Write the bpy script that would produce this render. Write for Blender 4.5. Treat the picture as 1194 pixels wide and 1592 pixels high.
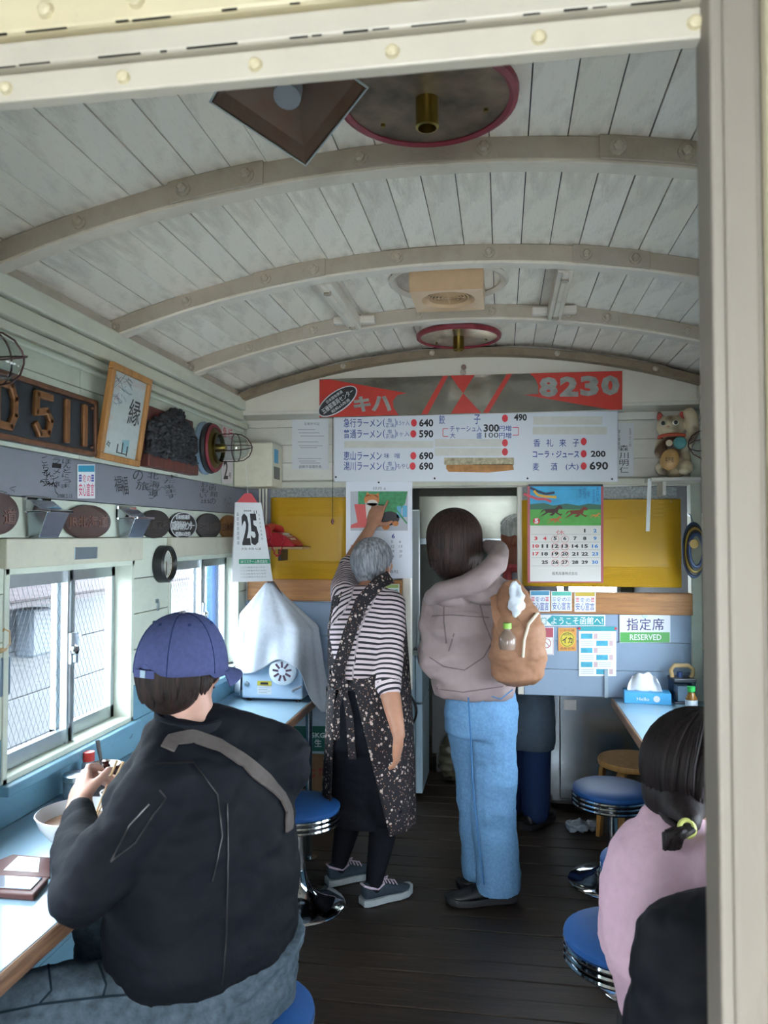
import bpy, bmesh, math, random
from mathutils import Vector, Matrix, noise, Euler
V = Vector
random.seed(7)
for o in list(bpy.data.objects): bpy.data.objects.remove(o, do_unlink=True)
SC = bpy.context.scene
COL = SC.collection
PI = math.pi

# ---------------------------------------------------------------- camera
F, CX, CY, H = 1200.0, 597.0, 796.0, 1.55
YAW, PIT = math.radians(8.6708), math.radians(1.6987)
FWD = V((-math.sin(YAW)*math.cos(PIT), math.cos(YAW)*math.cos(PIT), math.sin(PIT)))
RGT = V((math.cos(YAW), math.sin(YAW), 0)); UPV = RGT.cross(FWD)
EYE = V((0, 0, H))
cam_d = bpy.data.cameras.new('camera'); cam = bpy.data.objects.new('camera', cam_d); COL.objects.link(cam)
cam_d.sensor_fit = 'HORIZONTAL'; cam_d.sensor_width = 36.0; cam_d.lens = 36.0*F/1194.0
cam_d.clip_start = 0.02
cam.matrix_world = Matrix.Translation(EYE) @ Matrix((RGT, UPV, -FWD)).transposed().to_4x4()
cam_d.dof.use_dof = True; cam_d.dof.focus_distance = 3.2; cam_d.dof.aperture_fstop = 11.0
SC.camera = cam
# ---------------------------------------------------------------- world, lights, exposure
w = bpy.data.worlds.new('World'); SC.world = w; w.use_nodes = True
bg = w.node_tree.nodes['Background']; bg.inputs[0].default_value = (0.87, 0.94, 1.0, 1); bg.inputs[1].default_value = 20.0
SC.view_settings.view_transform = 'Standard'; SC.view_settings.look = 'None'
SC.view_settings.exposure = 0.22; SC.view_settings.gamma = 1.0; SC.view_settings.use_curve_mapping = False
try:
    SC.cycles.use_denoising = True
    SC.cycles.max_bounces = 10; SC.cycles.diffuse_bounces = 6; SC.cycles.transparent_max_bounces = 16
    SC.cycles.sample_clamp_indirect = 6.0
except Exception: pass
def area_light(name, loc, target, sx, sy, power, col=(1, 1, 1)):
    l = bpy.data.lights.new(name, 'AREA'); l.shape = 'RECTANGLE'; l.size = sx; l.size_y = sy; l.energy = power; l.color = col
    o = bpy.data.objects.new(name, l); COL.objects.link(o); o.location = loc
    o.rotation_euler = (V(target)-V(loc)).to_track_quat('-Z', 'Y').to_euler(); return o
# daylight: open doorway behind the camera, and the fluorescent tube of the kitchen
area_light('kitchen_tube_light', (-0.35, 4.55, 2.2), (-0.35, 4.55, 0), 1.0, 0.1, 5, (0.93, 1.0, 0.97))

# ---------------------------------------------------------------- pixel helpers (1194 x 1592 frame): a pixel gives a ray, the plane gives the depth
def ray(x, y): return RGT*((x-CX)/F) - UPV*((y-CY)/F) + FWD
def Wy(x, y, Y): d = ray(x, y); return EYE + d*(Y/d.y)
def Wx(x, y, X): d = ray(x, y); return EYE + d*(X/d.x)
def Wz(x, y, Z): d = ray(x, y); return EYE + d*((Z-H)/d.z)

# ---------------------------------------------------------------- materials
MATS = {}
def _nt(name):
    m = bpy.data.materials.new(name); m.use_nodes = True
    return m, m.node_tree, m.node_tree.nodes['Principled BSDF']
def rgb(h):
    h = h.lstrip('#'); c = [int(h[i:i+2], 16)/255 for i in (0, 2, 4)]
    return tuple(x/12.92 if x <= .04045 else ((x+.055)/1.055)**2.4 for x in c) + (1,)
def C(c): return rgb(c) if isinstance(c, str) else (tuple(c)+(1,))[:4]
def node(t, kind, **kw):
    n = t.nodes.new(kind)
    for k, v in kw.items():
        if k.startswith('i_'): n.inputs[int(k[2:]) if k[2:].isdigit() else k[2:]].default_value = v
        else: setattr(n, k, v)
    return n
def ramp(t, fac, stops):
    r = t.nodes.new('ShaderNodeValToRGB'); e = r.color_ramp.elements
    while len(e) < len(stops): e.new(0.5)
    for k, (p, c) in enumerate(stops): e[k].position = p; e[k].color = C(c)
    t.links.new(fac, r.inputs[0]); return r
def mixc(t, fac, a, b, blend='MIX'):
    m = t.nodes.new('ShaderNodeMix'); m.data_type = 'RGBA'; m.blend_type = blend
    for sock, v in ((m.inputs[0], fac), (m.inputs[6], a), (m.inputs[7], b)):
        if hasattr(v, 'is_linked') or isinstance(v, bpy.types.NodeSocket): t.links.new(v, sock)
        elif isinstance(v, (int, float)): sock.default_value = v
        else: sock.default_value = C(v)
    return m.outputs[2]
def noise_tex(t, scale, detail=4, rough=.55, stretch=None, coord='Object', rot=None):
    tc = t.nodes.new('ShaderNodeTexCoord'); mp = t.nodes.new('ShaderNodeMapping')
    if stretch: mp.inputs['Scale'].default_value = stretch
    if rot: mp.inputs['Rotation'].default_value = rot
    t.links.new(tc.outputs[coord], mp.inputs[0])
    n = t.nodes.new('ShaderNodeTexNoise'); n.inputs['Scale'].default_value = scale
    n.inputs['Detail'].default_value = detail; n.inputs['Roughness'].default_value = rough
    t.links.new(mp.outputs[0], n.inputs[0]); return n
def bump(t, b, h, strength=.2, dist=.01):
    n = t.nodes.new('ShaderNodeBump'); n.inputs['Strength'].default_value = strength; n.inputs['Distance'].default_value = dist
    t.links.new(h, n.inputs['Height']); t.links.new(n.outputs[0], b.inputs['Normal'])
def plain(name, col, rough=.5, metal=0., var=.0, bmp=0., scale=30, spec=None, coat=0.):
    if name in MATS: return MATS[name]
    m, t, b = _nt(name); b.inputs['Roughness'].default_value = rough; b.inputs['Metallic'].default_value = metal
    b.inputs['Base Color'].default_value = C(col)
    if spec is not None: b.inputs['Specular IOR Level'].default_value = spec
    if coat: b.inputs['Coat Weight'].default_value = coat
    if var or bmp:
        n = noise_tex(t, scale)
        if var:
            c = C(col); d = tuple(x*(1-var) for x in c[:3]); e = tuple(min(1, x*(1+var)) for x in c[:3])
            r = ramp(t, n.outputs[0], [(.3, d), (.7, e)]); t.links.new(r.outputs[0], b.inputs['Base Color'])
        if bmp: bump(t, b, n.outputs[0], bmp, .004)
    MATS[name] = m; return m
def paint(name, col, dirt='#6b5a48', amount=.35, scale=9, stretch=None, rough=.55, grain=None, bmp=.25, rnd=.08, chips=None):
    """old brush paint: tone varies from piece to piece, grime patches, fine brush relief, optional chips"""
    if name in MATS: return MATS[name]
    m, t, b = _nt(name); b.inputs['Roughness'].default_value = rough
    oi = t.nodes.new('ShaderNodeObjectInfo')
    n1 = noise_tex(t, scale, 6, .65, stretch)
    n2 = noise_tex(t, scale*6, 5, .7, grain or stretch)
    c = C(col); hue = (1.0, 1.0-rnd*.25, 1.0-rnd*.9)
    base = ramp(t, oi.outputs['Random'], [(0, tuple(x*(1-rnd) for x in c[:3])), (.5, tuple(min(1, x*h) for x, h in zip(c[:3], hue))), (1, tuple(min(1, x*(1+rnd)) for x in c[:3]))])
    f1 = ramp(t, n1.outputs[0], [(.48, (0, 0, 0)), (.78, (amount,)*3)])
    col1 = mixc(t, f1.outputs[0], base.outputs[0], dirt)
    f2 = ramp(t, n2.outputs[0], [(.60, (0, 0, 0)), (.80, (amount*.8,)*3)])
    col2 = mixc(t, f2.outputs[0], col1, dirt)
    if chips:
        n3 = noise_tex(t, scale*3.1, 3, .6, (1, 1, 1))
        f3 = ramp(t, n3.outputs[0], [(.70, (0, 0, 0)), (.72, (1, 1, 1))])
        col2 = mixc(t, f3.outputs[0], col2, chips)
    t.links.new(col2, b.inputs['Base Color']); bump(t, b, n2.outputs[0], bmp, .004)
    MATS[name] = m; return m
def wood(name, c1, c2, stretch=(1, 14, 14), scale=6, rough=.5, bmp=.2, rnd=.15):
    if name in MATS: return MATS[name]
    m, t, b = _nt(name); b.inputs['Roughness'].default_value = rough
    oi = t.nodes.new('ShaderNodeObjectInfo')
    n = noise_tex(t, scale, 8, .7, stretch); r = ramp(t, n.outputs[0], [(.3, c1), (.7, c2)])
    d = ramp(t, oi.outputs['Random'], [(0, (1-rnd,)*3), (1, (1, 1, 1))])
    t.links.new(mixc(t, 1.0, r.outputs[0], d.outputs[0], 'MULTIPLY'), b.inputs['Base Color']); bump(t, b, n.outputs[0], bmp, .004)
    MATS[name] = m; return m
def metal(name, col, rough=.15, var=.1, bmp=.0, scale=8):
    m = plain(name, col, rough, 1.0, var, bmp, scale); return m
def glass(name, tint=(1, 1, 1), gloss=.10, rough=.02):
    if name in MATS: return MATS[name]
    m, t, b = _nt(name); t.nodes.remove(b); out = t.nodes['Material Output']
    tr = node(t, 'ShaderNodeBsdfTransparent'); tr.inputs[0].default_value = C(tint)
    gl = node(t, 'ShaderNodeBsdfGlossy'); gl.inputs['Roughness'].default_value = rough
    lw = node(t, 'ShaderNodeLayerWeight'); lw.inputs[0].default_value = .5
    pw_ = node(t, 'ShaderNodeMath', operation='POWER'); pw_.inputs[1].default_value = 4.0
    mx = node(t, 'ShaderNodeMixShader')
    ad = node(t, 'ShaderNodeMath', operation='MULTIPLY_ADD'); ad.inputs[1].default_value = .55; ad.inputs[2].default_value = gloss*.5; ad.use_clamp = True
    t.links.new(lw.outputs['Facing'], pw_.inputs[0]); t.links.new(pw_.outputs[0], ad.inputs[0]); t.links.new(ad.outputs[0], mx.inputs[0])
    t.links.new(tr.outputs[0], mx.inputs[1]); t.links.new(gl.outputs[0], mx.inputs[2]); t.links.new(mx.outputs[0], out.inputs[0])
    MATS[name] = m; return m
def fabric(name, col, var=.12, scale=60, bmp=.25, rough=.85, sheen=.0, wrinkle=.0):
    sheen = 0.
    if name in MATS: return MATS[name]
    m, t, b = _nt(name); b.inputs['Roughness'].default_value = rough; b.inputs['Sheen Weight'].default_value = sheen
    b.inputs['Specular IOR Level'].default_value = .12
    n = noise_tex(t, scale, 5, .6); n2 = noise_tex(t, 7, 3, .5)
    c = C(col); r = ramp(t, n.outputs[0], [(.3, tuple(x*(1-var) for x in c[:3])), (.7, tuple(min(1, x*(1+var)) for x in c[:3]))])
    t.links.new(r.outputs[0], b.inputs['Base Color'])
    if wrinkle:
        mx = node(t, 'ShaderNodeMath', operation='MULTIPLY_ADD'); mx.inputs[1].default_value = 6.0
        t.links.new(n2.outputs[0], mx.inputs[0]); t.links.new(n.outputs[0], mx.inputs[2]); bump(t, b, mx.outputs[0], wrinkle, .006)
    else: bump(t, b, n.outputs[0], bmp, .002)
    MATS[name] = m; return m

# ---------------------------------------------------------------- mesh builder
class MB:
    def __init__(s): s.v = []; s.f = []; s.m = []; s.cur = 0; s.runs = []
    def add(s, vs, fs, M=None):
        o = len(s.v); s.v += [(M @ V(p)) if M else V(p) for p in vs]
        s.f += [tuple(i+o for i in f) for f in fs]; s.m += [s.cur]*len(fs); return s
    def box(s, c, d, rot=None, taper=None):
        x, y, z = (k/2 for k in d); tx, ty = taper or (1, 1)
        vs = [V((-x, -y, -z)), V((x, -y, -z)), V((x, y, -z)), V((-x, y, -z)), V((-x*tx, -y*ty, z)), V((x*tx, -y*ty, z)), V((x*tx, y*ty, z)), V((-x*tx, y*ty, z))]
        R = Euler(rot).to_matrix() if rot is not None else Matrix.Identity(3)
        return s.add([R @ p + V(c) for p in vs], [(0, 3, 2, 1), (4, 5, 6, 7), (0, 1, 5, 4), (1, 2, 6, 5), (2, 3, 7, 6), (3, 0, 4, 7)])
    def b2(s, lo, hi):
        lo, hi = V(lo), V(hi); a = V((min(lo[i], hi[i]) for i in range(3))); b = V((max(lo[i], hi[i]) for i in range(3)))
        return s.box((a+b)/2, b-a)
    def rings(s, rs, cap0=True, cap1=True, closed=False):
        n = len(rs[0]); vs = [p for r in rs for p in r]; fs = []
        L = len(rs); K = L if closed else L-1
        for i in range(K):
            a, b = i*n, ((i+1) % L)*n
            for j in range(n): fs.append((a+j, a+(j+1) % n, b+(j+1) % n, b+j))
        if not closed:
            if cap0: fs.append(tuple(reversed(range(n))))
            if cap1: fs.append(tuple(range((L-1)*n, L*n)))
        return s.add(vs, fs)
    def tube(s, pts, r, n=8, closed=False, flat=None):
        pts = [V(p) for p in pts]; L = len(pts); rs = []
        rr = r if isinstance(r, (list, tuple)) else [r]*L
        prev = None
        for i in range(L):
            a = pts[(i-1) % L] if (closed or i > 0) else pts[i]; b = pts[(i+1) % L] if (closed or i < L-1) else pts[i]
            t = (b-a); t = t.normalized() if t.length > 1e-9 else V((0, 0, 1))
            if prev is None:
                u = t.orthogonal().normalized()
            else:
                u = prev - t*prev.dot(t); u = u.normalized() if u.length > 1e-6 else t.orthogonal().normalized()
            prev = u; w_ = t.cross(u)
            rs.append([pts[i] + u*(rr[i]*math.cos(2*PI*k/n)) + w_*(rr[i]*(flat or 1)*math.sin(2*PI*k/n)) for k in range(n)])
        return s.rings(rs, closed=closed)
    def cyl(s, p0, p1, r0, r1=None, n=16): return s.tube([p0, p1], [r0, r0 if r1 is None else r1], n)
    def lathe(s, prof, o=(0, 0, 0), n=24, axis='z', M=None):
        rs = []
        for r, h in prof:
            ring = []
            for k in range(n):
                a = 2*PI*k/n; p = V((r*math.cos(a), r*math.sin(a), h))
                if axis == 'y': p = V((p.x, -p.z, p.y))
                if axis == 'x': p = V((p.z, p.x, p.y))
                p = p+V(o)
                ring.append(M @ p if M else p)
            rs.append(ring)
        return s.rings(rs)
    def ell(s, c, r, n=16, m=10, rot=None):
        if isinstance(r, (int, float)): r = (r, r, r)
        R = Euler(rot).to_matrix() if rot is not None else Matrix.Identity(3); rs = []
        for i in range(m+1):
            p = -PI/2 + PI*i/m; cp = max(math.cos(p), 1e-3)
            rs.append([R @ V((r[0]*cp*math.cos(2*PI*k/n), r[1]*cp*math.sin(2*PI*k/n), r[2]*math.sin(p))) + V(c) for k in range(n)])
        return s.rings(rs)
    def prism(s, poly, d, M=None, z0=0.):
        n = len(poly); vs = [V((x, y, z0)) for x, y in poly]+[V((x, y, z0+d)) for x, y in poly]
        fs = [tuple(reversed(range(n))), tuple(range(n, 2*n))]+[(i, (i+1) % n, n+(i+1) % n, n+i) for i in range(n)]
        return s.add(vs, fs, M)
    def grid(s, fn, nu, nv, closed_u=False):
        vs = [V(fn(i/(nu if closed_u else nu-1), j/(nv-1))) for j in range(nv) for i in range(nu)]; fs = []
        for j in range(nv-1):
            for i in range(nu if closed_u else nu-1):
                i2 = (i+1) % nu; fs.append((j*nu+i, j*nu+i2, (j+1)*nu+i2, (j+1)*nu+i))
        return s.add(vs, fs)
    def mesh(s, name, inv=None):
        me = bpy.data.meshes.new(name)
        me.from_pydata([(inv @ p) if inv else p for p in s.v], [], s.f); me.update(); return me
    def build(s, name, mat, parent=None, smooth=False, bevel=0, world=False, label=None, angle=40, subsurf=0, solid=0):
        inv = MW[parent.name].inverted() if (world and parent is not None) else None
        me = s.mesh(name, inv); return finish(me, name, mat, parent, smooth, bevel, label, angle, subsurf, solid, s.m)
MW = {}
def finish(me, name, mat, parent=None, smooth=False, bevel=0, label=None, angle=40, subsurf=0, solid=0, midx=None):
    o = bpy.data.objects.new(name, me); COL.objects.link(o)
    mats = mat if isinstance(mat, (list, tuple)) else [mat]
    for q in mats: me.materials.append(q)
    if midx and max(midx) > 0: me.polygons.foreach_set('material_index', midx)
    if smooth:
        me.polygons.foreach_set('use_smooth', [True]*len(me.polygons))
        try: me.set_sharp_from_angle(angle=math.radians(angle))
        except Exception: pass
    if parent is not None:
        o.parent = parent; MW[o.name] = MW.get(parent.name, Matrix.Identity(4)).copy()
    else: MW[o.name] = Matrix.Identity(4)
    if bevel:
        b = o.modifiers.new('bevel', 'BEVEL'); b.width = bevel; b.segments = 2; b.limit_method = 'ANGLE'
    if solid:
        b = o.modifiers.new('solid', 'SOLIDIFY'); b.thickness = solid; b.offset = 0
    if subsurf:
        b = o.modifiers.new('sub', 'SUBSURF'); b.levels = b.render_levels = subsurf
    if label: o['label'] = label
    return o
def thing(name, label, cat, M=None, loc=None, rz=0., group=None):
    o = bpy.data.objects.new(name, None); COL.objects.link(o); o.empty_display_size = .05
    if M is None: M = Matrix.Translation(V(loc or (0, 0, 0))) @ Matrix.Rotation(rz, 4, 'Z')
    o.matrix_world = M; MW[o.name] = M.copy()
    o['label'] = label; o['category'] = cat
    if group: o['group'] = group
    return o
def tag(o, label, cat, group=None):
    o['label'] = label; o['category'] = cat
    if group: o['group'] = group
    return o
def struct(name, mb=None, mat=None, **kw):
    if mb is None:
        o = bpy.data.objects.new(name, None); COL.objects.link(o); MW[o.name] = Matrix.Identity(4)
    else: o = mb.build(name, mat, **kw)
    o['kind'] = 'structure'; return o
def inst(me, name, parent, M=None):
    o = bpy.data.objects.new(name, me); COL.objects.link(o); o.parent = parent
    if M is not None: o.matrix_local = M
    MW[o.name] = MW.get(parent.name, Matrix.Identity(4)) @ (M or Matrix.Identity(4)); return o
def dup(root, M, label=None, group=None):
    r = root.copy(); COL.objects.link(r); r.matrix_world = M; MW[r.name] = M.copy()
    if label: r['label'] = label
    if group: r['group'] = group
    for ch in list(root.children):
        c = ch.copy(); COL.objects.link(c); c.parent = r
        for g in ch.children:
            d = g.copy(); COL.objects.link(d); d.parent = c
    return r

# ---------------------------------------------------------------- lettering
_TC = {}
def glyphs(s, bold=0.0, sp=1.0):
    if any(ord(ch) >= 0x4E00 for ch in s): bold = min(bold, .007)
    k = (s, bold, sp)
    if k in _TC: return _TC[k]
    cu = bpy.data.curves.new('t', 'FONT'); cu.body = s; cu.size = 1.0; cu.resolution_u = 2; cu.fill_mode = 'FRONT'; cu.offset = bold; cu.space_character = sp
    ob = bpy.data.objects.new('t', cu); COL.objects.link(ob)
    me = bpy.data.meshes.new_from_object(ob)
    vs = [(v.co.x, v.co.y) for v in me.vertices]; fs = [tuple(p.vertices) for p in me.polygons]
    bpy.data.objects.remove(ob); bpy.data.curves.remove(cu); bpy.data.meshes.remove(me)
    _TC[k] = (vs, fs); return vs, fs
class Panel:
    """flat thing on a plane; local x right, y up, z out of the plane towards the room; px() maps a photo pixel to local x, y"""
    def __init__(s, plane, val, px0, py0, name, label, cat, group=None, M=None, as_part_of=None):
        s.pl, s.val = plane, val
        o = s.world(px0, py0)
        if M is None:
            if plane == 'y': R = Matrix(((1, 0, 0), (0, 0, -1), (0, 1, 0)))
            else: R = Matrix(((0, 0, 1), (1, 0, 0), (0, 1, 0)))
            M = Matrix.Translation(o) @ R.to_4x4()
        s.M = M; s.Mi = M.inverted()
        s.t = as_part_of or thing(name, label, cat, M=M, group=group); s.k = 0
    def world(s, x, y): return Wy(x, y, s.val) if s.pl == 'y' else Wx(x, y, s.val)
    def p(s, x, y): q = s.Mi @ s.world(x, y); return (q.x, q.y)
    def rect(s, x0, y0, x1, y1, z=0, d=.003, m=None):
        m = m or MB(); m.prism([s.p(x0, y1), s.p(x1, y1), s.p(x1, y0), s.p(x0, y0)], d, z0=z); return m
    def poly(s, pts, z=0, d=.003, m=None):
        m = m or MB(); q = [s.p(*a) for a in pts]
        if sum(q[i][0]*q[(i+1) % len(q)][1]-q[(i+1) % len(q)][0]*q[i][1] for i in range(len(q))) < 0: q.reverse()
        m.prism(q, d, z0=z); return m
    def ellipse(s, x, y, rx, ry, z=0, d=.003, m=None, n=24, rot=0.):
        c, sn = math.cos(rot), math.sin(rot)
        return s.poly([(x+rx*math.cos(2*PI*i/n)*c-ry*math.sin(2*PI*i/n)*sn, y+rx*math.cos(2*PI*i/n)*sn+ry*math.sin(2*PI*i/n)*c) for i in range(n)], z, d, m)
    def text(s, txt, x0, y0, x1, y1, z, m=None, bold=.02, rot=0., fit=True):
        """glyph run scaled to fill the pixel box"""
        m = m or MB(); vs, fs = glyphs(txt, bold)
        if not vs: return m
        ax = min(v[0] for v in vs); bx = max(v[0] for v in vs); ay = min(v[1] for v in vs); by = max(v[1] for v in vs)
        out = []
        cx, cy = (x0+x1)/2, (y0+y1)/2; c, sn = math.cos(rot), math.sin(rot)
        for v in vs:
            u = x0+(v[0]-ax)/max(bx-ax, 1e-6)*(x1-x0)-cx; q = y1-(v[1]-ay)/max(by-ay, 1e-6)*(y1-y0)-cy
            a = s.p(cx+u*c-q*sn, cy+u*sn+q*c); out.append(V((a[0], a[1], z)))
        m.runs.append((out, fs)); m.add(out, fs); return m
    def vtext(s, txt, x0, y0, x1, y1, z, m=None, bold=.01):
        m = m or MB(); n = len(txt); h = (y1-y0)/n
        for i, ch in enumerate(txt): s.text(ch, x0, y0+i*h, x1, y0+(i+.86)*h, z, m, bold)
        return m
    def line(s, pts, r, z, m=None):
        m = m or MB(); q = [s.p(*a) for a in pts]
        for a, b in zip(q, q[1:]):
            d = V((b[0]-a[0], b[1]-a[1])); L = d.length or 1e-6; nx, ny = -d.y/L*r, d.x/L*r
            m.add([(a[0]+nx, a[1]+ny, z), (a[0]-nx, a[1]-ny, z), (b[0]-nx, b[1]-ny, z), (b[0]+nx, b[1]+ny, z)], [(0, 1, 2, 3)])
        return m
    def ring(s, x, y, rx, ry, r, z, m=None, n=20): return s.line([(x+rx*math.cos(2*PI*i/n), y+ry*math.sin(2*PI*i/n)) for i in range(n+1)], r, z, m)
    def part(s, name, m, mat, **kw): return m.build(name, mat, s.t, **kw)
    def words(s, name, m, mat):
        for out, fs in m.runs: MB().add(out, fs).build(name, mat, s.t)

# ---------------------------------------------------------------- soft bodies: lofts and rounded cones fused into one skin
def cone(m, p0, r0, p1, r1, n=14, flat=1.0):
    p0, p1 = V(p0), V(p1); ax = p1-p0
    L = ax.length; t = ax.normalized() if L > 1e-6 else V((0, 0, 1)); pts = []; rr = []
    for k in range(1, 5): a = PI/2*k/4; pts.append(p0-t*(r0*math.cos(a))); rr.append(max(r0*math.sin(a), .0008))
    for k in range(4, 0, -1): a = PI/2*k/4; pts.append(p1+t*(r1*math.cos(a))); rr.append(max(r1*math.sin(a), .0008))
    m.tube(pts, rr, n, flat=flat)
def chain(m, pts, radii, n=14):
    for i in range(len(pts)-1): cone(m, pts[i], radii[i], pts[i+1], radii[i+1], n)
def loft(m, secs, side, n=24, power=2.0):
    """secs: (centre, half width, half depth); side = unit vector of the width direction"""
    side = V(side).normalized(); rs = []
    cs = [V(c) for c, a, b in secs]
    for i, (c, a, b) in enumerate(secs):
        t = (cs[min(i+1, len(cs)-1)]-cs[max(i-1, 0)]).normalized(); u = (side-t*side.dot(t)).normalized(); f = t.cross(u)
        ring = []
        for k in range(n):
            q = 2*PI*k/n; cq, sq = math.cos(q), math.sin(q)
            ring.append(V(c)+u*(a*math.copysign(abs(cq)**(2/power), cq))+f*(b*math.copysign(abs(sq)**(2/power), sq)))
        rs.append(ring)
    m.rings(rs)
def skin(m, voxel=.008, smooth=4, fold=0., fscale=9., seed=0, factor=.5, cuts=()):
    me = m.mesh('tmp'); o = bpy.data.objects.new('tmp', me); COL.objects.link(o)
    r = o.modifiers.new('r', 'REMESH'); r.mode = 'VOXEL'; r.voxel_size = voxel
    if smooth: s_ = o.modifiers.new('s', 'SMOOTH'); s_.iterations = smooth; s_.factor = factor
    dg = bpy.context.evaluated_depsgraph_get()
    out = bpy.data.meshes.new_from_object(o.evaluated_get(dg)); bpy.data.objects.remove(o); bpy.data.meshes.remove(me)
    if fold:
        ns = [v.normal.copy() for v in out.vertices]
        for v, nn in zip(out.vertices, ns):
            p = v.co*fscale+V((seed*3.1, seed*1.7, seed)); q = V((p.x, p.y, p.z*2.0))
            v.co += nn*(fold*(noise.noise(q)*1.0+.6*abs(noise.noise(q*2.1))-.25))
    if cuts:
        bm = bmesh.new(); bm.from_mesh(out)
        for co, no, rad in cuts:
            co, no = V(co), V(no)
            kill = [f for f in bm.faces if (f.calc_center_median()-co).dot(no) < 0 and (rad is None or (f.calc_center_median()-co).length < rad)]
            bmesh.ops.delete(bm, geom=kill, context='FACES')
        bm.to_mesh(out); bm.free()
    out.update(); return out
def soft(me, name, mat, parent, bones=None, label=None):
    """link a fused mesh under its person; bones give the run-along coordinate used by stripes"""
    if bones:
        at = me.attributes.new('along', 'FLOAT', 'POINT'); vals = []
        for v in me.vertices:
            best = None
            for a, b, off in bones:
                d = b-a; L = d.length; k = max(0., min(1., (v.co-a).dot(d)/(L*L))); dd = (v.co-(a+d*k)).length
                if best is None or dd < best[0]: best = (dd, off+(v.co-a).dot(d)/L)
            vals.append(best[1])
        at.data.foreach_set('value', vals)
    Mi = MW[parent.name].inverted(); me.transform(Mi)
    return finish(me, name, mat, parent, smooth=True, angle=80, label=label)
def J(x, y, Y): return Wy(x, y, Y)
# ================================================================ palette
M_ceil = paint('white_ceiling_paint', '#efe8dd', '#8c7d6b', .58, 6, (2.2, .7, 2), .6, (5, .9, 5), .45, .07)
M_rib = paint('grey_rib_paint', '#a99e90', '#6b5a46', .45, 7, None, .55, None, .3, .05)
M_ribpale = paint('pale_rib_paint', '#d6cec2', '#8b7a63', .35, 7)
M_mint = paint('mint_wall_paint', '#cad2c4', '#7d8078', .30, 6, (1, .5, 1), .6, (1, .5, 2), .2, .05)
M_mould = paint('cream_moulding_paint', '#c9cabb', '#83796a', .35, 8, (1, .4, 1))
M_cream = paint('cream_board_paint', '#c4c4b4', '#7f7768', .30, 5)
M_grey = paint('grey_band_paint', '#7f828c', '#61646e', .25, 6, None, .5, None, .1, .0)
M_blue = paint('blue_wall_paint', '#6b97ad', '#3f5d70', .45, 7, (1, .5, 1), .5, None, .2, .06, '#41606f')
M_bluepanel = paint('blue_panel_paint', '#8497ad', '#5d6f85', .25, 4, None, .5, None, .15, .05)
M_whitewall = paint('white_wall_paint', '#d0cdc4', '#8f887b', .30, 5, (.6, 1, 1), .55, None, .2, .05)
M_gable = paint('gable_paint', '#d3cec2', '#988b78', .30, 4, (.6, 1, 1))
M_oldwood = paint('dirty_brown_arch', '#7a6a57', '#3c3025', .6, 12, None, .7)
M_lintel = paint('cream_lintel_paint', '#d6cba8', '#8a7a5d', .25, 6, (1, 1, 1), .45, None, .15, .03)
M_lintel2 = paint('pale_lintel_paint', '#c6c0b0', '#8a8272', .25, 6, (1, 1, 1), .45, None, .15, .03)
M_post = paint('grey_post_paint', '#8d867c', '#5f564c', .3, 6, (1, 1, .3))
M_post2 = paint('cream_post_paint', '#a9a28c', '#6d6455', .3, 6, (1, 1, .3))
M_floor = wood('dark_floor_wood', '#15110d', '#46382d', (1.2, 22, 10), 4, .48, .35, .45)
M_dark = plain('dark_gap', '#14110f', .9)
M_rail = wood('orange_rail_wood', '#8a5a30', '#b9824a', (1, 10, 14), 5, .5, .15)
M_alu = metal('aluminium', '#c9d2d6', .35, .08)
M_alud = metal('dull_aluminium', '#9fb0ba', .4, .1)
M_chrome = metal('chrome', '#dfe3e8', .08, .05)
M_steel = metal('stainless', '#9fa8ae', .22, .15, .02, 5)
M_pane = glass('window_glass', (.95, .98, 1.0), .05)
M_clear = glass('clear_glass', (.97, .99, .98), .08)
M_wire = plain('wire_grey', '#5b6168', .5, .6)
M_bolt = paint('bolt_paint', '#aea393', '#54432f', .6, 60, None, .5)
M_white = plain('white_plastic', '#dcdcd6', .4)
M_offw = plain('offwhite_plastic', '#c9c5b4', .45, 0, .05)
M_black = plain('black_plastic', '#17181a', .4)
M_paper = plain('white_paper', '#dcdedf', .7, 0, .03)
M_ink = plain('black_ink', '#1b1a1e', .6)
M_inkgrey = plain('grey_ink', '#6c6f78', .6)
M_inkblue = plain('blue_ink', '#243a86', .6)
M_inkred = plain('red_ink', '#c8303a', .6)
M_lamin = plain('counter_laminate', '#8caabc', .22, 0, .04, 0, 5, None, .3)
M_edge = wood('worn_edge_wood', '#4a3126', '#a07a5c', (14, 1, 14), 4, .5, .2)
M_brass = metal('brass', '#8d7a3f', .35, .2)
M_redrim = plain('red_rubber_rim', '#7c2430', .5, 0, .15)

# ================================================================ shell dimensions (metres)
XL, XR, YN, YP, YE = -1.33, 0.95, 0.70, 3.90, 6.0
CXA = -0.166
def arch(x, dz=0.): return 2.44 - .1487*(x-CXA)**2 + dz      # height of the rib bolts
PLK = .027                                                       # planks lie this far above the bolts
# ---- floor
fl = struct('floor', MB().b2((XL-.1, .35, -.06), (XR+.1, YE, -.03)), M_dark)
y = .40; k = 0; shared = {}
while y < YE-.02:
    wd = (.098, .112, .105, .118)[k % 4]
    me = MB().box((0, 0, 0), (XR-XL, wd-.0035, .028)).mesh('plank') if wd not in shared else shared[wd]
    if wd not in shared: shared[wd] = me; me.materials.append(M_floor)
    gap = .006 if abs(y-3.5) < .06 else 0
    o = inst(me, 'plank', fl, Matrix.Translation(((XL+XR)/2, y+wd/2+gap, -.016+.0015*math.sin(k*2.3))))
    o.modifiers.new('b', 'BEVEL').width = .002
    y += wd+gap; k += 1
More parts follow.
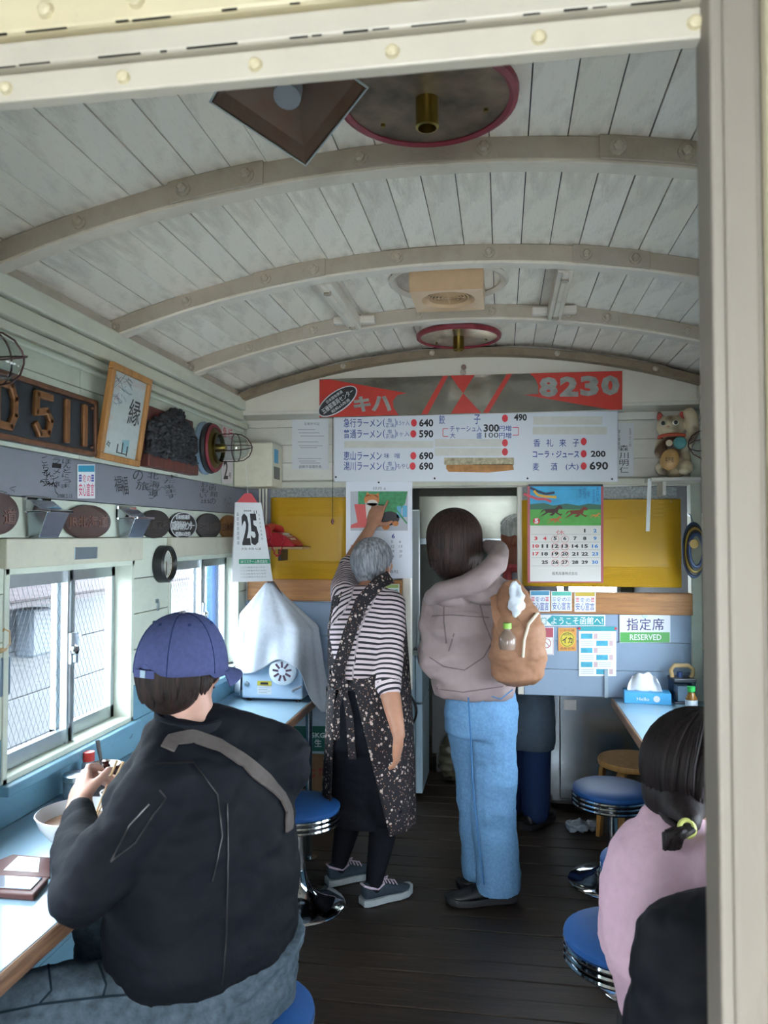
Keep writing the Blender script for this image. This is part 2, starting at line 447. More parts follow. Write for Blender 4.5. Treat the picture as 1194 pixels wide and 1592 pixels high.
# ---- ceiling: dark backing and a plank skin laid lengthways between the ribs
mb = MB(); n = 26; secs = []
for i in range(n+1):
    x = XL-.12+(XR-XL+.24)*i/n; secs.append((x, arch(x, PLK+.014)))
def arcsheet(y0, y1, z0, z1):
    m = MB(); lo = [V((x, y0, z+z0)) for x, z in secs]; r = []
    for (x, z) in secs: r.append([V((x, y0, z+z0)), V((x, y1, z+z0)), V((x, y1, z+z1)), V((x, y0, z+z1))])
    m.rings(r); return m
ce = struct('ceiling', arcsheet(.45, YE, 0, .03), M_dark)
RIBS = [1.10, 1.76, 2.42, 3.06]; bays = [(.72, 1.10), (1.10, 1.76), (1.76, 2.42), (2.42, 3.06), (3.06, 3.74)]
s_ = -1.20
pw = .0885
for (y0, y1) in bays:
    me = MB().box((0, 0, 0), (pw-.003, y1-y0, .012)).mesh('plank'); me.materials.append(M_ceil)
    i = 0; x = XL+.045
    while x < XR:
        sl = -2*.1487*(x-CXA); a = math.atan(sl)
        dz = .002*math.sin(i*5.1+y0*9); 
        inst(me, 'plank', ce, Matrix.Translation((x, (y0+y1)/2, arch(x, PLK+.006+dz))) @ Matrix.Rotation(-a, 4, 'Y'))
        x += pw*math.cos(a); i += 1
def arcbeam(y0, y1, z0, z1, xa, xb, n=24):
    m = MB(); r = []
    for i in range(n+1):
        x = xa+(xb-xa)*i/n; r.append([V((x, y0, arch(x, z0))), V((x, y1, arch(x, z0))), V((x, y1, arch(x, z1))), V((x, y0, arch(x, z1)))])
    m.rings(r); return m
BX = [-1.29, -1.035, -.76, -.60, -.326, -.036, .26, .405, .70]
bolt_me = MB().lathe([(.0001, .0), (.019, .0), (.018, .004), (.0125, .005)], n=14, axis='y').lathe([(.0122, .004), (.0122, .013), (.008, .017), (.0001, .0175)], n=6, axis='y').mesh('bolt'); bolt_me.materials.append(M_bolt)
for yi, yr in enumerate(RIBS):
    rb = arcbeam(yr, yr+.014, -.026, .027, XL+.02, XR-.02).build('rib', M_rib, ce, bevel=.003)
    arcbeam(yr, yr+.052, -.034, -.024, XL+.02, XR-.02).build('rib_flange', M_ribpale, rb, bevel=.003)
    for (xa, xb) in ((-.80, -.56), (.22, .45)):
        arcbeam(yr-.008, yr, -.027, .028, xa, xb, 6).build('splice_plate', M_rib, rb, bevel=.002)
    for x in BX:
        on = (-.80 < x < -.56) or (.22 < x < .45)
        inst(bolt_me, 'bolt', rb, Matrix.Translation((x, yr-(.008 if on else 0), arch(x))))
# the dirty wooden arch where the ceiling meets the gable
ea = arcbeam(3.66, 3.72, -.035, .002, XL+.02, XR-.02).build('end_arch', M_oldwood, ce, bevel=.003)
for x in BX[::2]: inst(bolt_me, 'bolt', ea, Matrix.Translation((x, 3.66, arch(x, -.016))) @ Matrix.Scale(.7, 4))
# ---- mouldings along both walls
for nme, sx, x0 in (('trim_1', 1, XL), ('trim_2', -1, XR)):
    t = struct(nme, MB().b2((x0, .74, 2.176), (x0+sx*.060, 3.72, 2.232)), M_mould, bevel=.006)
    MB().b2((x0, .74, 2.128), (x0+sx*.045, 3.74, 2.172)).build('moulding_strip', M_mould, t, bevel=.005)
    MB().b2((x0, .74, 2.098), (x0+sx*.024, 3.86, 2.125)).build('moulding_strip', M_mould, t, bevel=.004)
    MB().b2((x0, .74, 2.233), (x0+sx*.040, 3.70, 2.266)).build('shadow_fill_strip', M_rib, t, bevel=.004)  # added strip, its tone stands in for the dirty shadow above the moulding
    MB().tube([(x0+sx*.012, .75, 2.082), (x0+sx*.012, 2.4, 2.080), (x0+sx*.012, 3.85, 2.082)], .008, 8).build('conduit', M_mint, t, smooth=True)

# ================================================================ long walls with windows
def yx(px, py=900, X=XL): return Wx(px, py, X).y
WINL = [(.92, 1.78), (yx(6), yx(208)), (yx(262), yx(372))]
WINR = [(.95, 1.75), (1.92, 2.68), (2.84, 3.66)]
ZS, ZH, ZHT = .872, 1.462, 1.540
def long_wall(nme, X, sx, wins):
    m = MB(); xo, xi = X-sx*.11, X-sx*.016
    lo, hi = .45, YP+2.1
    m.b2((xo, lo, -.05), (xi, hi, ZS)); m.b2((xo, lo, ZH), (xi, hi, 2.33))
    edges = [lo]+[e for w_ in wins for e in w_]+[hi]
    for a, b in zip(edges[::2], edges[1::2]): m.b2((xo, a, ZS), (xi, b, ZH))
    wl = struct(nme, m, M_dark)
    def board(y0, y1, z0, z1, mat): MB().b2((xi, y0+.0012, z0+.0012), (X+sx*.0005*random.random(), y1-.0012, z1-.0012)).build('board', mat, wl, bevel=.002)
    ye = 3.93
    for z0, z1 in ((2.13, 2.262), (2.02, 2.13), (1.905, 2.02), (1.79, 1.905)):
        for a, b in ((.72, 2.28), (2.28, ye)): board(a, b, z0, z1, M_mint)
    board(.72, ye, 1.657, 1.79, M_grey)
    for a, b in ((.72, 2.05), (2.05, ye)): board(a, b, 1.54, 1.657, M_mint)
    # piers between the windows
    for a, b in zip([.72]+[w_[1] for w_ in wins], [w_[0] for w_ in wins]+[ye]):
        zs = [ZS, 1.0, 1.13, 1.26, 1.39, 1.54]
        for z0, z1 in zip(zs, zs[1:]): board(a, b, z0, z1, M_mint if z0 > .99 else M_blue)
    zs = [0.0, .15, .30, .45, .60, .76, ZS]
    for z0, z1 in zip(zs, zs[1:]): board(.72, ye, z0, z1, M_blue)
    return wl
wall_left = long_wall('wall_left', XL, 1, WINL)
wall_right = long_wall('wall_right', XR, -1, WINR)
def window(nme, X, sx, y0, y1, wires=True, latch=True):
    m = MB(); a = X-sx*.10; b = X+sx*.004
    fr = .022
    for lo, hi in (((a, y0, ZS), (b, y0+fr, ZH)), ((a, y1-fr, ZS), (b, y1, ZH)), ((a, y0, ZH-fr), (b, y1, ZH)), ((a, y0, ZS), (b, y1, ZS+fr))): m.b2(lo, hi)
    wn = struct(nme, m, M_mint, bevel=.003)
    MB().b2((X-sx*.0, y0-.02, ZH-.004), (X+sx*.022, y1+.03, ZHT)).build('header_board', M_cream, wn, bevel=.004)
    MB().b2((X-sx*.05, y0-.01, ZS-.022), (X+sx*.030, y1+.01, ZS+.006)).build('sill', M_blue, wn, bevel=.004)
    mid = (y0+y1)/2; ov = .018
    for i, (s0, s1, xo) in enumerate(((y0+fr, mid+ov, .045), (mid-ov, y1-fr, .072))):
        xs = X-sx*xo; st = .026; m = MB(); z0, z1 = ZS+fr, ZH-fr
        for lo, hi in (((s0, z0), (s0+st, z1)), ((s1-st, z0), (s1, z1)), ((s0, z0), (s1, z0+.045)), ((s0, z1-.04), (s1, z1))):
            m.b2((xs-sx*.011, lo[0], lo[1]), (xs+sx*.011, hi[0], hi[1]))
        sh = m.build('sash', M_alu, wn, bevel=.002)
        MB().b2((xs-sx*.002, s0+st, z0+.045), (xs+sx*.002, s1-st, z1-.04)).build('pane', M_pane, sh)
        if wires:
            m = MB(); A0, A1, B0, B1 = s0+st, s1-st, z0+.045, z1-.04; stp = .0235; kk = 2.05
            for sg in (1, -1):
                c = -3.0
                while c < 3.0:
                    # wire y = yy, z = B0 + sg*kk*(yy-A0) + c clipped to the pane
                    ys = sorted([(B0-B0-c)/(sg*kk)+A0, (B1-B0-c)/(sg*kk)+A0]); p, q = max(ys[0], A0), min(ys[1], A1)
                    if q-p > .003:
                        f = lambda yy: B0+sg*kk*(yy-A0)+c
                        m.tube([(xs, p, f(p)), (xs, q, f(q))], .0007, 3)
                    c += stp*kk
            wm = m.build('wire_mesh', M_wire, sh); wm['kind'] = 'stuff'
    for yy in (mid-.012, mid+.02): MB().b2((X-sx*.034, yy-.005, ZS+fr), (X-sx*.026, yy+.005, ZH-fr)).build('guide_rail', M_alu, wn)
    if latch:
        z = 1.19; xs = X-sx*.026
        l = MB().b2((xs, mid-.012, z-.05), (xs+sx*.010, mid+.012, z+.05)).build('latch', M_alu, wn, bevel=.002)
        MB().lathe([(.0001, 0), (.014, 0), (.016, .008), (.012, .018), (.0001, .02)], (xs+sx*.010, mid-.004, z-.004), 14, 'x').build('knob', M_chrome, l, smooth=True)
        MB().box((xs+sx*.016, mid+.004, z-.03), (.012, .016, .03)).build('catch', M_alud, l, bevel=.002)
    return wn
for i, (a, b) in enumerate(WINL): window('window_%d' % (i+1), XL, 1, a, b)
for i, (a, b) in enumerate(WINR): window('window_%d' % (i+4), XR, -1, a, b, wires=False)
w1 = bpy.data.objects['window_2']
# small plate on the header, and a finger pull on the near stile
pt = MB(); a = Wx(116, 851, XL+.024); b = Wx(151, 868, XL+.024); pt.b2((a.x-.001, a.y, b.z), (a.x+.0015, b.y, a.z)); o = pt.build('number_plate', M_alud, w1, bevel=.001)
m = MB(); rs = [Wx(x, yv, XL-.005) for x, yv in ((2, 978), (10, 982), (11, 1000), (4, 1010), (-4, 1012))]
m.tube(rs, .010, 8); m.build('finger_pull', plain('tan_plastic', '#b89b6c', .5), w1, smooth=True)
a = Wx(-6, 1022, XL-.01); b = Wx(11, 1080, XL-.01); MB().b2((a.x-.012, a.y, b.z), (a.x+.012, b.y, a.z)).build('lock_case', plain('slate_case', '#5c7385', .3), w1, bevel=.006)

# ================================================================ near end wall: the doorway the photograph is taken through
nb = MB()
nb.b2((XL-.1, .70, -.05), (-.80, .745, 2.45)); nb.b2((.20, .70, -.05), (XR+.1, .745, 2.45)); nb.b2((-.82, .70, 2.07), (.21, .745, 2.45))
wf = struct('wall_front', nb, M_lintel2)
def zl(px, py, Y): return Wy(px, py, Y).z
lint = struct('trim_3', MB().b2((-.84, .684, 1.977), (.19, .70, 2.0045)), M_lintel2, bevel=.002)
MB().b2((-.84, .676, 2.0065), (.19, .70, 2.0315)).build('lintel_band', M_lintel2, lint, bevel=.003)
MB().b2((-.84, .668, 2.0335), (.26, .70, 2.20)).build('lintel_board', M_lintel, lint, bevel=.004)
riv = MB().lathe([(.0001, .0062), (.003, .0058), (.0055, .004), (.007, 0), (.0001, -.001)][::-1], n=14, axis='y').mesh('rivet'); riv.materials.append(M_lintel)
for px, py in ((10, 148), (192, 130), (397, 112), (610, 88), (838, 62), (1080, 40)):
    p = Wy(px, py, .684); inst(riv, 'rivet', lint, Matrix.Translation((p.x, .684, 1.990)))
for px in (-60, 72, 212, 420, 640): p = Wy(px, 10, .668); inst(riv, 'rivet', lint, Matrix.Translation((p.x, .668, 2.052)) @ Matrix.Scale(1.25, 4))
rc = random.Random(11)
for (yf_, z_) in ((.6755, 2.0062), (.6675, 2.0332)):
    m = MB(); x = -.84
    while x < .18:
        L = rc.uniform(.006, .05); m.box((x+L/2, yf_+.0012, z_+.0009+rc.uniform(-.0004, .0004)), (L, .0016, rc.uniform(.0006, .0016))); x += L+rc.choice((.004, .02, .05))
    o = m.build('paint_crack', M_dark, lint); o['kind'] = 'stuff'
post = struct('trim_4', MB().b2((.1705, .655, -.05), (.30, .702, 2.3)), M_post, bevel=.003)
MB().b2((.179, .649, -.05), (.206, .656, 2.3)).build('post_strip', M_post, post, bevel=.004)
MB().b2((.2075, .640, -.05), (.30, .656, 2.3)).build('post_strip', M_post2, post, bevel=.006)
MB().b2((-.85, .655, -.05), (-.80, .75, 2.0)).build('jamb', M_lintel2, post, bevel=.003)

# end platform; unseen roof and walls added to dim light on the door frame
pl = struct('floor_platform', MB().b2((XL-.1, -1.15, -.06), (XR+.1, .36, -.02)), M_floor)
M_plat = plain('light_block_paint', '#8d8577', .6, 0, .1)
MB().b2((XL-.15, -1.25, 2.36), (XR+.15, .70, 2.42)).build('light_block_roof', M_plat, pl)
for x in (XL-.06, XR+.02):
    MB().b2((x, -1.15, -.02), (x+.04, .70, 2.36)).build('light_block_side', M_plat, pl)
MB().b2((XL-.1, -1.19, -.02), (-.55, -1.15, 2.36)).b2((.25, -1.19, -.02), (XR+.1, -1.15, 2.36)).b2((-.55, -1.19, 1.95), (.25, -1.15, 2.36)).build('light_block_end', M_plat, pl)

# ================================================================ partition to the kitchen
core = MB()
core.b2((XL, YP+.012, 1.79), (XR, YP+.06, 2.2)); core.b2((XL, YP+.012, 1.30), (-.47, YP+.05, 1.79))
core.b2((XL, YP+.012, .76), (-.47, YP+.05, 1.30)); core.b2((.10, YP+.012, .76), (XR, YP+.05, 1.265))
core.b2((XL-.1, 3.745, 2.20), (XR+.1, YP+.06, 2.46))
wb = struct('wall_back', core, M_whitewall)
def bb(x0, x1, z0, z1, mat, y0=YP, th=.012, nm='board', bv=.002):
    return MB().b2((x0+.001, y0+.001*random.random(), z0+.001), (x1-.001, y0+th, z1-.001)).build(nm, mat, wb, bevel=bv)
for z0, z1 in ((2.112, 2.19), (2.018, 2.112), (1.924, 2.018), (1.832, 1.924)):
    for a, b in ((XL, -.62), (-.62, .30), (.30, XR)): bb(a, b, z0, z1, M_whitewall)
bb(XL, XR, 1.792, 1.826, M_cream, YP-.028, .045, 'beam', .004)
# gable
m = MB(); r = []
for i in range(25):
    x = XL+.01+(XR-XL-.02)*i/24; zt = arch(x, -.004); r.append([V((x, 3.715, 2.168)), V((x, 3.74, 2.168)), V((x, 3.74, max(zt, 2.17))), V((x, 3.715, max(zt, 2.17)))])
m.rings(r); m.build('gable_panel', M_gable, wb, bevel=.002)
bb(XL, XR, 2.150, 2.170, M_gable, 3.715, .2, 'gable_ledge', .004)
# left and right fields behind the yellow sheets
bb(XL, -.475, 1.325, 1.792, M_grey)
for z0, z1 in ((.76, .89), (.89, 1.03), (1.03, 1.205)):
    bb(XL, -.475, z0, z1, M_bluepanel); bb(.105, XR, z0, min(z1, 1.175) , M_bluepanel)
bb(.10, XR, 1.175, 1.262, M_rail, YP-.012, .03) if False else None
o = MB().b2((XL+.02, YP-.026, 1.212), (-.50, YP, 1.322)).build('rail_board', M_rail, wb, bevel=.004)
a, b = Wy(812, 920, YP-.02), Wy(1077, 957, YP-.02)
o = MB().b2((.095, YP-.026, b.z), (b.x, YP+.03, a.z)).build('rail_board', M_rail, wb, bevel=.004)
bb(-.50, -.455, .76, 1.79, M_whitewall, YP-.012, .07, 'post', .004)
bb(.075, .105, .76, 1.79, M_whitewall, YP+.0, .055, 'post', .004)
MB().b2((XR-.055, YP-.02, 0), (XR-.005, YP+.05, 2.15)).build('corner_post', M_mint, wb, bevel=.004)
MB().b2((.49, YP-.010, .76), (.507, YP, .895)).build('angle_bracket', M_alud, wb)
# ---- kitchen room behind
kb = MB(); kx0, kx1 = .08, .88
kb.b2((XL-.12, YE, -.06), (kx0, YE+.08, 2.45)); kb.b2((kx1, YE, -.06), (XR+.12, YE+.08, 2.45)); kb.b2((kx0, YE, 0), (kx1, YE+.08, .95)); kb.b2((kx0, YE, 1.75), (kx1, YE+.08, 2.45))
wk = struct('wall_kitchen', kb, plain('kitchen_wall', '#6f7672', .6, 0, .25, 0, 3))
wn = struct('window_7', MB().b2((kx0, YE, .95), (kx0+.03, YE+.06, 1.75)).b2((kx1-.03, YE, .95), (kx1, YE+.06, 1.75)).b2((.46, YE, .95), (.50, YE+.06, 1.75)).b2((kx0, YE, .95), (kx1, YE+.06, .98)).b2((kx0, YE, 1.72), (kx1, YE+.06, 1.75)), M_alu)
MB().b2((kx0+.03, YE+.03, .98), (kx1-.03, YE+.034, 1.72)).build('pane', M_pane, wn)

# ================================================================ outside
gr = struct('ground', MB().b2((-14, -6, -1.05), (10, 16, -1.0)), plain('gravel', '#8b8b86', .9, 0, .2, .3, 20))
nh = thing('neighbour_house', 'low white sided building with pinkish roof seen through the wired windows', 'building', loc=(-3.1, 4, -1.0))
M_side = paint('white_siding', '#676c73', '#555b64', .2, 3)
HX = -3.05
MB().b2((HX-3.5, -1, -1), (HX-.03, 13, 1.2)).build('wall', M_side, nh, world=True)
ze = Wx(50, 938, HX+.2).z
for k in range(7):
    z1 = ze-.02-k*.30; 
    for (a, b) in ((-.9, 3.2), (3.2, 6.3), (6.3, 9.4), (9.4, 12.9)):
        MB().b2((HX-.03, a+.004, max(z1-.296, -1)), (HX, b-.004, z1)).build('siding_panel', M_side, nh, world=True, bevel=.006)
    if z1 < -.8: break
M_fas = paint('mauve_fascia', '#4f454b', '#3a333a', .3, 4)
MB().b2((HX, -1.2, ze-.01), (HX+.24, 13.2, ze+.02)).build('soffit', M_fas, nh, world=True)
MB().b2((HX+.18, -1.2, ze+.02), (HX+.26, 13.2, ze+.15)).build('gutter', M_fas, nh, world=True, bevel=.02)
m = MB(); z0 = ze+.14
m.add([(HX+.24, -1.2, z0), (HX-4.2, -1.2, z0+.75), (HX-4.2, 13.2, z0+.75), (HX+.24, 13.2, z0), (HX+.24, -1.2, z0-.05), (HX-4.2, -1.2, z0+.68), (HX-4.2, 13.2, z0+.68), (HX+.24, 13.2, z0-.05)],
      [(0, 3, 2, 1), (4, 5, 6, 7), (0, 1, 5, 4), (2, 3, 7, 6), (3, 0, 4, 7), (1, 2, 6, 5)])
m.build('roof', plain('roof_sheet', '#7a6f71', .5, 0, .1), nh, world=True)
seam = MB().add([(0, -.02, 0), (-4.4, -.02, .743), (-4.4, .02, .743), (0, .02, 0), (0, -.02, .04), (-4.4, -.02, .783), (-4.4, .02, .783), (0, .02, .04)], [(0, 1, 2, 3), (4, 7, 6, 5), (0, 4, 5, 1), (3, 2, 6, 7), (0, 3, 7, 4)]).mesh('roof_seam'); seam.materials.append(M_fas)
for k in range(34):
    inst(seam, 'roof_seam', nh, MW[nh.name].inverted() @ Matrix.Translation((HX+.24, -1+.42*k, z0)))
for (px0, py0, px1, py1, nmv) in ((46, 948, 76, 1016, 'vent_hood'), (116, 985, 124, 1012, 'meter_box')):
    a, b = Wx(px0, py0, HX+.1), Wx(px1, py1, HX+.1)
    MB().b2((HX, a.y, b.z), (HX+.12, b.y, a.z)).build(nmv, plain('hood_grey', '#626d78', .5), nh, world=True, bevel=.02)
for i, (px, lab) in enumerate(((186, 'bright blue painted pole outside the near left window'), (330, 'bright blue painted pole outside the far left window'))):
    p = Wx(px, 1000, XL-.42); MB().cyl((p.x, p.y, -1), (p.x, p.y, 2.3), .035, n=14).build('outdoor_pole', plain('pole_blue', '#1c5596', .5), None, smooth=True)
    o = bpy.data.objects['outdoor_pole' if i == 0 else 'outdoor_pole.001']; tag(o, lab, 'pole', 'blue poles outside')
# ================================================================ counters
def counter(label, xw, xe, y0, y1, sx, legs):
    t = thing('counter', label, 'counter', loc=((xw+xe)/2, (y0+y1)/2, 0))
    MB().b2((xw-sx*.005, y0, .736), (xe-sx*.012, y1, .76)).build('counter_top', M_lamin, t, world=True, bevel=.002)
    MB().b2((xe-sx*.012, y0, .722), (xe, y1, .7615)).build('edge_strip', M_edge, t, world=True, bevel=.006)
    MB().b2((xw, y0+.01, .69), (xe-sx*.03, y0+.04, .736)).build('bearer', M_edge, t, world=True)
    MB().b2((xw, y1-.05, .69), (xe-sx*.03, y1-.02, .736)).build('bearer', M_edge, t, world=True)
    for (x, yv) in legs: MB().cyl((x, yv, 0), (x, yv, .736), .0165, n=12).lathe([(.04, 0), (.04, .004), (.017, .008)], (x, yv, 0), 14).build('leg', M_steel, t, smooth=True, world=True)
    return t
pL = Wz(496, 1262, 0)
counter('pale blue laminate counter with wooden edge under the left windows', XL+.006, -.888, .78, 3.885, 1, [(-.925, 3.66), (-.95, 1.05)])
MB()
counter('pale blue laminate counter with worn wooden edge against the right wall', XR-.006, .520, .80, 3.885, -1, [(.575, 3.10), (.575, 1.0)])

# ================================================================ stools
M_seat = plain('blue_vinyl', '#24508a', .5, 0, .05, .05, 40, .3)
def make_stool(z=.42):
    t = thing('bar_stool', '', 'stool'); r = .172
    MB().lathe([(.0001, z-.02), (r-.004, z-.02), (r, z-.012), (r-.002, z-.003), (r-.014, z+.004), (r*.6, z+.010), (.0001, z+.012)], n=40).build('seat_cushion', M_seat, t, smooth=True)
    for k in range(3):
        zc = z-.029-k*.019; MB().lathe([(r-.012, zc-.008), (r-.001, zc-.006), (r+.002, zc), (r-.001, zc+.006), (r-.012, zc+.008)], n=40).build('chrome_ring', M_chrome, t, smooth=True)
    MB().lathe([(.0001, z-.077), (r-.012, z-.077), (r-.012, z-.02), (.0001, z-.02)], n=32).build('seat_pan', metal('dark_chrome', '#6d7278', .25), t, smooth=True)
    MB().lathe([(.0001, z-.1), (.026, z-.1), (.026, .10), (.0001, .10)], n=20).build('pole', M_chrome, t, smooth=True)
    MB().lathe([(.0001, .001), (.192, .001), (.194, .006), (.188, .012), (.145, .024), (.09, .044), (.055, .07), (.036, .11), (.027, .15), (.0001, .15)], n=44).build('base', M_chrome, t, smooth=True, angle=60)
    return t
st0 = make_stool()
def stool(x, y, label, first=[True], z=.42):
    M = Matrix.Translation((x, y, 0))
    if first[0]:
        first[0] = False; st0.matrix_world = M; MW[st0.name] = M; st0['label'] = label; st0['group'] = 'blue chrome counter stools'; return st0
    return dup(st0, M, label, 'blue chrome counter stools')
p = Wz(465, 1407, 0); stool(p.x, p.y, 'empty blue vinyl stool with chrome rings beside the left counter')
stool(-.615, 1.80, 'blue vinyl stool the man in the cap sits on')
p = Wz(952, 1372, 0); stool(p.x, p.y, 'blue stool standing in front of the round wooden stool')
p = Wz(1012, 1338, .42); stool(p.x, p.y, 'blue stool mostly hidden behind the pink sweatshirt')
p = Wz(972, 1452, .42); stool(p.x, p.y, 'blue stool at the right counter nearest the empty aisle')
stool(.415, 1.56, 'blue stool under the person in the pink sweatshirt')

# bentwood stool
t = thing('wooden_stool', 'round bentwood stool with three visible curved legs by the steel fridge', 'stool', loc=Wz(985, 1180, .425).xy.to_3d())
M_birch = wood('birch', '#a9793c', '#c99a58', (6, 6, 1), 5, .4, .08)
zt = .425; MB().lathe([(.0001, zt-.028), (.172, zt-.028), (.176, zt-.014), (.172, zt), (.0001, zt)], n=36).build('seat', M_birch, t, smooth=True)
for k in range(4):
    a = PI/4+k*PI/2+.25; c, s2 = math.cos(a), math.sin(a); pr = [(.07, zt-.036), (.135, zt-.036), (.158, zt-.05), (.166, zt-.08), (.172, zt-.2), (.185, .0)]
    m = MB(); rs = []
    for i, (rr, z) in enumerate(pr):
        th = .011; tx, tz = ((0, 1) if i < 2 else (1, 0)) if i != 2 else (.7, .7)
        rs.append([V((c*(rr-th*tx)-s2*wd, s2*(rr-th*tx)+c*wd, z-th*tz)) for wd in (-.022, .022)]+[V((c*(rr+th*tx)-s2*wd, s2*(rr+th*tx)+c*wd, z+th*tz)) for wd in (.022, -.022)])
    m.rings(rs).build('leg', M_birch, t, bevel=.003)

# ================================================================ ceiling fixtures
def ceiling_lamp(x, y, z, r, label):
    t = thing('ceiling_lamp', label, 'lamp', loc=(x, y, z), group='round ceiling lamp bases')
    hgt = arch(x, PLK)-z
    MB().lathe([(.0001, 0.012), (r-.020, .012), (r-.018, .008), (r-.014, .008), (r-.010, hgt), (.0001, hgt)], n=48).build('base_plate', M_white, t, smooth=True)
    m = MB(); rs = [(r-.012, .0), (r-.004, -.005), (r+.006, .0), (r+.008, .012), (r, .020), (r-.012, .012)]
    m.rings([[V((a*math.cos(2*PI*k/48), a*math.sin(2*PI*k/48), b)) for k in range(48)] for a, b in rs], closed=True); m.build('rim', M_redrim, t, smooth=True)
    MB().lathe([(.0001, .006), (r-.010, .003), (r-.010, .010), (.0001, .010)], n=48).build('reflector', plain('tarnished_reflector', '#7a6d5b', .28, .6, .6, .1, 11), t, smooth=True)
    MB().lathe([(.024, .006), (.024, -.052), (.019, -.054), (.017, -.02), (.0001, -.02)], n=24).build('socket', M_brass, t, smooth=True)
    for k in range(3):
        a = k*2.1+.4; MB().cyl((r*.72*math.cos(a), r*.72*math.sin(a), .006), (r*.72*math.cos(a), r*.72*math.sin(a), -.002), .005, n=8).build('screw', M_brass, t)
    return t
p = Wz(664, 157, 2.435); ceiling_lamp(p.x, p.y, 2.432, .178, 'near round ceiling lamp base with dark red rim and bare brass socket')
p = Wz(713, 527, 2.415); ceiling_lamp(p.x, p.y, 2.418, .180, 'far round ceiling lamp base with small socket above the red sign')
# square rusty shade just inside the doorway
p = Wz(472, 252, 2.20); t = thing('square_lamp_shade', 'rusty square tin lamp shade with socket hanging corner first under the door lintel', 'lamp', M=Matrix.Translation((p.x+.002, p.y-.110, 2.256)) @ Matrix.Rotation(math.radians(-27), 4, 'X') @ Matrix.Rotation(PI/4, 4, 'Z'))
M_rust = paint('rusty_tin', '#6b5a50', '#7a4426', .5, 14, None, .45, None, .2)
h = .092; m = MB()
m.rings([[V((sx*a, sy*a, z)) for sx, sy in ((-1, -1), (1, -1), (1, 1), (-1, 1))] for a, z in ((h, 0), (h, .004), (h-.012, .025), (.03, .060), (.028, .056), (h-.015, .022), (h-.004, .001))], cap0=False, cap1=False)
m.rings([[V((sx*a, sy*a, z)) for sx, sy in ((-1, -1), (1, -1), (1, 1), (-1, 1))] for a, z in ((.03, .060), (.028, .057))])
m.build('shade', M_rust, t)
MB().tube([(h, -h, 0), (h, h, 0), (-h, h, 0), (-h, -h, 0)], .0025, 6, closed=True).build('rim_wire', M_alu, t)
MB().lathe([(.0001, .07), (.016, .07), (.018, .03), (.022, .022), (.022, -.006), (.0001, -.006)], n=18).build('socket', plain('grey_porcelain', '#8b9096', .3), t, smooth=True)
MB().cyl((0, 0, .07), (0, 0, .15), .009, n=10).build('stem', M_rust, t, smooth=True)
MB().lathe([(.0001, .14), (.04, .14), (.04, .152), (.012, .16)], n=18).build('canopy', M_rust, t, smooth=True)
# square ventilator on a round collar
p0, p1 = Wz(641, 445, 2.40), Wz(752, 478, 2.40)
cxv, cyv = Wz(697, 462, 2.40).xy
t = thing('ceiling_ventilator', 'beige square ventilator with round grille on a white ceiling ring', 'ventilator', loc=(cxv, cyv, 2.385))
top = arch(cxv, PLK)-2.385
m = MB(); rs = [(.185, top-.012), (.205, top-.022), (.215, top-.012), (.2, top+.004)]
m.rings([[V((a*math.cos(2*PI*k/48), a*math.sin(2*PI*k/48), b)) for k in range(48)] for a, b in rs], closed=True); m.build('collar', M_ribpale, t, smooth=True)
M_beige = plain('beige_plastic', '#c9a884', .4, 0, .05)
h = .125; m = MB(); Hh = [(h, .0), (h, .045), (h-.02, .05)]
sq = lambda a, z: [V((sx*a, sy*a, z)) for sx, sy in ((-1, -1), (1, -1), (1, 1), (-1, 1))]
m.rings([sq(h, 0), sq(h+.003, top)], cap0=False)
n = 32
def sqp(a, k):
    c, s2 = math.cos(2*PI*k/n), math.sin(2*PI*k/n); q = a/max(abs(c), abs(s2)); return V((c*q, s2*q, 0))
m.rings([[sqp(h, k) for k in range(n)], [V((.095*math.cos(2*PI*k/n), .095*math.sin(2*PI*k/n), .004)) for k in range(n)], [V((.072*math.cos(2*PI*k/n), .072*math.sin(2*PI*k/n), .03)) for k in range(n)]], cap0=False)
m.build('housing', M_beige, t)
gl = MB()
for rr in (.012, .024, .036, .048, .060, .071):
    gl.tube([(rr*math.cos(2*PI*k/28), rr*math.sin(2*PI*k/28), .012) for k in range(28)], .0028, 6, closed=True)
gl.box((0, 0, .012), (.14, .004, .004)).box((0, 0, .012), (.004, .14, .004)); gl.build('grille', plain('beige_grille', '#b08f68', .4), t, smooth=True)
MB().lathe([(.0001, .028), (.072, .028), (.072, .026), (.0001, .026)], n=32).build('fan_well', M_dark, t)
MB().tube([(.07, .125, .03), (.075, .16, .035), (.085, .2, top-.01)], .008, 8).build('cord', M_white, t, smooth=True)
# two old rack brackets between the second and third rib
for (pa, pb, lab) in (((505, 440), (548, 508), 'white cast bracket bar on the ceiling left of the ventilator'), ((872, 418), (866, 497), 'white cast bracket bar on the ceiling right of the ventilator')):
    a = Wy(pa[0], pa[1], 2.50); xa = a.x if pa[0] < 700 else .205; b = xa
    t = thing('ceiling_bracket', lab, 'bracket', loc=(xa, 2.76, arch(xa)), group='ceiling bracket bars')
    MB().box((0, 0, -.014), (.052, .56, .045)).box((0, 0, -.034), (.02, .56, .02)).build('bar', M_ribpale, t, bevel=.004)
    for sy in (-.27, .27): MB().box((0, sy, -.002), (.17, .035, .03)).build('foot_plate', M_ribpale, t, bevel=.005)
    for sy in (-.22, .22): MB().lathe([(.0001, 0), (.014, 0), (.012, .012), (.0001, .014)], (0, sy, -.05), 10).build('nut', M_bolt, t)

# ================================================================ left wall: railway memorabilia
def xpanel(px, py, name, label, cat, off=.004, group=None): return Panel('x', XL+off, px, py, name, label, cat, group)
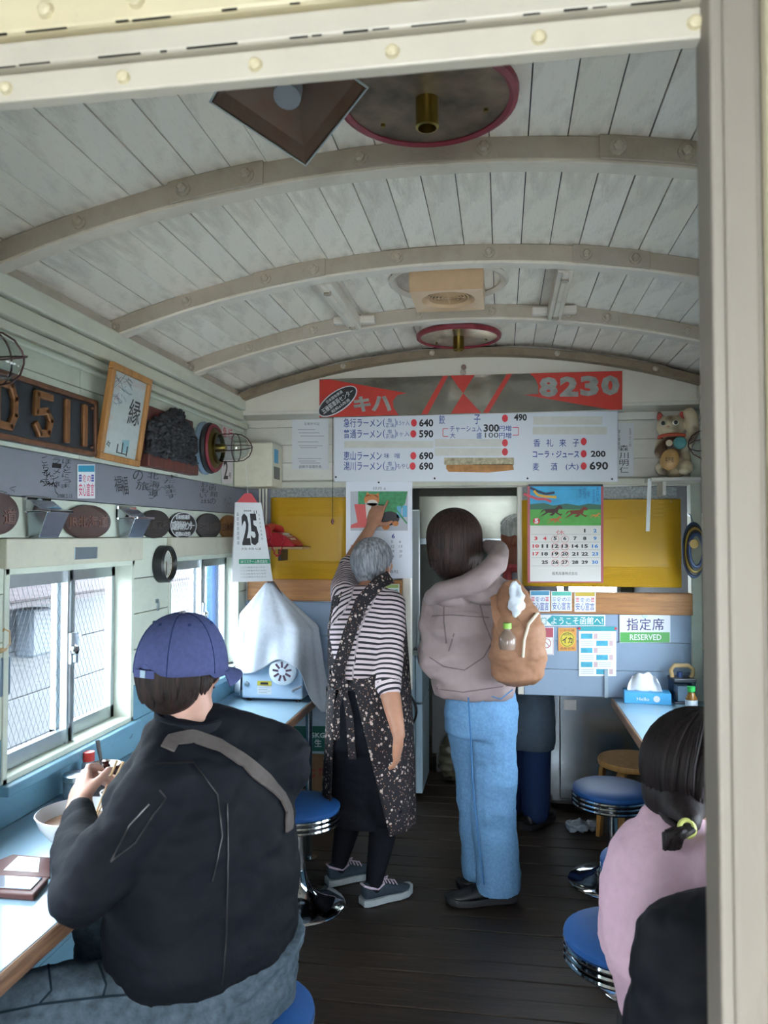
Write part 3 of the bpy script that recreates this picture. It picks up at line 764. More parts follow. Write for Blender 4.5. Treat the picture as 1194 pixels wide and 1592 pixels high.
# locomotive number plate D511
t = xpanel(-60, 705, 'number_plate', 'dark cast locomotive number plate reading D511 in brass', 'plate', .004)
q = [(-75, 560), (140, 622), (140, 712), (-75, 675)]
zt_, zb_ = Wx(138, 623, XL).z, Wx(138, 711, XL).z; y1_ = Wx(139, 660, XL).y; y0_ = y1_-.78
Mi = t.Mi
def boxw(t, lo, hi, name, mat, **kw): return MB().b2(lo, hi).build(name, mat, t.t, world=True, **kw)
boxw(t, (XL+.001, y0_, zb_), (XL+.022, y1_, zt_), 'plate', plain('plate_navy', '#232c33', .4, 0, .25, .1), bevel=.004)
mbf = MB(); e = .016
for lo, hi in (((y0_, zb_), (y1_, zb_+e)), ((y0_, zt_-e), (y1_, zt_)), ((y0_, zb_), (y0_+e, zt_)), ((y1_-e, zb_), (y1_, zt_))): mbf.b2((XL+.02, lo[0], lo[1]), (XL+.032, hi[0], hi[1]))
M_cast = plain('worn_bronze', '#6f4a35', .45, .3, .3, .2)
mbf.build('border', M_cast, t.t, world=True, bevel=.004)
hh = zt_-zb_; W_ = y1_-y0_
def digit(strokes, yc, wd, hgt, th):
    m = MB()
    for a, b in strokes:
        p, q2 = V((a[0]*wd, a[1]*hgt)), V((b[0]*wd, b[1]*hgt)); d = (q2-p); L = d.length; ang = math.atan2(d.y, d.x); c = (p+q2)/2
        m.box((XL+.027, yc+c.x, zb_+hh/2+c.y), (.014, L+th*.8, th), rot=(ang, 0, 0))
    m.build('raised_digit', plain('dull_brass', '#8a5f3c', .4, .5, .2), t.t, world=True, bevel=.004)
dw, dh = .062, .072
digit([((-.5, -.5), (-.5, .5)), ((-.5, .5), (.25, .5)), ((.25, .5), (.5, .2)), ((.5, .2), (.5, -.2)), ((.5, -.2), (.25, -.5)), ((.25, -.5), (-.5, -.5))], y1_-.47, .075, hh*.6, .022)
digit([((.5, .5), (-.45, .5)), ((-.45, .5), (-.5, .02)), ((-.5, .02), (.2, .12)), ((.2, .12), (.5, -.12)), ((.5, -.12), (.3, -.46)), ((.3, -.46), (-.25, -.5)), ((-.25, -.5), (-.5, -.3))], y1_-.30, .072, hh*.6, .022)
digit([((0, -.5), (0, .5))], y1_-.178, .05, hh*.62, .024)
digit([((0, -.5), (0, .5))], y1_-.078, .05, hh*.62, .024)
for yy in (y0_+.03, y1_-.03):
    for zz in (zb_+.03, zt_-.03): MB().ell((XL+.026, yy, zz), .006, 8, 6).build('screw', M_cast, t.t, world=True)
# framed calligraphy leaning out from the wall
a0, b0 = Wx(150, 712, XL+.03), Wx(213, 726, XL+.03); a1, b1 = Wx(183, 566, XL+.075), Wx(245, 592, XL+.075)
ux = (b0-a0).normalized(); vx = (a1-a0); vx = (vx-ux*vx.dot(ux)); hF = vx.length; vx.normalize(); zx = ux.cross(vx); wF = (b0-a0).length
Mf = Matrix.Translation(a0) @ Matrix((ux, vx, zx)).transposed().to_4x4()
t = thing('picture_frame', 'tilted wooden picture frame with ink calligraphy and blue sketch', 'picture', M=Mf)
fw = .022; m = MB()
for lo, hi in (((0, 0), (wF, fw)), ((0, hF-fw), (wF, hF)), ((0, fw), (fw, hF-fw)), ((wF-fw, fw), (wF, hF-fw))): m.b2((lo[0], lo[1], -.008), (hi[0], hi[1], .012))
m.build('frame', wood('frame_oak', '#9a6a38', '#c08a50', (8, 1, 8), 5), t, bevel=.003)
MB().b2((fw, fw, -.006), (wF-fw, hF-fw, .0)).build('paper', M_paper, t)
m = MB(); vs, fs = glyphs('縁', .03); m.add([V((wF*.56+v[0]*wF*.32, hF*.46+v[1]*hF*.30, .001)) for v in vs], fs)
vs, fs = glyphs('山', .02); m.add([V((wF*.38+v[0]*wF*.34, hF*.10+v[1]*hF*.15, .001)) for v in vs], fs); vs, fs = glyphs('々', .02); m.add([V((wF*.15+v[0]*wF*.12, hF*.14+v[1]*hF*.08, .001)) for v in vs], fs)
m.build('calligraphy', M_ink, t)
m = MB()
for k in range(40):
    x = fw+random.uniform(.02, .5)*wF; y2 = hF*random.uniform(.60, .90); m.box((min(x, wF*.6), y2, .0008), (random.uniform(.01, .05), .0016, .0006), rot=(0, 0, random.uniform(-.9, .9)))
m.build('ink_sketch', plain('ink_wash', '#7f97a6', .6), t)
m = MB(); m.add([V((wF*.55, hF*.12, .0006)), V((wF*.72, hF*.13, .0006)), V((wF*.70, hF*.27, .0006)), V((wF*.52, hF*.25, .0006))], [(0, 1, 2, 3)]); m.build('blue_wash', plain('wash_blue', '#9cc9d6', .6), t)
MB().b2((fw, fw, .003), (wF-fw, hF-fw, .005)).build('pane', M_clear, t)
# black carved relief on a red-brown plaque
t = xpanel(222, 732, 'carved_relief', 'black carved relief mounted on a reddish wooden plaque', 'carving', .002)
a, b = Wx(218, 655, XL+.01), Wx(296, 738, XL+.01)
zlo, zhi = Wx(296, 738, XL+.01).z, Wx(296, 655, XL+.01).z
MB().b2((XL+.001, a.y, zlo), (XL+.022, b.y, zhi)).build('plaque', wood('mahogany', '#4a211a', '#74382c', (8, 1, 8), 4), t.t, world=True, bevel=.004)
MB().b2((XL+.001, a.y, zlo-.004), (XL+.045, b.y+.006, zlo+.042)).build('plaque_foot', MATS['mahogany'], t.t, world=True, bevel=.004)
m = MB(); yc = (a.y+b.y)/2-.01; hw = (b.y-a.y)*.40
prof = [(-1, 0, .62), (-.7, 0, .74), (-.4, 0, .86), (-.1, 0, .95), (.12, 0, 1.06), (.35, 0, 1.0), (.6, 0, .86), (.85, 0, .74), (1, 0, .55)]
zb = zlo+.045; hg = Wx(272, 640, XL+.03).z-zb
for i, (u, _, hh2) in enumerate(prof):
    for j in range(9):
        zz = zb+hg*hh2*(j+.3)/9; m.ell((XL+.035+.012*noise.noise(V((u*3, zz*30, 1))), yc+u*hw, zz), (.030+.012*noise.noise(V((u*9, zz*60, 4))), hw*.17, hg*.085), 8, 6)
me = skin(m, .0042, 1, .011, 70); soft(me, 'relief', plain('black_carving', '#26272b', .55, 0, .2, .2, 60), t.t)
# caged bulkhead lamps
def cage_lamp(pw, label, sc=1.0):
    t = thing('bulkhead_lamp', label, 'lamp', M=Matrix.Translation(pw) @ Matrix.Rotation(PI/2, 4, 'Y'), group='caged wall lamps')   # local z points into the room
    L = MB().lathe([(.0001, 0), (.118, 0), (.120, .012), (.112, .024), (.0001, .024)], n=40).build('back_plate', plain('blue_grey_enamel', '#8197ab', .4), t, smooth=True)
    m = MB(); m.rings([[V((r*math.cos(2*PI*k/40), r*math.sin(2*PI*k/40), z)) for k in range(40)] for r, z in ((.112, .026), (.116, .036), (.110, .047), (.098, .048), (.096, .036))], closed=True); m.build('gasket', M_black, t, smooth=True)
    m = MB(); m.rings([[V((r*math.cos(2*PI*k/40), r*math.sin(2*PI*k/40), z)) for k in range(40)] for r, z in ((.104, .046), (.110, .054), (.104, .062), (.092, .060), (.092, .05))], closed=True); m.build('red_ring', M_redrim, t, smooth=True)
    MB().lathe([(.0001, .048), (.094, .048), (.09, .058), (.07, .066), (.072, .078), (.062, .080), (.06, .062), (.0001, .06)], n=36).build('reflector', metal('old_brass', '#6e6238', .4, .3), t, smooth=True)
    MB().lathe([(.02, .06), (.02, .10), (.014, .108), (.0001, .108)], n=18).build('socket', M_brass, t, smooth=True)
    m = MB(); m.lathe([(.054, .07), (.054, .155), (.050, .180), (.038, .20), (.018, .212), (.0005, .215)], n=28); m.build('glass_dome', glass('dome_glass', (.88, .92, .93), .22), t, smooth=True)
    m = MB()
    for k in range(4):
        a = k*PI/2+.3; pts = [V((.062*math.cos(a), .062*math.sin(a), .07)), V((.063*math.cos(a), .063*math.sin(a), .15)), V((.058*math.cos(a), .058*math.sin(a), .185)), V((.04*math.cos(a), .04*math.sin(a), .212)), V((.015*math.cos(a), .015*math.sin(a), .226)), V((0, 0, .229))]
        m.tube(pts, .0024, 6)
    for z, r in ((.155, .063),): m.tube([(r*math.cos(2*PI*k/28), r*math.sin(2*PI*k/28), z) for k in range(28)], .0024, 6, closed=True)
    m.build('wire_cage', plain('rusty_wire', '#4a3032', .4, .5), t, smooth=True)
    return t
p = Wx(316, 697, XL); cl = cage_lamp(V((XL, p.y, p.z)), 'caged glass wall lamp with red ring beside the carved relief')
p = Wx(-30, 555, XL); cage_lamp(V((XL+.0, Wx(2, 562, XL+.15).y-.03, Wx(2, 562, XL+.15).z)), 'caged glass wall lamp cut off at the left edge above the number plate')
# express sign strip behind the lamp
t = xpanel(343, 756, 'coach_sign', 'white enamel coach sign with red characters and number 2 behind the caged lamp', 'sign', .003)
t.part('plate', t.rect(344, 653, 361, 752, 0, .004), plain('sign_pink_white', '#d6cdd0', .4))
m = MB(); t.text('急', 345, 664, 351, 680, .005, m, .03); t.text('行', 353, 667, 360, 683, .005, m, .03); t.part('red_lettering', m, M_inkred)
m = MB(); t.text('2', 346, 716, 353, 745, .005, m, .02); t.text('号', 354, 735, 358, 744, .005, m); t.part('number', m, M_ink)
# notices on the grey band
def safety(px0, py0, px1, py1, plane, val, label, band, c1, c2):
    t = Panel(plane, val, px0, py1, 'sticker', label, 'sticker', 'food safety stickers')
    w_, h_ = px1-px0, py1-py0
    t.part('sheet', t.rect(px0, py0, px1, py1, 0, .0015), plain('sticker_white', '#e3e8ea', .5))
    t.part('header_band', t.rect(px0+w_*.04, py0+h_*.03, px1-w_*.04, py0+h_*.22, .0016, .0005), plain('band_'+band, band, .5))
    m = MB(); t.text('食の', px0+w_*.25, py0+h_*.30, px1-w_*.25, py0+h_*.52, .0022, m, .03); 
    if c1 != c2: pass
    t.text('安心宣言', px0+w_*.06, py0+h_*.55, px1-w_*.06, py0+h_*.93, .0022, m, .03); t.part('lettering', m, plain('ink_'+c2, c2, .6))
    m = MB()
    for xa in (.07, .78): 
        for i in range(3): t.rect(px0+w_*xa, py0+h_*(.30+.075*i), px0+w_*(xa+.15), py0+h_*(.355+.075*i), .0018, .0004, m)
    t.part('check_blocks', m, plain('ink_'+c1, c1, .6))
    return t
safety(120, 722, 147, 775, 'x', XL+.0015, 'pink and blue food safety sticker on the grey band of the left wall', '#2f93b5', '#4a4f9c', '#cf4470')
# handwriting in felt pen on the grey band: part of the wall
m = MB(); rnd = random.Random(5)
hw_panel = Panel('x', XL+.0014, 0, 800, '', '', '', as_part_of=wall_left, M=Matrix.Translation(Wx(0, 800, XL+.0014)) @ Matrix(((0, 0, 1), (1, 0, 0), (0, 1, 0))).to_4x4())
def scribble(px0, py0, px1, py1, n, r=.0013):
    for _ in range(n):
        x, yv = rnd.uniform(px0+(px1-px0)*.15, px1-(px1-px0)*.15), rnd.uniform(py0+(py1-py0)*.15, py1-(py1-py0)*.15); pts = [(x, yv)]; a = rnd.uniform(0, 6.3)
        for k in range(rnd.randint(3, 7)):
            a += rnd.uniform(-1.3, 1.3); x += math.cos(a)*(px1-px0)*.09; yv += math.sin(a)*(py1-py0)*.10; pts.append((x, yv))
        hw_panel.line(pts, r, 0.0, m)
def handwriting(cols, px0, px1, py0, py1):
    n = len(cols); w_ = (px1-px0)/n
    for i_, s2 in enumerate(cols):
        h_ = (py1-py0)/len(s2)
        for k, ch in enumerate(s2):
            x0_ = px1-(i_+1)*w_+rnd.uniform(-.1, .15)*w_; y0_2 = py0+(k+rnd.uniform(-.1, .1))*h_+.16*(x0_-px0); hw_panel.text(ch, x0_, y0_2, x0_+w_*rnd.uniform(.62, .9), y0_2+h_*rnd.uniform(.7, .95), 0., m, -.004, rnd.uniform(-.15, .15))
handwriting(['ほんとにうま', 'ラーメン旅', 'ごちそう'], 64, 112, 708, 756); scribble(64, 720, 88, 764, 9); hw_panel.text('1988.3.13', 90, 768, 112, 774, 0., m, 0)
handwriting(['福', '福'], 176, 202, 738, 770); handwriting(['また来ます', '北海道', 'の旅'], 208, 278, 730, 768); scribble(230, 748, 262, 776, 8, .001); handwriting(['函館の', 'おもい出'], 312, 340, 750, 784); scribble(346, 766, 360, 788, 6, .001); scribble(2, 758, 25, 770, 5, .0008)
mw = MB(); mw.v = [hw_panel.M @ p for p in m.v]; mw.f = m.f; mw.m = m.m
mw.build('handwriting', M_ink, wall_left)
# oval railway plates
def oval(px0, py0, px1, py1, label, mat, txts, inkmat, rimmat=None, ry=None):
    t = xpanel((px0+px1)/2, (py0+py1)/2, 'oval_plate', label, 'plate', .002, 'oval railway company plates')
    cx, cy, rx, r2 = (px0+px1)/2, (py0+py1)/2, (px1-px0)/2, (py1-py0)/2
    t.part('plate', t.ellipse(cx, cy, rx, r2, 0, .012, n=36), mat, bevel=.003)
    m = MB()
    for i in range(36):
        a0_, a1_ = 2*PI*i/36, 2*PI*(i+1)/36; P = [t.p(cx+rx*k*math.cos(a), cy+r2*k*math.sin(a)) for k in (.99, .92) for a in (a0_, a1_)]
        m.add([(P[0][0], P[0][1], .0155), (P[1][0], P[1][1], .0155), (P[3][0], P[3][1], .0155), (P[2][0], P[2][1], .0155)], [(0, 1, 2, 3)])
    t.part('rim', m, rimmat or mat)
    m = MB()
    for s2, x0, y0, x1, y1 in txts:
        t.text(s2, cx+rx*x0, cy+r2*y0, cx+rx*x1, cy+r2*y1, .0145, m, .03)
    o = t.part('raised_lettering', m, inkmat); o.modifiers.new('s', 'SOLIDIFY').thickness = .005
    return t
M_brown = plain('oval_brown', '#4a3532', .45, 0, .15, .1); M_brown2 = plain('oval_brown_letters', '#6b4a40', .4, 0, .2)
M_darko = plain('oval_dark', '#2f2c2d', .45, 0, .15, .1); M_darko2 = plain('oval_dark_letters', '#4c4645', .4)
oval(-50, 765, 22, 832, 'brown oval cast plate cut off at the left edge of the wall row', M_brown, [('道', .35, -.2, .9, .5)], M_brown2)
oval(95, 785, 166, 838, 'reddish brown oval plate with raised lettering between the two chrome ashtrays', M_brown, [('JR北海道', -.86, -.38, .9, .42)], M_brown2)
oval(214, 793, 259, 837, 'dark oval plate partly behind the second chrome ashtray', M_darko, [('函館工場', -.6, -.3, .85, .35)], M_darko2)
oval(259, 796, 301, 838, 'black oval plate with three lines of white lettering', plain('oval_black', '#1f2125', .4), [('日本国有鉄道', -.5, -.8, .5, -.45), ('五稜郭車両センター', -.85, -.35, .85, .35), ('昭和63改造', -.55, .45, .55, .8)], plain('white_letters', '#c9cdcf', .5), plain('white_letters', '#c9cdcf', .5))
oval(302, 798, 339, 838, 'dark oval plate between the white lettered one and the brass one', M_darko, [('日本国有鉄道', -.8, -.28, .85, .32)], M_darko2)
oval(339, 801, 366, 838, 'small brass coloured oval plate beside the day calendar', plain('oval_brass', '#8a6238', .4, .4, .2), [('日本車輌', -.75, -.35, .9, .35)], plain('oval_brass_letters', '#4c2c1c', .5))
# chrome seat ashtrays
for (px0, px1, py0, py1, lab) in ((34, 100, 768, 836, 'large chrome flip ashtray on the left wall below the grey band'), (178, 226, 782, 836, 'second chrome flip ashtray between the oval plates')):
    a = Wx(px0, py1, XL); b = Wx(px0+(px1-px0)*.60, py0+6, XL); yy0, yy1, zz0, zz1 = a.y, b.y, a.z, b.z
    t = thing('wall_ashtray', lab, 'ashtray', loc=(XL, (yy0+yy1)/2, zz0), group='chrome ashtrays')
    MB().b2((XL+.002, yy0, zz1-.05), (XL+.014, yy1, zz1)).build('back_plate', M_chrome, t, world=True, bevel=.003)
    m = MB(); w_ = yy1-yy0; zl_ = zz1-.045
    m.prism([(0.002, zl_+.035), (.02, zl_+.035), (.05, zl_+.012), (.085, zl_+.006), (.085, zl_-.002), (.05, zl_+.002), (0.002, zl_)], w_)
    mm = MB(); mm.add([V((XL+p.x, yy0+p.z, p.y)) for p in m.v], [tuple(reversed(f)) for f in m.f]); mm.build('lid', M_chrome, t, world=True, bevel=.002)
    m = MB(); lo = [V((XL+.012, yy0+.012, zz0)), V((XL+.045, yy0+.012, zz0)), V((XL+.045, yy1-.012, zz0)), V((XL+.012, yy1-.012, zz0))]
    hi = [V((XL+.012, yy0+.004, zl_)), V((XL+.075, yy0+.004, zl_)), V((XL+.075, yy1-.004, zl_)), V((XL+.012, yy1-.004, zl_))]
    m.rings([lo, hi]); m.build('tray', metal('brushed_tray', '#b9c4cf', .25, .05), t, world=True, bevel=.002)
    MB().lathe([(.0001, .0), (.016, .0), (.015, .003), (.0001, .003)], (XL+.014, (yy0+yy1)/2, zz1-.02), 18, 'x').build('emblem', M_alud, t, world=True)
# clock and hook
p = Wx(249, 877, XL); t = thing('wall_clock', 'small round wall clock with black rim between the windows', 'clock', M=Matrix.Translation((XL+.002, p.y, p.z)) @ Matrix(((0, 0, 1), (1, 0, 0), (0, 1, 0))).to_4x4())
R_ = .072
m = MB(); m.rings([[V((r*math.cos(2*PI*k/40), r*math.sin(2*PI*k/40), z)) for k in range(40)] for r, z in ((R_*.78, .030), (R_*.86, .042), (R_, .036), (R_*1.02, 0), (R_*.8, 0))], closed=True); m.build('rim', M_black, t, smooth=True)
MB().lathe([(.0001, .0), (R_*.82, .0), (R_*.82, .022), (.0001, .022)], n=36).build('dial', plain('dial_white', '#cfd3d2', .5), t)
MB().box((0, -.013, .025), (.004, .045, .001)).box((.0, -.02, .025), (.003, .05, .001)).build('hands', M_ink, t)
m = MB()
for k in range(12): a = k*PI/6; m.box((R_*.66*math.cos(a), R_*.66*math.sin(a), .0225), (.007, .0025, .001), rot=(0, 0, a))
m.build('hour_marks', M_ink, t); MB().lathe([(.0001, .034), (R_*.78, .034), (R_*.78, .032), (.0001, .032)], n=36).build('cover_glass', M_clear, t)
p = Wx(243, 942, XL); t = thing('wall_hook', 'small metal hook ring on the wall under the clock', 'hook', loc=(XL, p.y, p.z))
MB().tube([(XL+.008+.0, p.y+.010*math.cos(k*PI/10), p.z+.018*math.sin(k*PI/10)) for k in range(20)], .0022, 6, closed=True).build('ring', M_alud, t, world=True, smooth=True)
MB().box((XL+.004, p.y, p.z+.02), (.008, .014, .014)).build('mount', M_alud, t, world=True)
# fuse box and cables in the corner
a = Wy(401, 690, 3.80); b = Wy(438, 757, 3.80)
bx0, bx1 = Wx(395, 700, XL).x, b.x
t = thing('fuse_box', 'cream metal fuse box with blue label in the far left corner', 'box', loc=((XL+b.x)/2, 3.78, b.z))
M_cream2 = plain('cream_enamel', '#cfcbb5', .45, 0, .05)
MB().b2((XL+.003, 3.70, Wy(420, 757, 3.72).z), (Wy(425, 700, 3.72).x, 3.885, Wy(420, 688, 3.72).z)).build('cabinet', M_cream2, t, world=True, bevel=.008)
xe_ = Wy(425, 700, 3.72).x
MB().b2((xe_, 3.735, Wy(433, 720, 3.77).z), (xe_+.002, 3.80, Wy(433, 699, 3.77).z)).build('label', plain('label_blue', '#4f9bc4', .5), t, world=True)
MB().b2((xe_, 3.73, Wy(433, 745, 3.77).z), (xe_+.002, 3.83, Wy(433, 726, 3.77).z)).build('rating_plate', plain('plate_grey', '#5d5d58', .5), t, world=True)
for k, px in enumerate((404, 409, 414)):
    p = Wy(px, 762, 3.84); tag(MB().tube([(p.x, 3.84, p.z+.02), (p.x-.002, 3.845, p.z-.10), (p.x-.006, 3.85, p.z-.30)], .0055, 8).build('cable', M_offw, None, smooth=True), ['leftmost', 'middle', 'rightmost'][k]+' of the three cream cables below the fuse box', 'cable', 'cables under the fuse box')
# day calendar 25
ux = V((.62, .785, 0)).normalized(); a0 = Wx(366, 905, XL+.02)
top_ = Wy(371, 781, 3.60); 
c_bl = Wy(361, 905, 3.52); c_br = Wy(424, 897, 3.62); c_tl = Wy(367, 781, 3.53)
ux = (c_br-c_bl).normalized(); vx = V((0, 0, 1)); wC = (c_br-c_bl).length; hC = c_tl.z-c_bl.z; ux.z = 0; ux.normalize(); zx = ux.cross(vx)
Mc = Matrix.Translation(c_bl) @ Matrix((ux, vx, zx)).transposed().to_4x4()
t = thing('day_calendar', 'hanging tear off calendar showing a large 25 by the far left window', 'calendar', M=Mc)
kx = lambda z: wC*(.70+.30*(1-z/hC)); skx = lambda z: .0
m = MB(); m.add([V((0, 0, -.03)), V((wC, 0, -.012)), V((wC*.70, hC, -.012)), V((.012, hC, -.016)), V((0, 0, .0)), V((wC, 0, 0)), V((wC*.70, hC, 0)), V((.012, hC, 0))], [(0, 3, 2, 1), (4, 5, 6, 7), (0, 1, 5, 4), (1, 2, 6, 5), (2, 3, 7, 6), (3, 0, 4, 7)])
m.build('pad', M_paper, t)
def ctext(s, x0, y0, x1, y1, m, bold=.02):
    vs, fs = glyphs(s, bold); ax = min(v[0] for v in vs); bx = max(v[0] for v in vs); ay = min(v[1] for v in vs); by = max(v[1] for v in vs)
    out = []
    for v in vs:
        yy = y0+(v[1]-ay)/(by-ay)*(y1-y0); xx = x0+(v[0]-ax)/(bx-ax)*(x1-x0); out.append(V((xx*kx(yy*hC), yy*hC, .0008)))
    m.add(out, fs)
m = MB(); ctext('2', .28, .46, .52, .86, m, .04); m.build('date_digit', M_ink, t); m = MB(); ctext('5', .54, .46, .78, .86, m, .04); m.build('date_digit', M_ink, t); m = MB(); ctext('2025', .36, .885, .62, .905, m); ctext('11', .70, .86, .80, .90, m)
for k in range(7): ctext('日', .14, .83-k*.06, .19, .87-k*.06, m); ctext('火', .84, .83-k*.05, .89, .86-k*.05, m)
ctext('大安 先負 仏滅', .25, .40, .8, .43, m, 0)
for k in range(4): ctext('一二三四五六七八九十', .2, .17-k*.04, .85, .19-k*.04, m, 0)
m.build('lettering', M_ink, t)
m = MB(); m.add([V((.16*wC, hC*.225, .0006)), V((.93*wC, hC*.225, .0006)), V((.91*wC, hC*.285, .0006)), V((.16*wC, hC*.285, .0006))], [(0, 1, 2, 3)]); m.build('green_band', plain('green_print', '#2f8a66', .6), t)
m = MB(); ctext('SKリステーム株式会社', .22, .235, .93, .275, m, .02); m.build('company_name', M_paper, t)
m = MB(); m.prism([(.10*wC, hC), (.62*wC, hC), (.46*wC, hC+.045), (.30*wC, hC+.045)], .004, z0=-.01); m.build('hanger', plain('red_hanger', '#c23a44', .4), t)
MB().tube([(wC*.38, hC+.04, -.008), (wC*.3, hC+.36, -.05)], .0012, 5).build('string', M_white, t)
# ================================================================ partition: signs, menu, calendars
YB = YP
def yp(px, py, name, label, cat, off=.004, group=None): return Panel('y', YB-off, px, py, name, label, cat, group)
# menu board
t = yp(520, 750, 'menu_board', 'large white ramen menu board with blue names and red dots', 'menu', .032)
t.part('board', t.rect(520, 618, 960, 749, 0, .012), plain('menu_white', '#cfd3da', .35), bevel=.002)
Z0 = .0132
mbl, mbk = MB(), MB()
rows_l = [(652, '急行ラーメン', '640', '1.5ヶ入'), (670, '普通ラーメン', '590', '1ヶ入')]
def menu_l(yc, nm, price, note, paren=True):
    t.text(nm, 535, yc-7, 594, yc+7, Z0, mbl, .022)
    if paren:
        t.text('(', 596, yc-7, 599, yc+7, Z0, mbl, 0); t.text('塩', 603, yc-7, 610, yc-1, Z0, mbl, 0); t.text('正油', 600, yc, 613, yc+7, Z0, mbl, 0); t.text(')', 614, yc-7, 617, yc+7, Z0, mbl, 0)
        t.text(note, 618, yc-4, 637, yc+4, Z0, mbl, 0)
    else:
        t.text('味', 598, yc-4, 606, yc+4, Z0, mbl, .0); t.text('噌', 614, yc-4, 622, yc+4, Z0, mbl, 0)
    t.text(price, 652, yc-6, 674, yc+6, Z0, mbk, .035)
menu_l(658, '急行ラーメン', '640', '1.5ヶ入'); menu_l(675, '普通ラーメン', '590', '1ヶ入'); menu_l(709, '恵山ラーメン', '690', '', False); menu_l(725, '湯川ラーメン', '690', 'もやし')
t.text('特急ラーメン', 535, 634, 594, 646, Z0, mbl, .02); t.text('740', 652, 634, 674, 645, Z0, mbk, .03)
t.text('餃', 683, 646, 692, 660, Z0, mbl, .02); t.text('子', 737, 645, 747, 660, Z0, mbl, .02)
t.text('チャーシュ入', 700, 662, 749, 672, Z0, mbl, .012); t.text('大', 700, 673, 708, 682, Z0, mbl, .012); t.text('盛', 741, 673, 749, 682, Z0, mbl, .012)
t.text('円増', 776, 662, 795, 671, Z0, mbl, .012); t.text('円増', 776, 673, 795, 682, Z0, mbl, .012)
t.text('300', 752, 660, 776, 672, Z0, mbk, .03); t.text('100', 754, 673, 775, 681, Z0, mbk, 0); t.text('490', 799, 644, 819, 655, Z0, mbk, .035)
t.text('香', 829, 683, 840, 695, Z0, mbl, .02); t.text('礼', 849, 683, 860, 695, Z0, mbl, .02); t.text('来', 869, 683, 880, 695, Z0, mbl, .02); t.text('子', 890, 683, 900, 695, Z0, mbl, .02)
t.text('コーラ・ジュース', 828, 701, 900, 712, Z0, mbl, .02); t.text('麦', 828, 720, 838, 732, Z0, mbl, .02); t.text('酒', 856, 720, 866, 732, Z0, mbl, .02); t.text('(大)', 879, 720, 899, 732, Z0, mbl, .015)
t.text('200', 918, 701, 941, 711, Z0, mbk, .035); t.text('690', 916, 718, 945, 731, Z0, mbk, .03)
t.words('blue_lettering', mbl, plain('menu_blue', '#263f8d', .5)); t.words('black_lettering', mbk, M_ink)
dot = plain('menu_red', '#cb2231', .4)
for (x, yv) in ((644, 658), (643, 675), (643, 709), (642, 725), (785, 651), (785, 689), (785, 703), (907, 687), (907, 706), (907, 725)): t.part('red_dot', t.ellipse(x, yv, 4.6, 5.8, Z0, .0006, n=18), dot)
M_patch = plain('patch_tape', '#c6c5bd', .4, 0, .06)
for (x0, y0, x1, y1) in ((536, 686, 674, 697), (676, 683, 780, 695), (676, 697, 780, 709), (829, 648, 936, 661), (828, 664, 943, 676)): t.part('cover_tape', t.rect(x0, y0, x1, y1, Z0, .0008), M_patch)
t.part('torn_tape', t.rect(691, 712, 799, 723, Z0, .0008), plain('old_tape', '#a59a7c', .5, 0, .4, .3, 60)); t.part('torn_tape', t.poly([(694, 723), (797, 722), (799, 731), (760, 735), (698, 734), (694, 729)], Z0, .0008), plain('bare_board', '#a8743f', .6, 0, .25, .2, 40))
m = MB(); t.line([(697, 667), (689, 667), (689, 679), (697, 679)], .0016, Z0+.0004, m); t.line([(797, 665), (806, 665), (806, 677), (797, 677)], .0016, Z0+.0004, m); t.part('red_bracket', m, M_inkred)
for x, yv in ((523, 742), (676, 744), (820, 744), (951, 745), (955, 632)): t.part('screw', t.ellipse(x, yv, 1.6, 1.6, .012, .002, n=8), M_black)
# red and silver train sign
sg = Panel('y', 3.705, 497, 650, 'train_sign', 'red and silver metal train sign with number 8230 above the menu', 'sign')
t = sg; y_ = lambda x, a: a-(x-497)*13/470
Q = lambda pts: [(x, y_(x, yv)) for x, yv in pts]
M_silv = plain('sign_silver', '#9c9a90', .16, .92, .25, .9, 5); M_red = plain('sign_red', '#b32a1e', .4, 0, .06)
t.part('silver_plate', t.poly(Q([(497, 590), (967, 590), (967, 650), (497, 650)]), 0, .006), M_silv, bevel=.001)
for pts in ([(497, 591), (514, 591), (632, 615), (618, 618), (611, 627), (612, 637), (620, 649), (497, 649)], [(689, 590), (697, 590), (665, 649), (655, 649)], [(700, 590), (738, 590), (720, 618)], [(720, 618), (748, 649), (701, 649)], [(788, 590), (796, 590), (760, 649), (751, 649)],
            [(823, 590), (967, 590), (967, 650), (950, 650), (815, 623), (837, 622), (837, 610), (832, 598)]): t.part('red_field', t.poly(Q(pts), .0062, .0008), M_red)
m = MB()
for s2, x0, x1 in (('キ', 550, 580), ('ハ', 578, 612)): t.text(s2, x0, y_(x0, 618), x1-3, y_(x1, 643), .0072, m, .05)
for i, s2 in enumerate('8230'): t.text(s2, 838+i*32, y_(838+i*32, 596), 867+i*32, y_(860+i*32, 628), .0072, m, .055)
t.words('silver_lettering', m, plain('silver_text', '#8d8f8b', .4, .5, .2))
t.part('eyelet', t.ellipse(720, 579, 5, 5, .0, .004, n=14), M_bolt); t.part('screw', t.ellipse(721, 571, 4, 4, .002, .006, n=12), M_rust)
ov = Panel('y', 3.695, 525, 624, 'oval_plate', 'black oval depot plate with white lettering tilted on the red sign', 'plate')
t = ov; R_ = -.62
t.part('rim', t.ellipse(525, 624, 35.5, 15.5, 0, .003, rot=R_, n=40), plain('white_letters', '#c9cdcf', .5)); t.part('plate', t.ellipse(525, 624, 34, 14, .003, .001, rot=R_, n=40), plain('oval_black', '#1f2125', .4))
m = MB(); cR, sR = math.cos(R_), math.sin(R_)
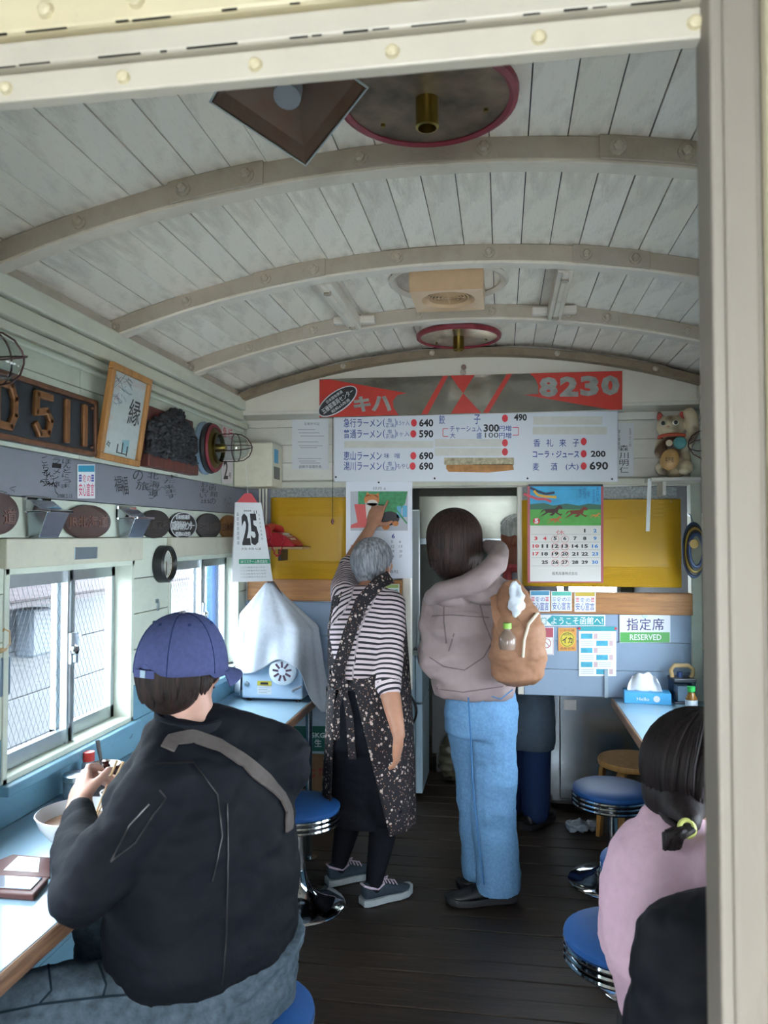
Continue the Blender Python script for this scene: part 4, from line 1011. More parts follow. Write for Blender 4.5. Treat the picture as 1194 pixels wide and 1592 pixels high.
for s2, u, v, w_, h_ in (('日本国有鉄道', 0, -8.5, 30, 5), ('五稜郭車両センター', 0, 0, 58, 9), ('昭和63改造', 0, 8.5, 34, 5)):
    cx, cy = 525+u*cR-v*sR, 624+u*sR+v*cR; t.text(s2, cx-w_/2, cy-h_/2, cx+w_/2, cy+h_/2, .0043, m, .02, rot=R_)
t.part('lettering', m, plain('white_letters', '#c9cdcf', .5))
# pinned document
t = yp(455, 730, 'document', 'white printed notice pinned on the plank wall left of the menu', 'paper', .003)
t.part('sheet', t.rect(454, 646, 511, 730, 0, .002), plain('doc_paper', '#c9cbcc', .6)); m = MB()
t.text('営業許可証', 473, 657, 497, 661, .0022, m, 0)
for i, yv in enumerate((668, 673, 678, 687, 693, 696, 713, 717, 720)): t.line([(463+i % 3*2, yv), (490+(i*7) % 16, yv)], .0012, .0022, m)
t.text('函館市保健所長', 465, 723, 500, 728, .0022, m, .01); t.part('print', m, M_inkgrey)
# name strip right of menu
t = yp(957, 742, 'name_strip', 'narrow vertical white paper strip with handwritten characters beside the cat', 'paper', .003)
t.part('sheet', t.rect(957, 658, 985, 741, 0, .0015), plain('doc_paper', '#c9cbcc', .6)); m = MB(); t.vtext('森川明仁', 963, 692, 977, 737, .0018, m, .0); t.vtext('五月二十八日', 978, 666, 981, 695, .0018, m, 0); t.vtext('御礼御挨拶', 961, 668, 964, 700, .0018, m, 0); t.part('handwriting', m, M_ink)
# newspaper strips above the yellow sheets
M_news = plain('newsprint', '#8f9291', .8, 0, .35, 0, 90)
for (x0, x1, lab) in ((421, 538, 'strip of newsprint above the left yellow sheet'), (812, 1052, 'strip of newsprint above the right yellow sheet')):
    t = yp(x0, 775, 'newspaper', lab, 'paper', .002, 'newsprint strips'); t.part('sheet', t.rect(x0, 757, x1, 778, 0, .0015), M_news)
# yellow corrugated sheets
def yellow(x0, y0, x1, y1, label, off):
    t = yp(x0, y1, 'corrugated_sheet', label, 'sheet', off, 'yellow corrugated sheets')
    a, b = t.p(x0, y1), t.p(x1, y0); n = int((b[1]-a[1])/.006); m = MB()
    def fn(u, v): return V((a[0]+(b[0]-a[0])*u, a[1]+(b[1]-a[1])*v, .0015*math.sin(v*n*PI)**2+.004*math.sin(u*3.1)*math.sin(v*3.1)))
    m.grid(fn, 9, min(n*2, 260)); t.part('sheet', m, plain('yellow_plastic', '#b78c12', .45, 0, .08, 0, 3), smooth=True, solid=.003)
    for u in (.06, .5, .94):
        m = MB().ell((a[0]+(b[0]-a[0])*u, b[1]-.012, .004), .004, 8, 6); t.part('pin', m, M_bolt)
    return t
yellow(421, 773, 541, 901, 'yellow corrugated sheet behind the red telephone', .009); yellow(812, 776, 1058, 911, 'wide yellow corrugated sheet behind the horse calendar', .009)
# pull cord
a, b = Wy(517, 652, 3.84), Wy(517, 808, 3.84); t = thing('pull_cord', 'dark pull cord with glass drop hanging before the yellow sheet', 'cord', loc=(b.x, b.y, b.z))
MB().tube([(a.x, a.y, a.z+.12), (b.x, b.y, b.z)], .0016, 6).build('cord', M_black, t, world=True); MB().lathe([(.0001, -.024), (.004, -.022), (.008, -.010), (.006, 0), (.002, .006), (.0001, .006)], n=14).build('drop', plain('cord_drop', '#7a4a55', .15, .2), t, smooth=True)
# telephone on its shelf
a = Wy(424, 850, 3.80); b = Wy(478, 846, 3.80); zs = Wy(450, 850, 3.80).z
t = thing('phone_shelf', 'small wooden wall shelf under the red telephone', 'shelf', loc=(a.x+.1, 3.85, zs))
MB().b2((a.x-.03, 3.725, zs-.012), (b.x-.005, 3.892, zs)).build('board', wood('shelf_pine', '#8f7350', '#b2946b', (1, 8, 8)), t, world=True, bevel=.002); MB().b2((a.x+.04, 3.76, zs-.07), (a.x+.055, 3.892, zs-.012)).build('bracket', M_black, t, world=True)
t = thing('telephone', 'red push button telephone with curly cord on the small shelf', 'telephone', loc=(Wy(440, 846, 3.80).x, 3.80, zs), rz=-.12)
M_tel = plain('phone_red', '#a31f2c', .3)
m = MB(); m.prism([(-.085, 0), (.085, 0), (.085, .012), (.045, .05), (.0, .07), (-.04, .075), (-.085, .05)], .13); mm = MB(); mm.add([V((p.x, p.z-.065, p.y)) for p in m.v], [tuple(reversed(f)) for f in m.f]); mm.build('body', M_tel, t, bevel=.008, smooth=True)
m = MB(); chain(m, [V((-.055, -.085, .085)), V((-.062, 0, .105)), V((-.055, .085, .085))], [.025, .018, .025], 12); cone(m, (-.055, -.085, .085), .026, (-.055, -.085, .065), .028); cone(m, (-.055, .085, .085), .026, (-.055, .085, .065), .028)
soft(skin(m, .004, 3).copy() if False else (lambda me: (me.transform(MW[t.name]), me)[1])(skin(m, .004, 3)), 'handset', M_tel, t)
for i in range(3):
    for j in range(4): MB().box((.020+.017*i, -.03+.017*j, .064-.0148*i*.9), (.012, .012, .008), rot=(0, .72, 0)).build('button', M_white, t)
MB().tube([(-.055, -.085, .06)]+[(-.03+.075*k/30+.004*math.cos(k*1.6), -.09+.004*math.sin(k*1.6), .05-.095*math.sin(k/30*PI)) for k in range(31)]+[(.06, -.055, .02)], .004, 6).build('cord', M_tel, t, smooth=True)
# dog calendar
t = yp(540, 902, 'wall_calendar', 'wall calendar with a shiba puppy and red boots the woman points at', 'calendar', .034)
t.part('sheet', t.rect(538, 748, 641, 899, 0, .003), plain('calendar_white', '#d5d9e2', .5)); t.part('photo_ground', t.rect(545, 764, 634, 825, .0032, .0004), plain('photo_grey', '#aeb0b8', .6)); t.part('photo_hedge', t.poly([(557, 764), (634, 764), (630, 783), (618, 800), (557, 800)], .0036, .0004), plain('photo_green', '#3f8a5c', .6, 0, .25, 0, 60))
t.part('photo_boots', t.poly([(551, 784), (570, 784), (571, 820), (545, 821), (546, 816), (556, 812)], .0040, .0004), plain('photo_boot', '#c9524f', .5)); m = MB(); t.ellipse(578, 777, 12, 9, .0044, .0004, m); t.poly([(568, 772), (571, 765), (577, 770)], .0044, .0004, m); t.poly([(582, 770), (589, 766), (590, 775)], .0044, .0004, m); t.part('photo_puppy_head', m, plain('photo_tan', '#c07a45', .6))
m = MB(); t.poly([(568, 782), (588, 782), (590, 805), (580, 812), (570, 806)], .0048, .0004, m); t.ellipse(579, 782, 8, 5, .0048, .0004, m); t.part('photo_puppy_chest', m, plain('photo_cream', '#d3cdc4', .6))
m = MB(); t.ellipse(606, 806, 15, 11, .0044, .0004, m); t.part('photo_dark_puppy', m, plain('photo_dark', '#38343a', .6)); m = MB(); t.ellipse(600, 818, 6, 6, .0048, .0004, m); t.ellipse(615, 814, 5, 4, .0048, .0004, m); t.part('photo_paws', m, MATS['photo_tan'])
m = MB(); t.rect(617, 787, 624, 805, .0044, .0004, m); t.rect(626, 786, 633, 804, .0044, .0004, m); t.part('photo_blue_toys', m, plain('photo_blue', '#5fa3c4', .6)); m = MB(); t.line([(615, 791), (633, 814)], .004, .005, m); t.part('photo_leash', m, MATS['photo_green'])
m = MB(); t.text('6', 609, 830, 614, 837, .0034, m, .03); t.part('month', m, plain('menu_blue', '#263f8d', .5)); m = MB(); mr = MB()
for r in range(5):
    for c in range(7):
        d = r*7+c
        if 0 < d < 31: t.text(str(d), 545+c*12.6, 840+r*7.5, 545+c*12.6+(5 if d > 9 else (1.2 if d == 1 else 3)), 844+r*7.5, .0034, mr if c == 0 else m, .01)
t.text('松村商事 株式会社', 555, 886, 620, 891, .0034, m, .01); t.text('卯月 6', 580, 757, 600, 762, .0034, m, 0); t.part('dates', m, M_inkgrey); t.part('red_dates', mr, M_inkred); t.part('pin', t.ellipse(589, 750, 1.6, 1.6, .003, .003, n=8), M_black)
# horse calendar
t = yp(820, 908, 'wall_calendar', 'wall calendar with running horses and circled dates', 'calendar', .030)
t.part('sheet', t.rect(820, 755, 938, 906, 0, .003), plain('calendar_red', '#a9525a', .5)); Zc = .0032
t.part('page', t.rect(824, 755, 934, 904, Zc, .0004), plain('calendar_cream', '#d3d0ca', .5)); t.part('picture_sky', t.rect(824, 755, 934, 800, Zc+.0005, .0003), plain('pic_sky', '#3f9fca', .6, 0, .2, 0, 12)); t.part('picture_meadow', t.rect(824, 790, 934, 817, Zc+.0009, .0003), plain('pic_meadow', '#54a04a', .6, 0, .12, 0, 20))
t.part('picture_hills', t.poly([(824, 784), (845, 782), (860, 786), (880, 783), (900, 786), (915, 783), (934, 785), (934, 792), (824, 792)], Zc+.0013, .0003), plain('pic_hills', '#3f6b5a', .6))
def horse(x, yv, s2, col, nm):
    m = MB(); P = lambda a, b: (x+a*s2, yv+b*s2)
    for pts in ([(-13, -5), (6, -6), (10, -9), (14, -13), (18, -11), (21, -7), (19, -5), (14, -6), (12, 0), (4, 2), (-10, 1)], [(9, -1), (16, 4), (21, 3), (17, 7), (8, 2)], [(-9, 0), (-5, 1), (-14, 6), (-22, 10), (-15, 4)], [(3, 1), (8, 2), (2, 7), (-4, 6)], [(-12, -5), (-17, -3), (-21, 3), (-14, -2)]): t.poly([P(*a) for a in pts], Zc+.0017, .0003, m)
    t.part(nm, m, plain('pic_'+nm+str(col), col, .6))
horse(857, 796, .85, '#4a2d2a', 'picture_horse'); horse(896, 798, .85, '#7a3528', 'picture_horse'); horse(862, 809, .55, '#b0683c', 'picture_foal'); horse(925, 802, .4, '#c08a45', 'picture_foal')
for k, (dx, c2) in enumerate(((0, '#2d3550'), (3, '#d9a83c'), (-5, '#c9505a'))):
    m = MB(); t.line([(824+dx*2, 758+k*5), (836, 764+k*6), (848, 768+k*4), (862+dx, 766+k*7)], .006, Zc+.0014+.0003*k, m); t.part('picture_streamer', m, plain('streamer%d' % k, c2, .6))
m = MB(); 
for k, (x0, s2) in enumerate(((927, '馬がはしる'), (921, 'かぜのなか'), (913, 'はる'), (907, 'みどりの'), (900, 'まきば'))): t.vtext(s2, x0, 758+(k % 3)*3, x0+4, 758+(k % 3)*3+len(s2)*4.4, Zc+.0014, m, 0)
t.part('poem', m, plain('menu_blue', '#263f8d', .5)); t.part('month_badge', t.ellipse(834, 810, 5.5, 5, Zc+.0022, .0003, n=18), M_inkred); m = MB(); t.text('5', 831, 806, 837, 814, Zc+.0028, m, .05); t.part('month_number', m, M_paper)
mk, mr, mb_, mc = MB(), MB(), MB(), MB()
cols = [833, 847, 863, 878, 894, 909, 925]; rows = [825, 837, 849, 861, 874]
for r in range(5):
    for c in range(7):
        d = r*7+c-4
        if d < 1 or d > 30 or d == 24: continue
        hw = 5 if d > 9 else (1.2 if d == 1 else 2.6); t.text(str(d), cols[c]-hw, rows[r]-2.8, cols[c]+hw, rows[r]+2.8, Zc+.0006, mr if (c == 0 or d == 4) else (mb_ if c == 6 else mk), .04)
        if c in (2, 3) and d >= 5: t.ring(cols[c], rows[r]+1, 6, 5, .0010, Zc+.0009, mc)
for r in range(5): t.line([(826, rows[r]+5.8), (932, rows[r]+5.8)], .0004, Zc+.0006, mk)
t.text('休', 864, 824, 878, 832, Zc+.0009, mc, .0); t.text('相馬商事株式会社', 858, 889, 898, 894, Zc+.0006, mk, 0)
t.part('black_dates', mk, M_ink); t.part('red_dates', mr, M_inkred); t.part('blue_dates', mb_, plain('date_blue', '#3f7fc0', .6)); t.part('pen_circles', mc, plain('pen_red', '#c96a70', .6))
t.part('binder_strip', t.rect(821, 753, 937, 756, .003, .004), M_black)
# stickers on the rails
safety(591, 908, 621, 936, 'y', YP-.0275, 'pink lettered food safety sticker on the left wooden rail', '#9fb46a', '#58a79d', '#c24a78')
safety(824, 918, 855, 951, 'y', YP-.0275, 'food safety sticker with blue band on the right wooden rail', '#4f95b8', '#d07a86', '#3a4a9c')
safety(857, 919, 889, 950, 'y', YP-.0275, 'food safety sticker with teal band on the right wooden rail', '#55b39f', '#b5bcc8', '#3a4a9c')
safety(893, 920, 926, 951, 'y', YP-.0275, 'food safety sticker with yellow band on the right wooden rail', '#c2a63a', '#d07a86', '#3a4a9c')
# things on the blue panel
t = yp(840, 973, 'welcome_sign', 'teal arrow shaped welcome sign with white hiragana on the blue panel', 'sign', .003)
t.part('backing', t.rect(836, 956, 941, 973, 0, .002), plain('sticker_white', '#e3e8ea', .5)); t.part('arrow', t.poly([(850, 964.5), (858, 957), (939, 958), (939, 972), (858, 972)], .0022, .0005), plain('sign_teal', '#2f979f', .5)); m = MB(); t.text('ようこそ函館へ!', 857, 959, 937, 971, .003, m, .03); t.part('lettering', m, plain('sticker_white', '#e3e8ea', .5))
m = MB(); t.line([(842, 961), (849, 961), (849, 970), (842, 970), (842, 961)], .0015, .0024, m); t.part('icon', m, plain('sign_teal', '#2f979f', .5))
t = yp(838, 1019, 'poster', 'red framed no smoking notice half hidden behind the orange bag', 'poster', .003); t.part('sheet', t.rect(836, 975, 861, 1018, 0, .0015), plain('sticker_white', '#e3e8ea', .5)); t.part('header', t.rect(837, 976, 860, 991, .0016, .0004), plain('notice_red', '#b0505f', .5)); m = MB(); t.ring(850, 1000, 6, 7, .002, .0018, m); t.line([(846, 995), (854, 1005)], .0018, .0018, m); t.line([(837, 1017), (860, 1017), (860, 991)], .001, .0018, m); t.part('symbol', m, plain('notice_red', '#b0505f', .5))
t = yp(868, 1013, 'sticker', 'orange and yellow square sticker with a round black emblem', 'sticker', .003); t.part('sheet', t.rect(868, 976, 896, 1012, 0, .0015), plain('sticker_orange', '#cf8f45', .5)); t.part('disc', t.ellipse(882, 994, 12, 12.5, .0016, .0004), plain('sticker_yellow', '#c9b63c', .5)); m = MB(); t.ring(882, 994, 10, 10.5, .0012, .0022, m); t.text('イカ', 874, 990, 890, 1000, .0022, m, .03); t.text('函館', 876, 984, 888, 988, .0022, m, 0); t.part('emblem', m, M_ink)
m = MB(); t.text('いか広場', 871, 978, 893, 982, .002, m, .02); t.text('函館名物', 871, 1006, 893, 1010, .002, m, .02); t.part('lettering', m, plain('sticker_brown', '#7a4a20', .5))
t = yp(901, 1052, 'timetable_poster', 'white poster with a checker of teal blocks taped on the blue panel', 'poster', .003); t.part('sheet', t.rect(900, 974, 958, 1051, 0, .0015), plain('sticker_white', '#e3e8ea', .5)); t.part('header', t.rect(900, 974, 958, 981, .0016, .0004), plain('sign_teal', '#2f979f', .5)); m = MB(); mk = MB()
for r in range(6):
    x0 = 903 if r % 2 == 0 else 927; yv = 985+r*11; 
    t.part('teal_block', t.rect(x0, yv, x0+18, yv+8, .0016, .0004), plain('block_teal', '#3f9db5', .5, 0, .2))
    t.part('price_block', t.rect(x0+20, yv, x0+26, yv+8, .0016, .0003), plain('block_pink', '#c3a9ae', .5))
    for k in range(3):
        xs = 930 if r % 2 == 0 else 903; t.line([(xs, yv+1+k*3), (xs+20, yv+1+k*3)], .0009, .0018, m)
t.part('small_print', m, M_inkgrey)
for x in (901, 957): t.part('pin', t.ellipse(x, 977, 2, 2, .001, .004, n=8), M_inkred)
t = yp(963, 1000, 'reserved_sign', 'white and green sign reading RESERVED with Japanese above', 'sign', .004); t.part('plate', t.rect(963, 956, 1042, 999, 0, .003), plain('reserve_white', '#dadfe6', .35)); t.part('green_band', t.rect(964, 983, 1041, 998.5, .0032, .0004), plain('reserve_green', '#4c9a4a', .4)); m = MB(); t.text('指', 974, 961, 992, 980, .0034, m, .03); t.text('定', 994, 961, 1012, 980, .0034, m, .03); t.text('席', 1014, 961, 1032, 980, .0034, m, .03); t.words('lettering', m, plain('reserve_navy', '#2d2a66', .5)); m = MB(); t.text('RESERVED', 979, 986, 1028, 995, .0040, m, .015); t.part('english_lettering', m, M_paper)
t.part('hook', t.ellipse(1002, 957, 4, 4, .003, .003, n=10), M_alud)
# paper tail under the cat shelf
t = Panel('y', 3.74, 1004, 828, 'paper_tail', 'long thin white paper strip hanging from the cat shelf', 'paper'); t.part('strip', t.poly([(1007, 744), (1013, 744), (1010, 826), (1004, 826)], 0, .0012), M_paper)

# ================================================================ beckoning cat on its shelf
zs = Wy(1045, 744, 3.80).z; xs0 = Wy(1010, 744, 3.74).x
t = thing('cat_shelf', 'short white wall shelf carrying the beckoning cat', 'shelf', loc=((xs0+XR)/2, 3.8, zs)); MB().b2((xs0, 3.70, zs-.016), (XR-.002, 3.897, zs)).build('board', M_whitewall, t, world=True, bevel=.003); MB().b2((xs0+.06, 3.75, zs-.08), (xs0+.075, 3.89, zs-.016)).build('bracket', M_whitewall, t, world=True)
cxx = Wy(1048, 700, 3.80).x; t = thing('beckoning_cat', 'painted ceramic beckoning cat holding a gold coin on the shelf', 'figurine', loc=(cxx, 3.80, zs+.011), rz=-.25)
m = MB(); S = 1.0
m.ell((0, .01, .075), (.075, .062, .085)); m.ell((0, -.005, .14), (.062, .055, .06)); m.ell((-.012, -.015, .232), (.066, .058, .056)); m.ell((-.02, -.055, .215), (.034, .022, .022))
for sx in (-1, 1): cone(m, (-.012+sx*.04, -.01, .262), .024, (-.012+sx*.052, -.008, .300), .010); m.ell((sx*.05, -.05, .035), (.036, .045, .034)); m.ell((sx*.045, -.085, .018), (.024, .022, .018))
chain(m, [V((-.055, -.03, .15)), V((-.06, -.06, .11)), V((-.03, -.075, .09))], [.028, .026, .024]); chain(m, [V((.06, -.01, .155)), V((.085, -.03, .20)), V((.078, -.045, .27)), V((.07, -.055, .285))], [.03, .028, .03, .028])
me = skin(m, .0045, 3); me.transform(MW[t.name])
def two_tone(name, c1, c2, scale, lo, hi):
    if name in MATS: return MATS[name]
    m_, tr, b = _nt(name); b.inputs['Roughness'].default_value = .3
    n_ = noise_tex(tr, scale, 2, .4); r_ = ramp(tr, n_.outputs[0], [(lo, c1), (hi, c2)]); tr.links.new(r_.outputs[0], b.inputs['Base Color']); MATS[name] = m_; return m_
soft(me, 'body', two_tone('cat_glaze', '#5a4432', '#c7b899', 9, .40, .52), t)
for sx in (-1, 1):
    MB().ell((-.012+sx*.05, -.026, .283), (.011, .006, .018), rot=(0, -sx*.25, 0)).build('inner_ear', plain('cat_red', '#b5473f', .4), t, smooth=True); e = MB().ell((-.016+sx*.028, -.068, .245), (.016, .008, .013)).build('eye', plain('eye_white', '#d5d2c0', .2), t, smooth=True); MB().ell((-.016+sx*.028, -.0745, .244), (.009, .004, .010)).build('pupil', M_black, e, smooth=True)
MB().ell((-.022, -.079, .226), (.007, .005, .005)).build('nose', plain('cat_nose', '#c99a86', .4), t, smooth=True)
m = MB(); m.tube([(-.006+.060*math.cos(a), -.012+.053*math.sin(a), .184-.006*math.sin(a)) for a in [2*PI*k/28 for k in range(28)]], .008, 8, closed=True); m.build('collar', plain('cat_collar', '#b84a33', .4), t, smooth=True)
MB().ell((.028, -.058, .150), (.030, .010, .030)).build('bib', plain('cat_bib', '#4f8f8f', .4, 0, .3), t, smooth=True); MB().lathe([(.0001, 0), (.015, 0), (.015, .006), (.0001, .006)], (-.018, -.068, .150), 16, 'y').build('bell', plain('bell_cream', '#cfc5a8', .3), t, smooth=True)
mm = MB().ell((-.015, -.098, .070), (.042, .010, .052), rot=(0, .35, 0)); mm.build('gold_coin', plain('coin_gold', '#a5804d', .35, .2, .2), t, smooth=True); m = MB(); vs, fs = glyphs('千万両', .02); m.add([V((-.035+.038*(v[0]/3), -.1085, .055+.03*v[1])) for v in vs], fs); m.build('coin_lettering', M_ink, t)
# caged lamp on the right wall, mostly hidden by the door post
p = V((XR, 3.05, 2.02)); q = Wy(1075, 692, 3.15)
tR = dup(cl, Matrix.Translation((XR, q.y, q.z)) @ Matrix.Rotation(-PI/2, 4, 'Y'), 'caged glass wall lamp on the right wall before the cat')
# tool coil hanging at right corner
q = Wy(1072, 855, 3.84); t = thing('hanging_coil', 'coiled hose and yellow reel hung in the far right corner', 'coil', loc=(q.x+.01, 3.80, q.z))
for k in range(5): MB().tube([(.045*math.cos(a)*(1-.08*k), -.012*k+.0, .125*math.sin(a)*(1-.10*k)) for a in [2*PI*i/28 for i in range(28)]], .008, 6, closed=True).build('loop', [plain('hose_navy', '#24406b', .4), M_black, plain('hose_yellow', '#a38a32', .4), M_black, plain('hose_navy', '#24406b', .4)][k], t, smooth=True)
MB().lathe([(.0001, 0), (.024, 0), (.02, .02), (.0001, .02)], (-.012, -.04, .03), 16, 'y').build('reel', plain('hose_tan', '#b89a5a', .4), t, smooth=True); MB().tube([(0, .0, .12), (0, .05, .16), (0, .09, .17)], .004, 6).build('hook', M_alud, t)

# ================================================================ machine under a cloth on the left counter
a = Wz(378, 1082, .76); b = Wz(470, 1089, .76); yF = 3.20
a = Wz(379, 1083, .775); b = Wz(468, 1090, .775); yF = (a.y+b.y)/2; xm = (a.x+b.x)/2; wM = b.x-a.x; dM = .25; yF = min(yF, 3.61)
t = thing('rice_machine', 'pale blue kitchen machine with fan vent half covered by a cloth', 'machine', loc=(xm, yF+dM/2, .76))
M_mach = plain('machine_blue', '#a9c3dc', .35)
MB().b2((-wM/2, -dM/2, .014), (wM/2, dM/2, .34)).build('body', M_mach, t, bevel=.008)
for sx in (-.8, .8):
    for sy in (-.8, .8): MB().cyl((sx*wM/2, sy*dM/2, 0), (sx*wM/2, sy*dM/2, .016), .012, n=10).build('foot', M_black, t)
v = Wy(442, 1042, yF); vx_, vz_ = v.x-xm, v.z-.76
M_mw = plain('vent_white', '#c8d4de', .35); MB().lathe([(.0001, .0), (.068, .0), (.066, .03), (.05, .038), (.0001, .038)], (vx_, -dM/2, vz_), 32, 'y').build('fan_vent', M_mw, t, smooth=True)
m = MB()
for k in range(9):
    an = k*2*PI/9+.2; m.box((vx_+.032*math.cos(an), -dM/2-.0385, vz_+.032*math.sin(an)), (.028, .002, .010), rot=(0, -an, 0))
m.build('vent_slots', plain('slot_plum', '#4a3347', .5), t)
v = Wy(384, 1063, yF); MB().lathe([(.0001, 0), (.012, 0), (.011, .008), (.0001, .010)], (v.x-xm, -dM/2, v.z-.76), 16, 'y').build('screw_knob', M_alud, t, smooth=True)
lp = Panel('y', yF-.001, 400, 1080, '', '', '', as_part_of=t, M=MW[t.name])
def lpp(px, py): q = Wy(px, py, yF); return (q.x-xm, q.z-.76)
for (x0, y0, x1, y1, nm, mt) in ((400, 1059, 422, 1066, 'caution_label', plain('label_yellow', '#b9ad3c', .5)), (400, 1066, 422, 1079, 'instruction_label', plain('label_white', '#cdd6de', .5))):
    p0, p1 = lpp(x0, y1), lpp(x1, y0); MB().b2((p0[0], -dM/2-.0012, p0[1]), (p1[0], -dM/2, p1[1])).build(nm, mt, t)
m = MB()
for k in range(4): p0, p1 = lpp(402, 1068.5+k*2.6), lpp(420-(k % 2)*4, 1069.3+k*2.6); m.b2((p0[0], -dM/2-.0018, p1[1]), (p1[0], -dM/2-.001, p0[1]))
p0, p1 = lpp(405, 1064), lpp(417, 1061); m.b2((p0[0], -dM/2-.0018, p0[1]), (p1[0], -dM/2-.001, p1[1])); m.build('label_print', M_ink, t)
p0 = lpp(455, 1075); MB().tube([(p0[0], -dM/2, p0[1]), (p0[0]+.01, -dM/2-.03, p0[1]+.012), (p0[0]+.05, -dM/2-.03, p0[1]+.03)], .006, 8).build('power_cord', M_inkgrey, t, smooth=True)
# the cloth
t = thing('cover_cloth', 'white cloth draped over the kitchen machine with a peak at its handle', 'cloth', loc=(xm, yF+dM/2, .78))
ap = Wy(420, 906, yF+.14); apx, apz = ap.x-xm, ap.z
hem_pts = {}
def cloth(u, v):
    an = 2*PI*u; c, s2 = math.cos(an), math.sin(an)      # u=0 right, .75 = towards camera
    ex, ey = wM/2+.034, dM/2+.028
    k = max(abs(c)**3+abs(s2)**3, 1e-6)**(-1/3.)
    front = max(0, -s2); right = max(0, c); left = max(0, -c)
    hem = 1.02-.12*max(0, s2)                            # height of the hem all round
    fx = c*k                                             # -1..1 across the front
    if s2 < 0: hem = .895+.075*math.exp(-((fx-.25)/.42)**2)*1.0-.0*fx - (.20*max(0, (fx-.62)/.38)**1.5) - .02*max(0, -fx-.5)
    elif right > .3: hem = .80
    if left > .55 and s2 > -.7: hem = .785
    shoulder = 1.135
    tt = v
    if tt < .35:      # peak to shoulder
        q = tt/.35; z = apz+(shoulder+.055*(-fx)*.6-apz)*(q**.85); r = .10+.90*q**.9; ox = apx*(1-q)
    else:
        q = (tt-.35)/.65; z = shoulder-.033*fx+(hem-shoulder+.033*fx)*q; r = 1.0+.12*q*(.6+right*1.3); ox = 0
    fold = .010*math.sin(an*7+tt*3)*min(1, tt*1.6)+.007*math.sin(an*13+1.3)*tt
    x = ox+(ex*r+fold)*c*k; y = (ey*r+fold)*s2*k*(1.0)
    if s2 < 0: y -= .02*math.exp(-((fx-.25)/.35)**2)*max(0, 1-abs(z-.93)/.12)
    return V((x, y, z-.78))
m = MB(); m.grid(cloth, 120, 40, closed_u=True); m.add([cloth(i/16, 0) for i in range(16)], [tuple(range(16))])
M_cloth = fabric('white_cloth', '#c3cbd6', .05, 40, .2, .8, .1, .35)
o = m.build('drape', M_cloth, t, smooth=True, angle=80, solid=.002)
MB().tube([(apx-.02, 0, apz-.78-.02), (apx+.0, 0, apz-.78+.012), (apx+.02, 0, apz-.78+.004), (apx+.085, -.01, apz-.78-.085)], .006, 8).build('handle_loop', plain('handle_brown', '#4a3b36', .5), t, smooth=True)
# boxes below
def carton(px0, py0, px1, py1, Y, dep, label, mat, draw):
    a, b = Wy(px0, py1, Y), Wy(px1, py0, Y); t = Panel('y', Y, px0, py1, 'carton', label, 'box', M=None); w_, h_ = b.x-a.x, b.z-a.z
    MB().b2((0, -a.z+.001 if 'brown' in label[:5] else .002, -dep), (w_, h_, 0)).build('carton_body', mat, t.t, bevel=.004); draw(t); return t
def green(t):
    t.part('green_print', t.rect(446, 1129, 520, 1168, .0005, .0005), plain('carton_green', '#14584a', .5)); m = MB(); t.text('5KG', 484, 1139, 505, 1147, .0014, m, .03); t.text('根', 467, 1148, 479, 1160, .0014, m, .03); t.text('生', 489, 1149, 500, 1161, .0014, m, .03); t.text('姜', 508, 1151, 519, 1163, .0014, m, .03); t.words('lettering', m, M_paper)
def brown(t):
    m = MB(); t.text('お', 470, 1192, 480, 1208, .001, m, .06); t.text('む', 481, 1194, 491, 1209, .001, m, .06); t.text('すび', 495, 1192, 506, 1208, .001, m, .06); t.words('red_lettering', m, plain('carton_red', '#7d2226', .6)); t.part('tape', t.rect(466, 1220, 482, 1226, .0005, .0005), M_dark)
carton(448, 1172, 532, 1252, 4.06, .30, 'brown cardboard box with red lettering on the floor below the green one', plain('cardboard', '#6d5136', .7, 0, .1), brown).t
carton(446, 1092, 530, 1172, 4.06, .28, 'white and green carton marked 5KG standing on the brown box', plain('carton_white', '#9aa9b8', .6, 0, .1), green)
# ================================================================ right counter: tissue box, condiments
p = Wz(1008, 1094, .76); t = thing('tissue_box', 'light blue tissue box with a white tissue standing up on the right counter', 'tissue box', loc=(p.x, p.y+.04, .76), rz=-.10)
MB().b2((-.105, -.055, 0), (.105, .055, .052)).build('carton', plain('tissue_blue', '#4aa3d6', .45, 0, .05), t, bevel=.003)
m = MB()
def tis(u, v): a = (u-.5)*PI*1.0; return V((-.01+.078*math.sin(a)*(1-.30*v*v), .012*math.sin(u*11)*(.3+v)+.02*(v-.4), .05+.085*v*(.55+.45*math.cos(a*.9))+.004*math.sin(u*23)))
m.grid(tis, 40, 14); m.build('tissue', plain('tissue_white', '#dfe3ea', .8), t, smooth=True, solid=.0015)
m = MB(); vs, fs = glyphs('Hello', .01); m.add([V((-.05+v[0]*.026, -.0556, .016+v[1]*.022)) for v in vs], fs); m.lathe([(.0001, 0), (.015, 0), (.0001, .0004)], (.04, -.0552, .026), 20, 'y'); m.build('lettering', M_paper, t)
p = Wz(1052, 1090, .76); t = thing('condiment_caddy', 'condiment caddy with tan loop handle and glass body on the right counter', 'caddy', loc=(min(p.x+.02, XR-.1), p.y-.02, .76), rz=.1)
M_tan = plain('tan_plastic', '#b89b6c', .5)
MB().b2((-.05, -.05, 0), (.05, .05, .01)).build('tray', plain('caddy_dark', '#3a4048', .4), t, bevel=.003); m = MB()
for sx in (-1, 1):
    m.b2((sx*.047-.002, -.047, .01), (sx*.047+.002, .047, .105)); m.b2((-.047, sx*.047-.002, .01), (.047, sx*.047+.002, .105))
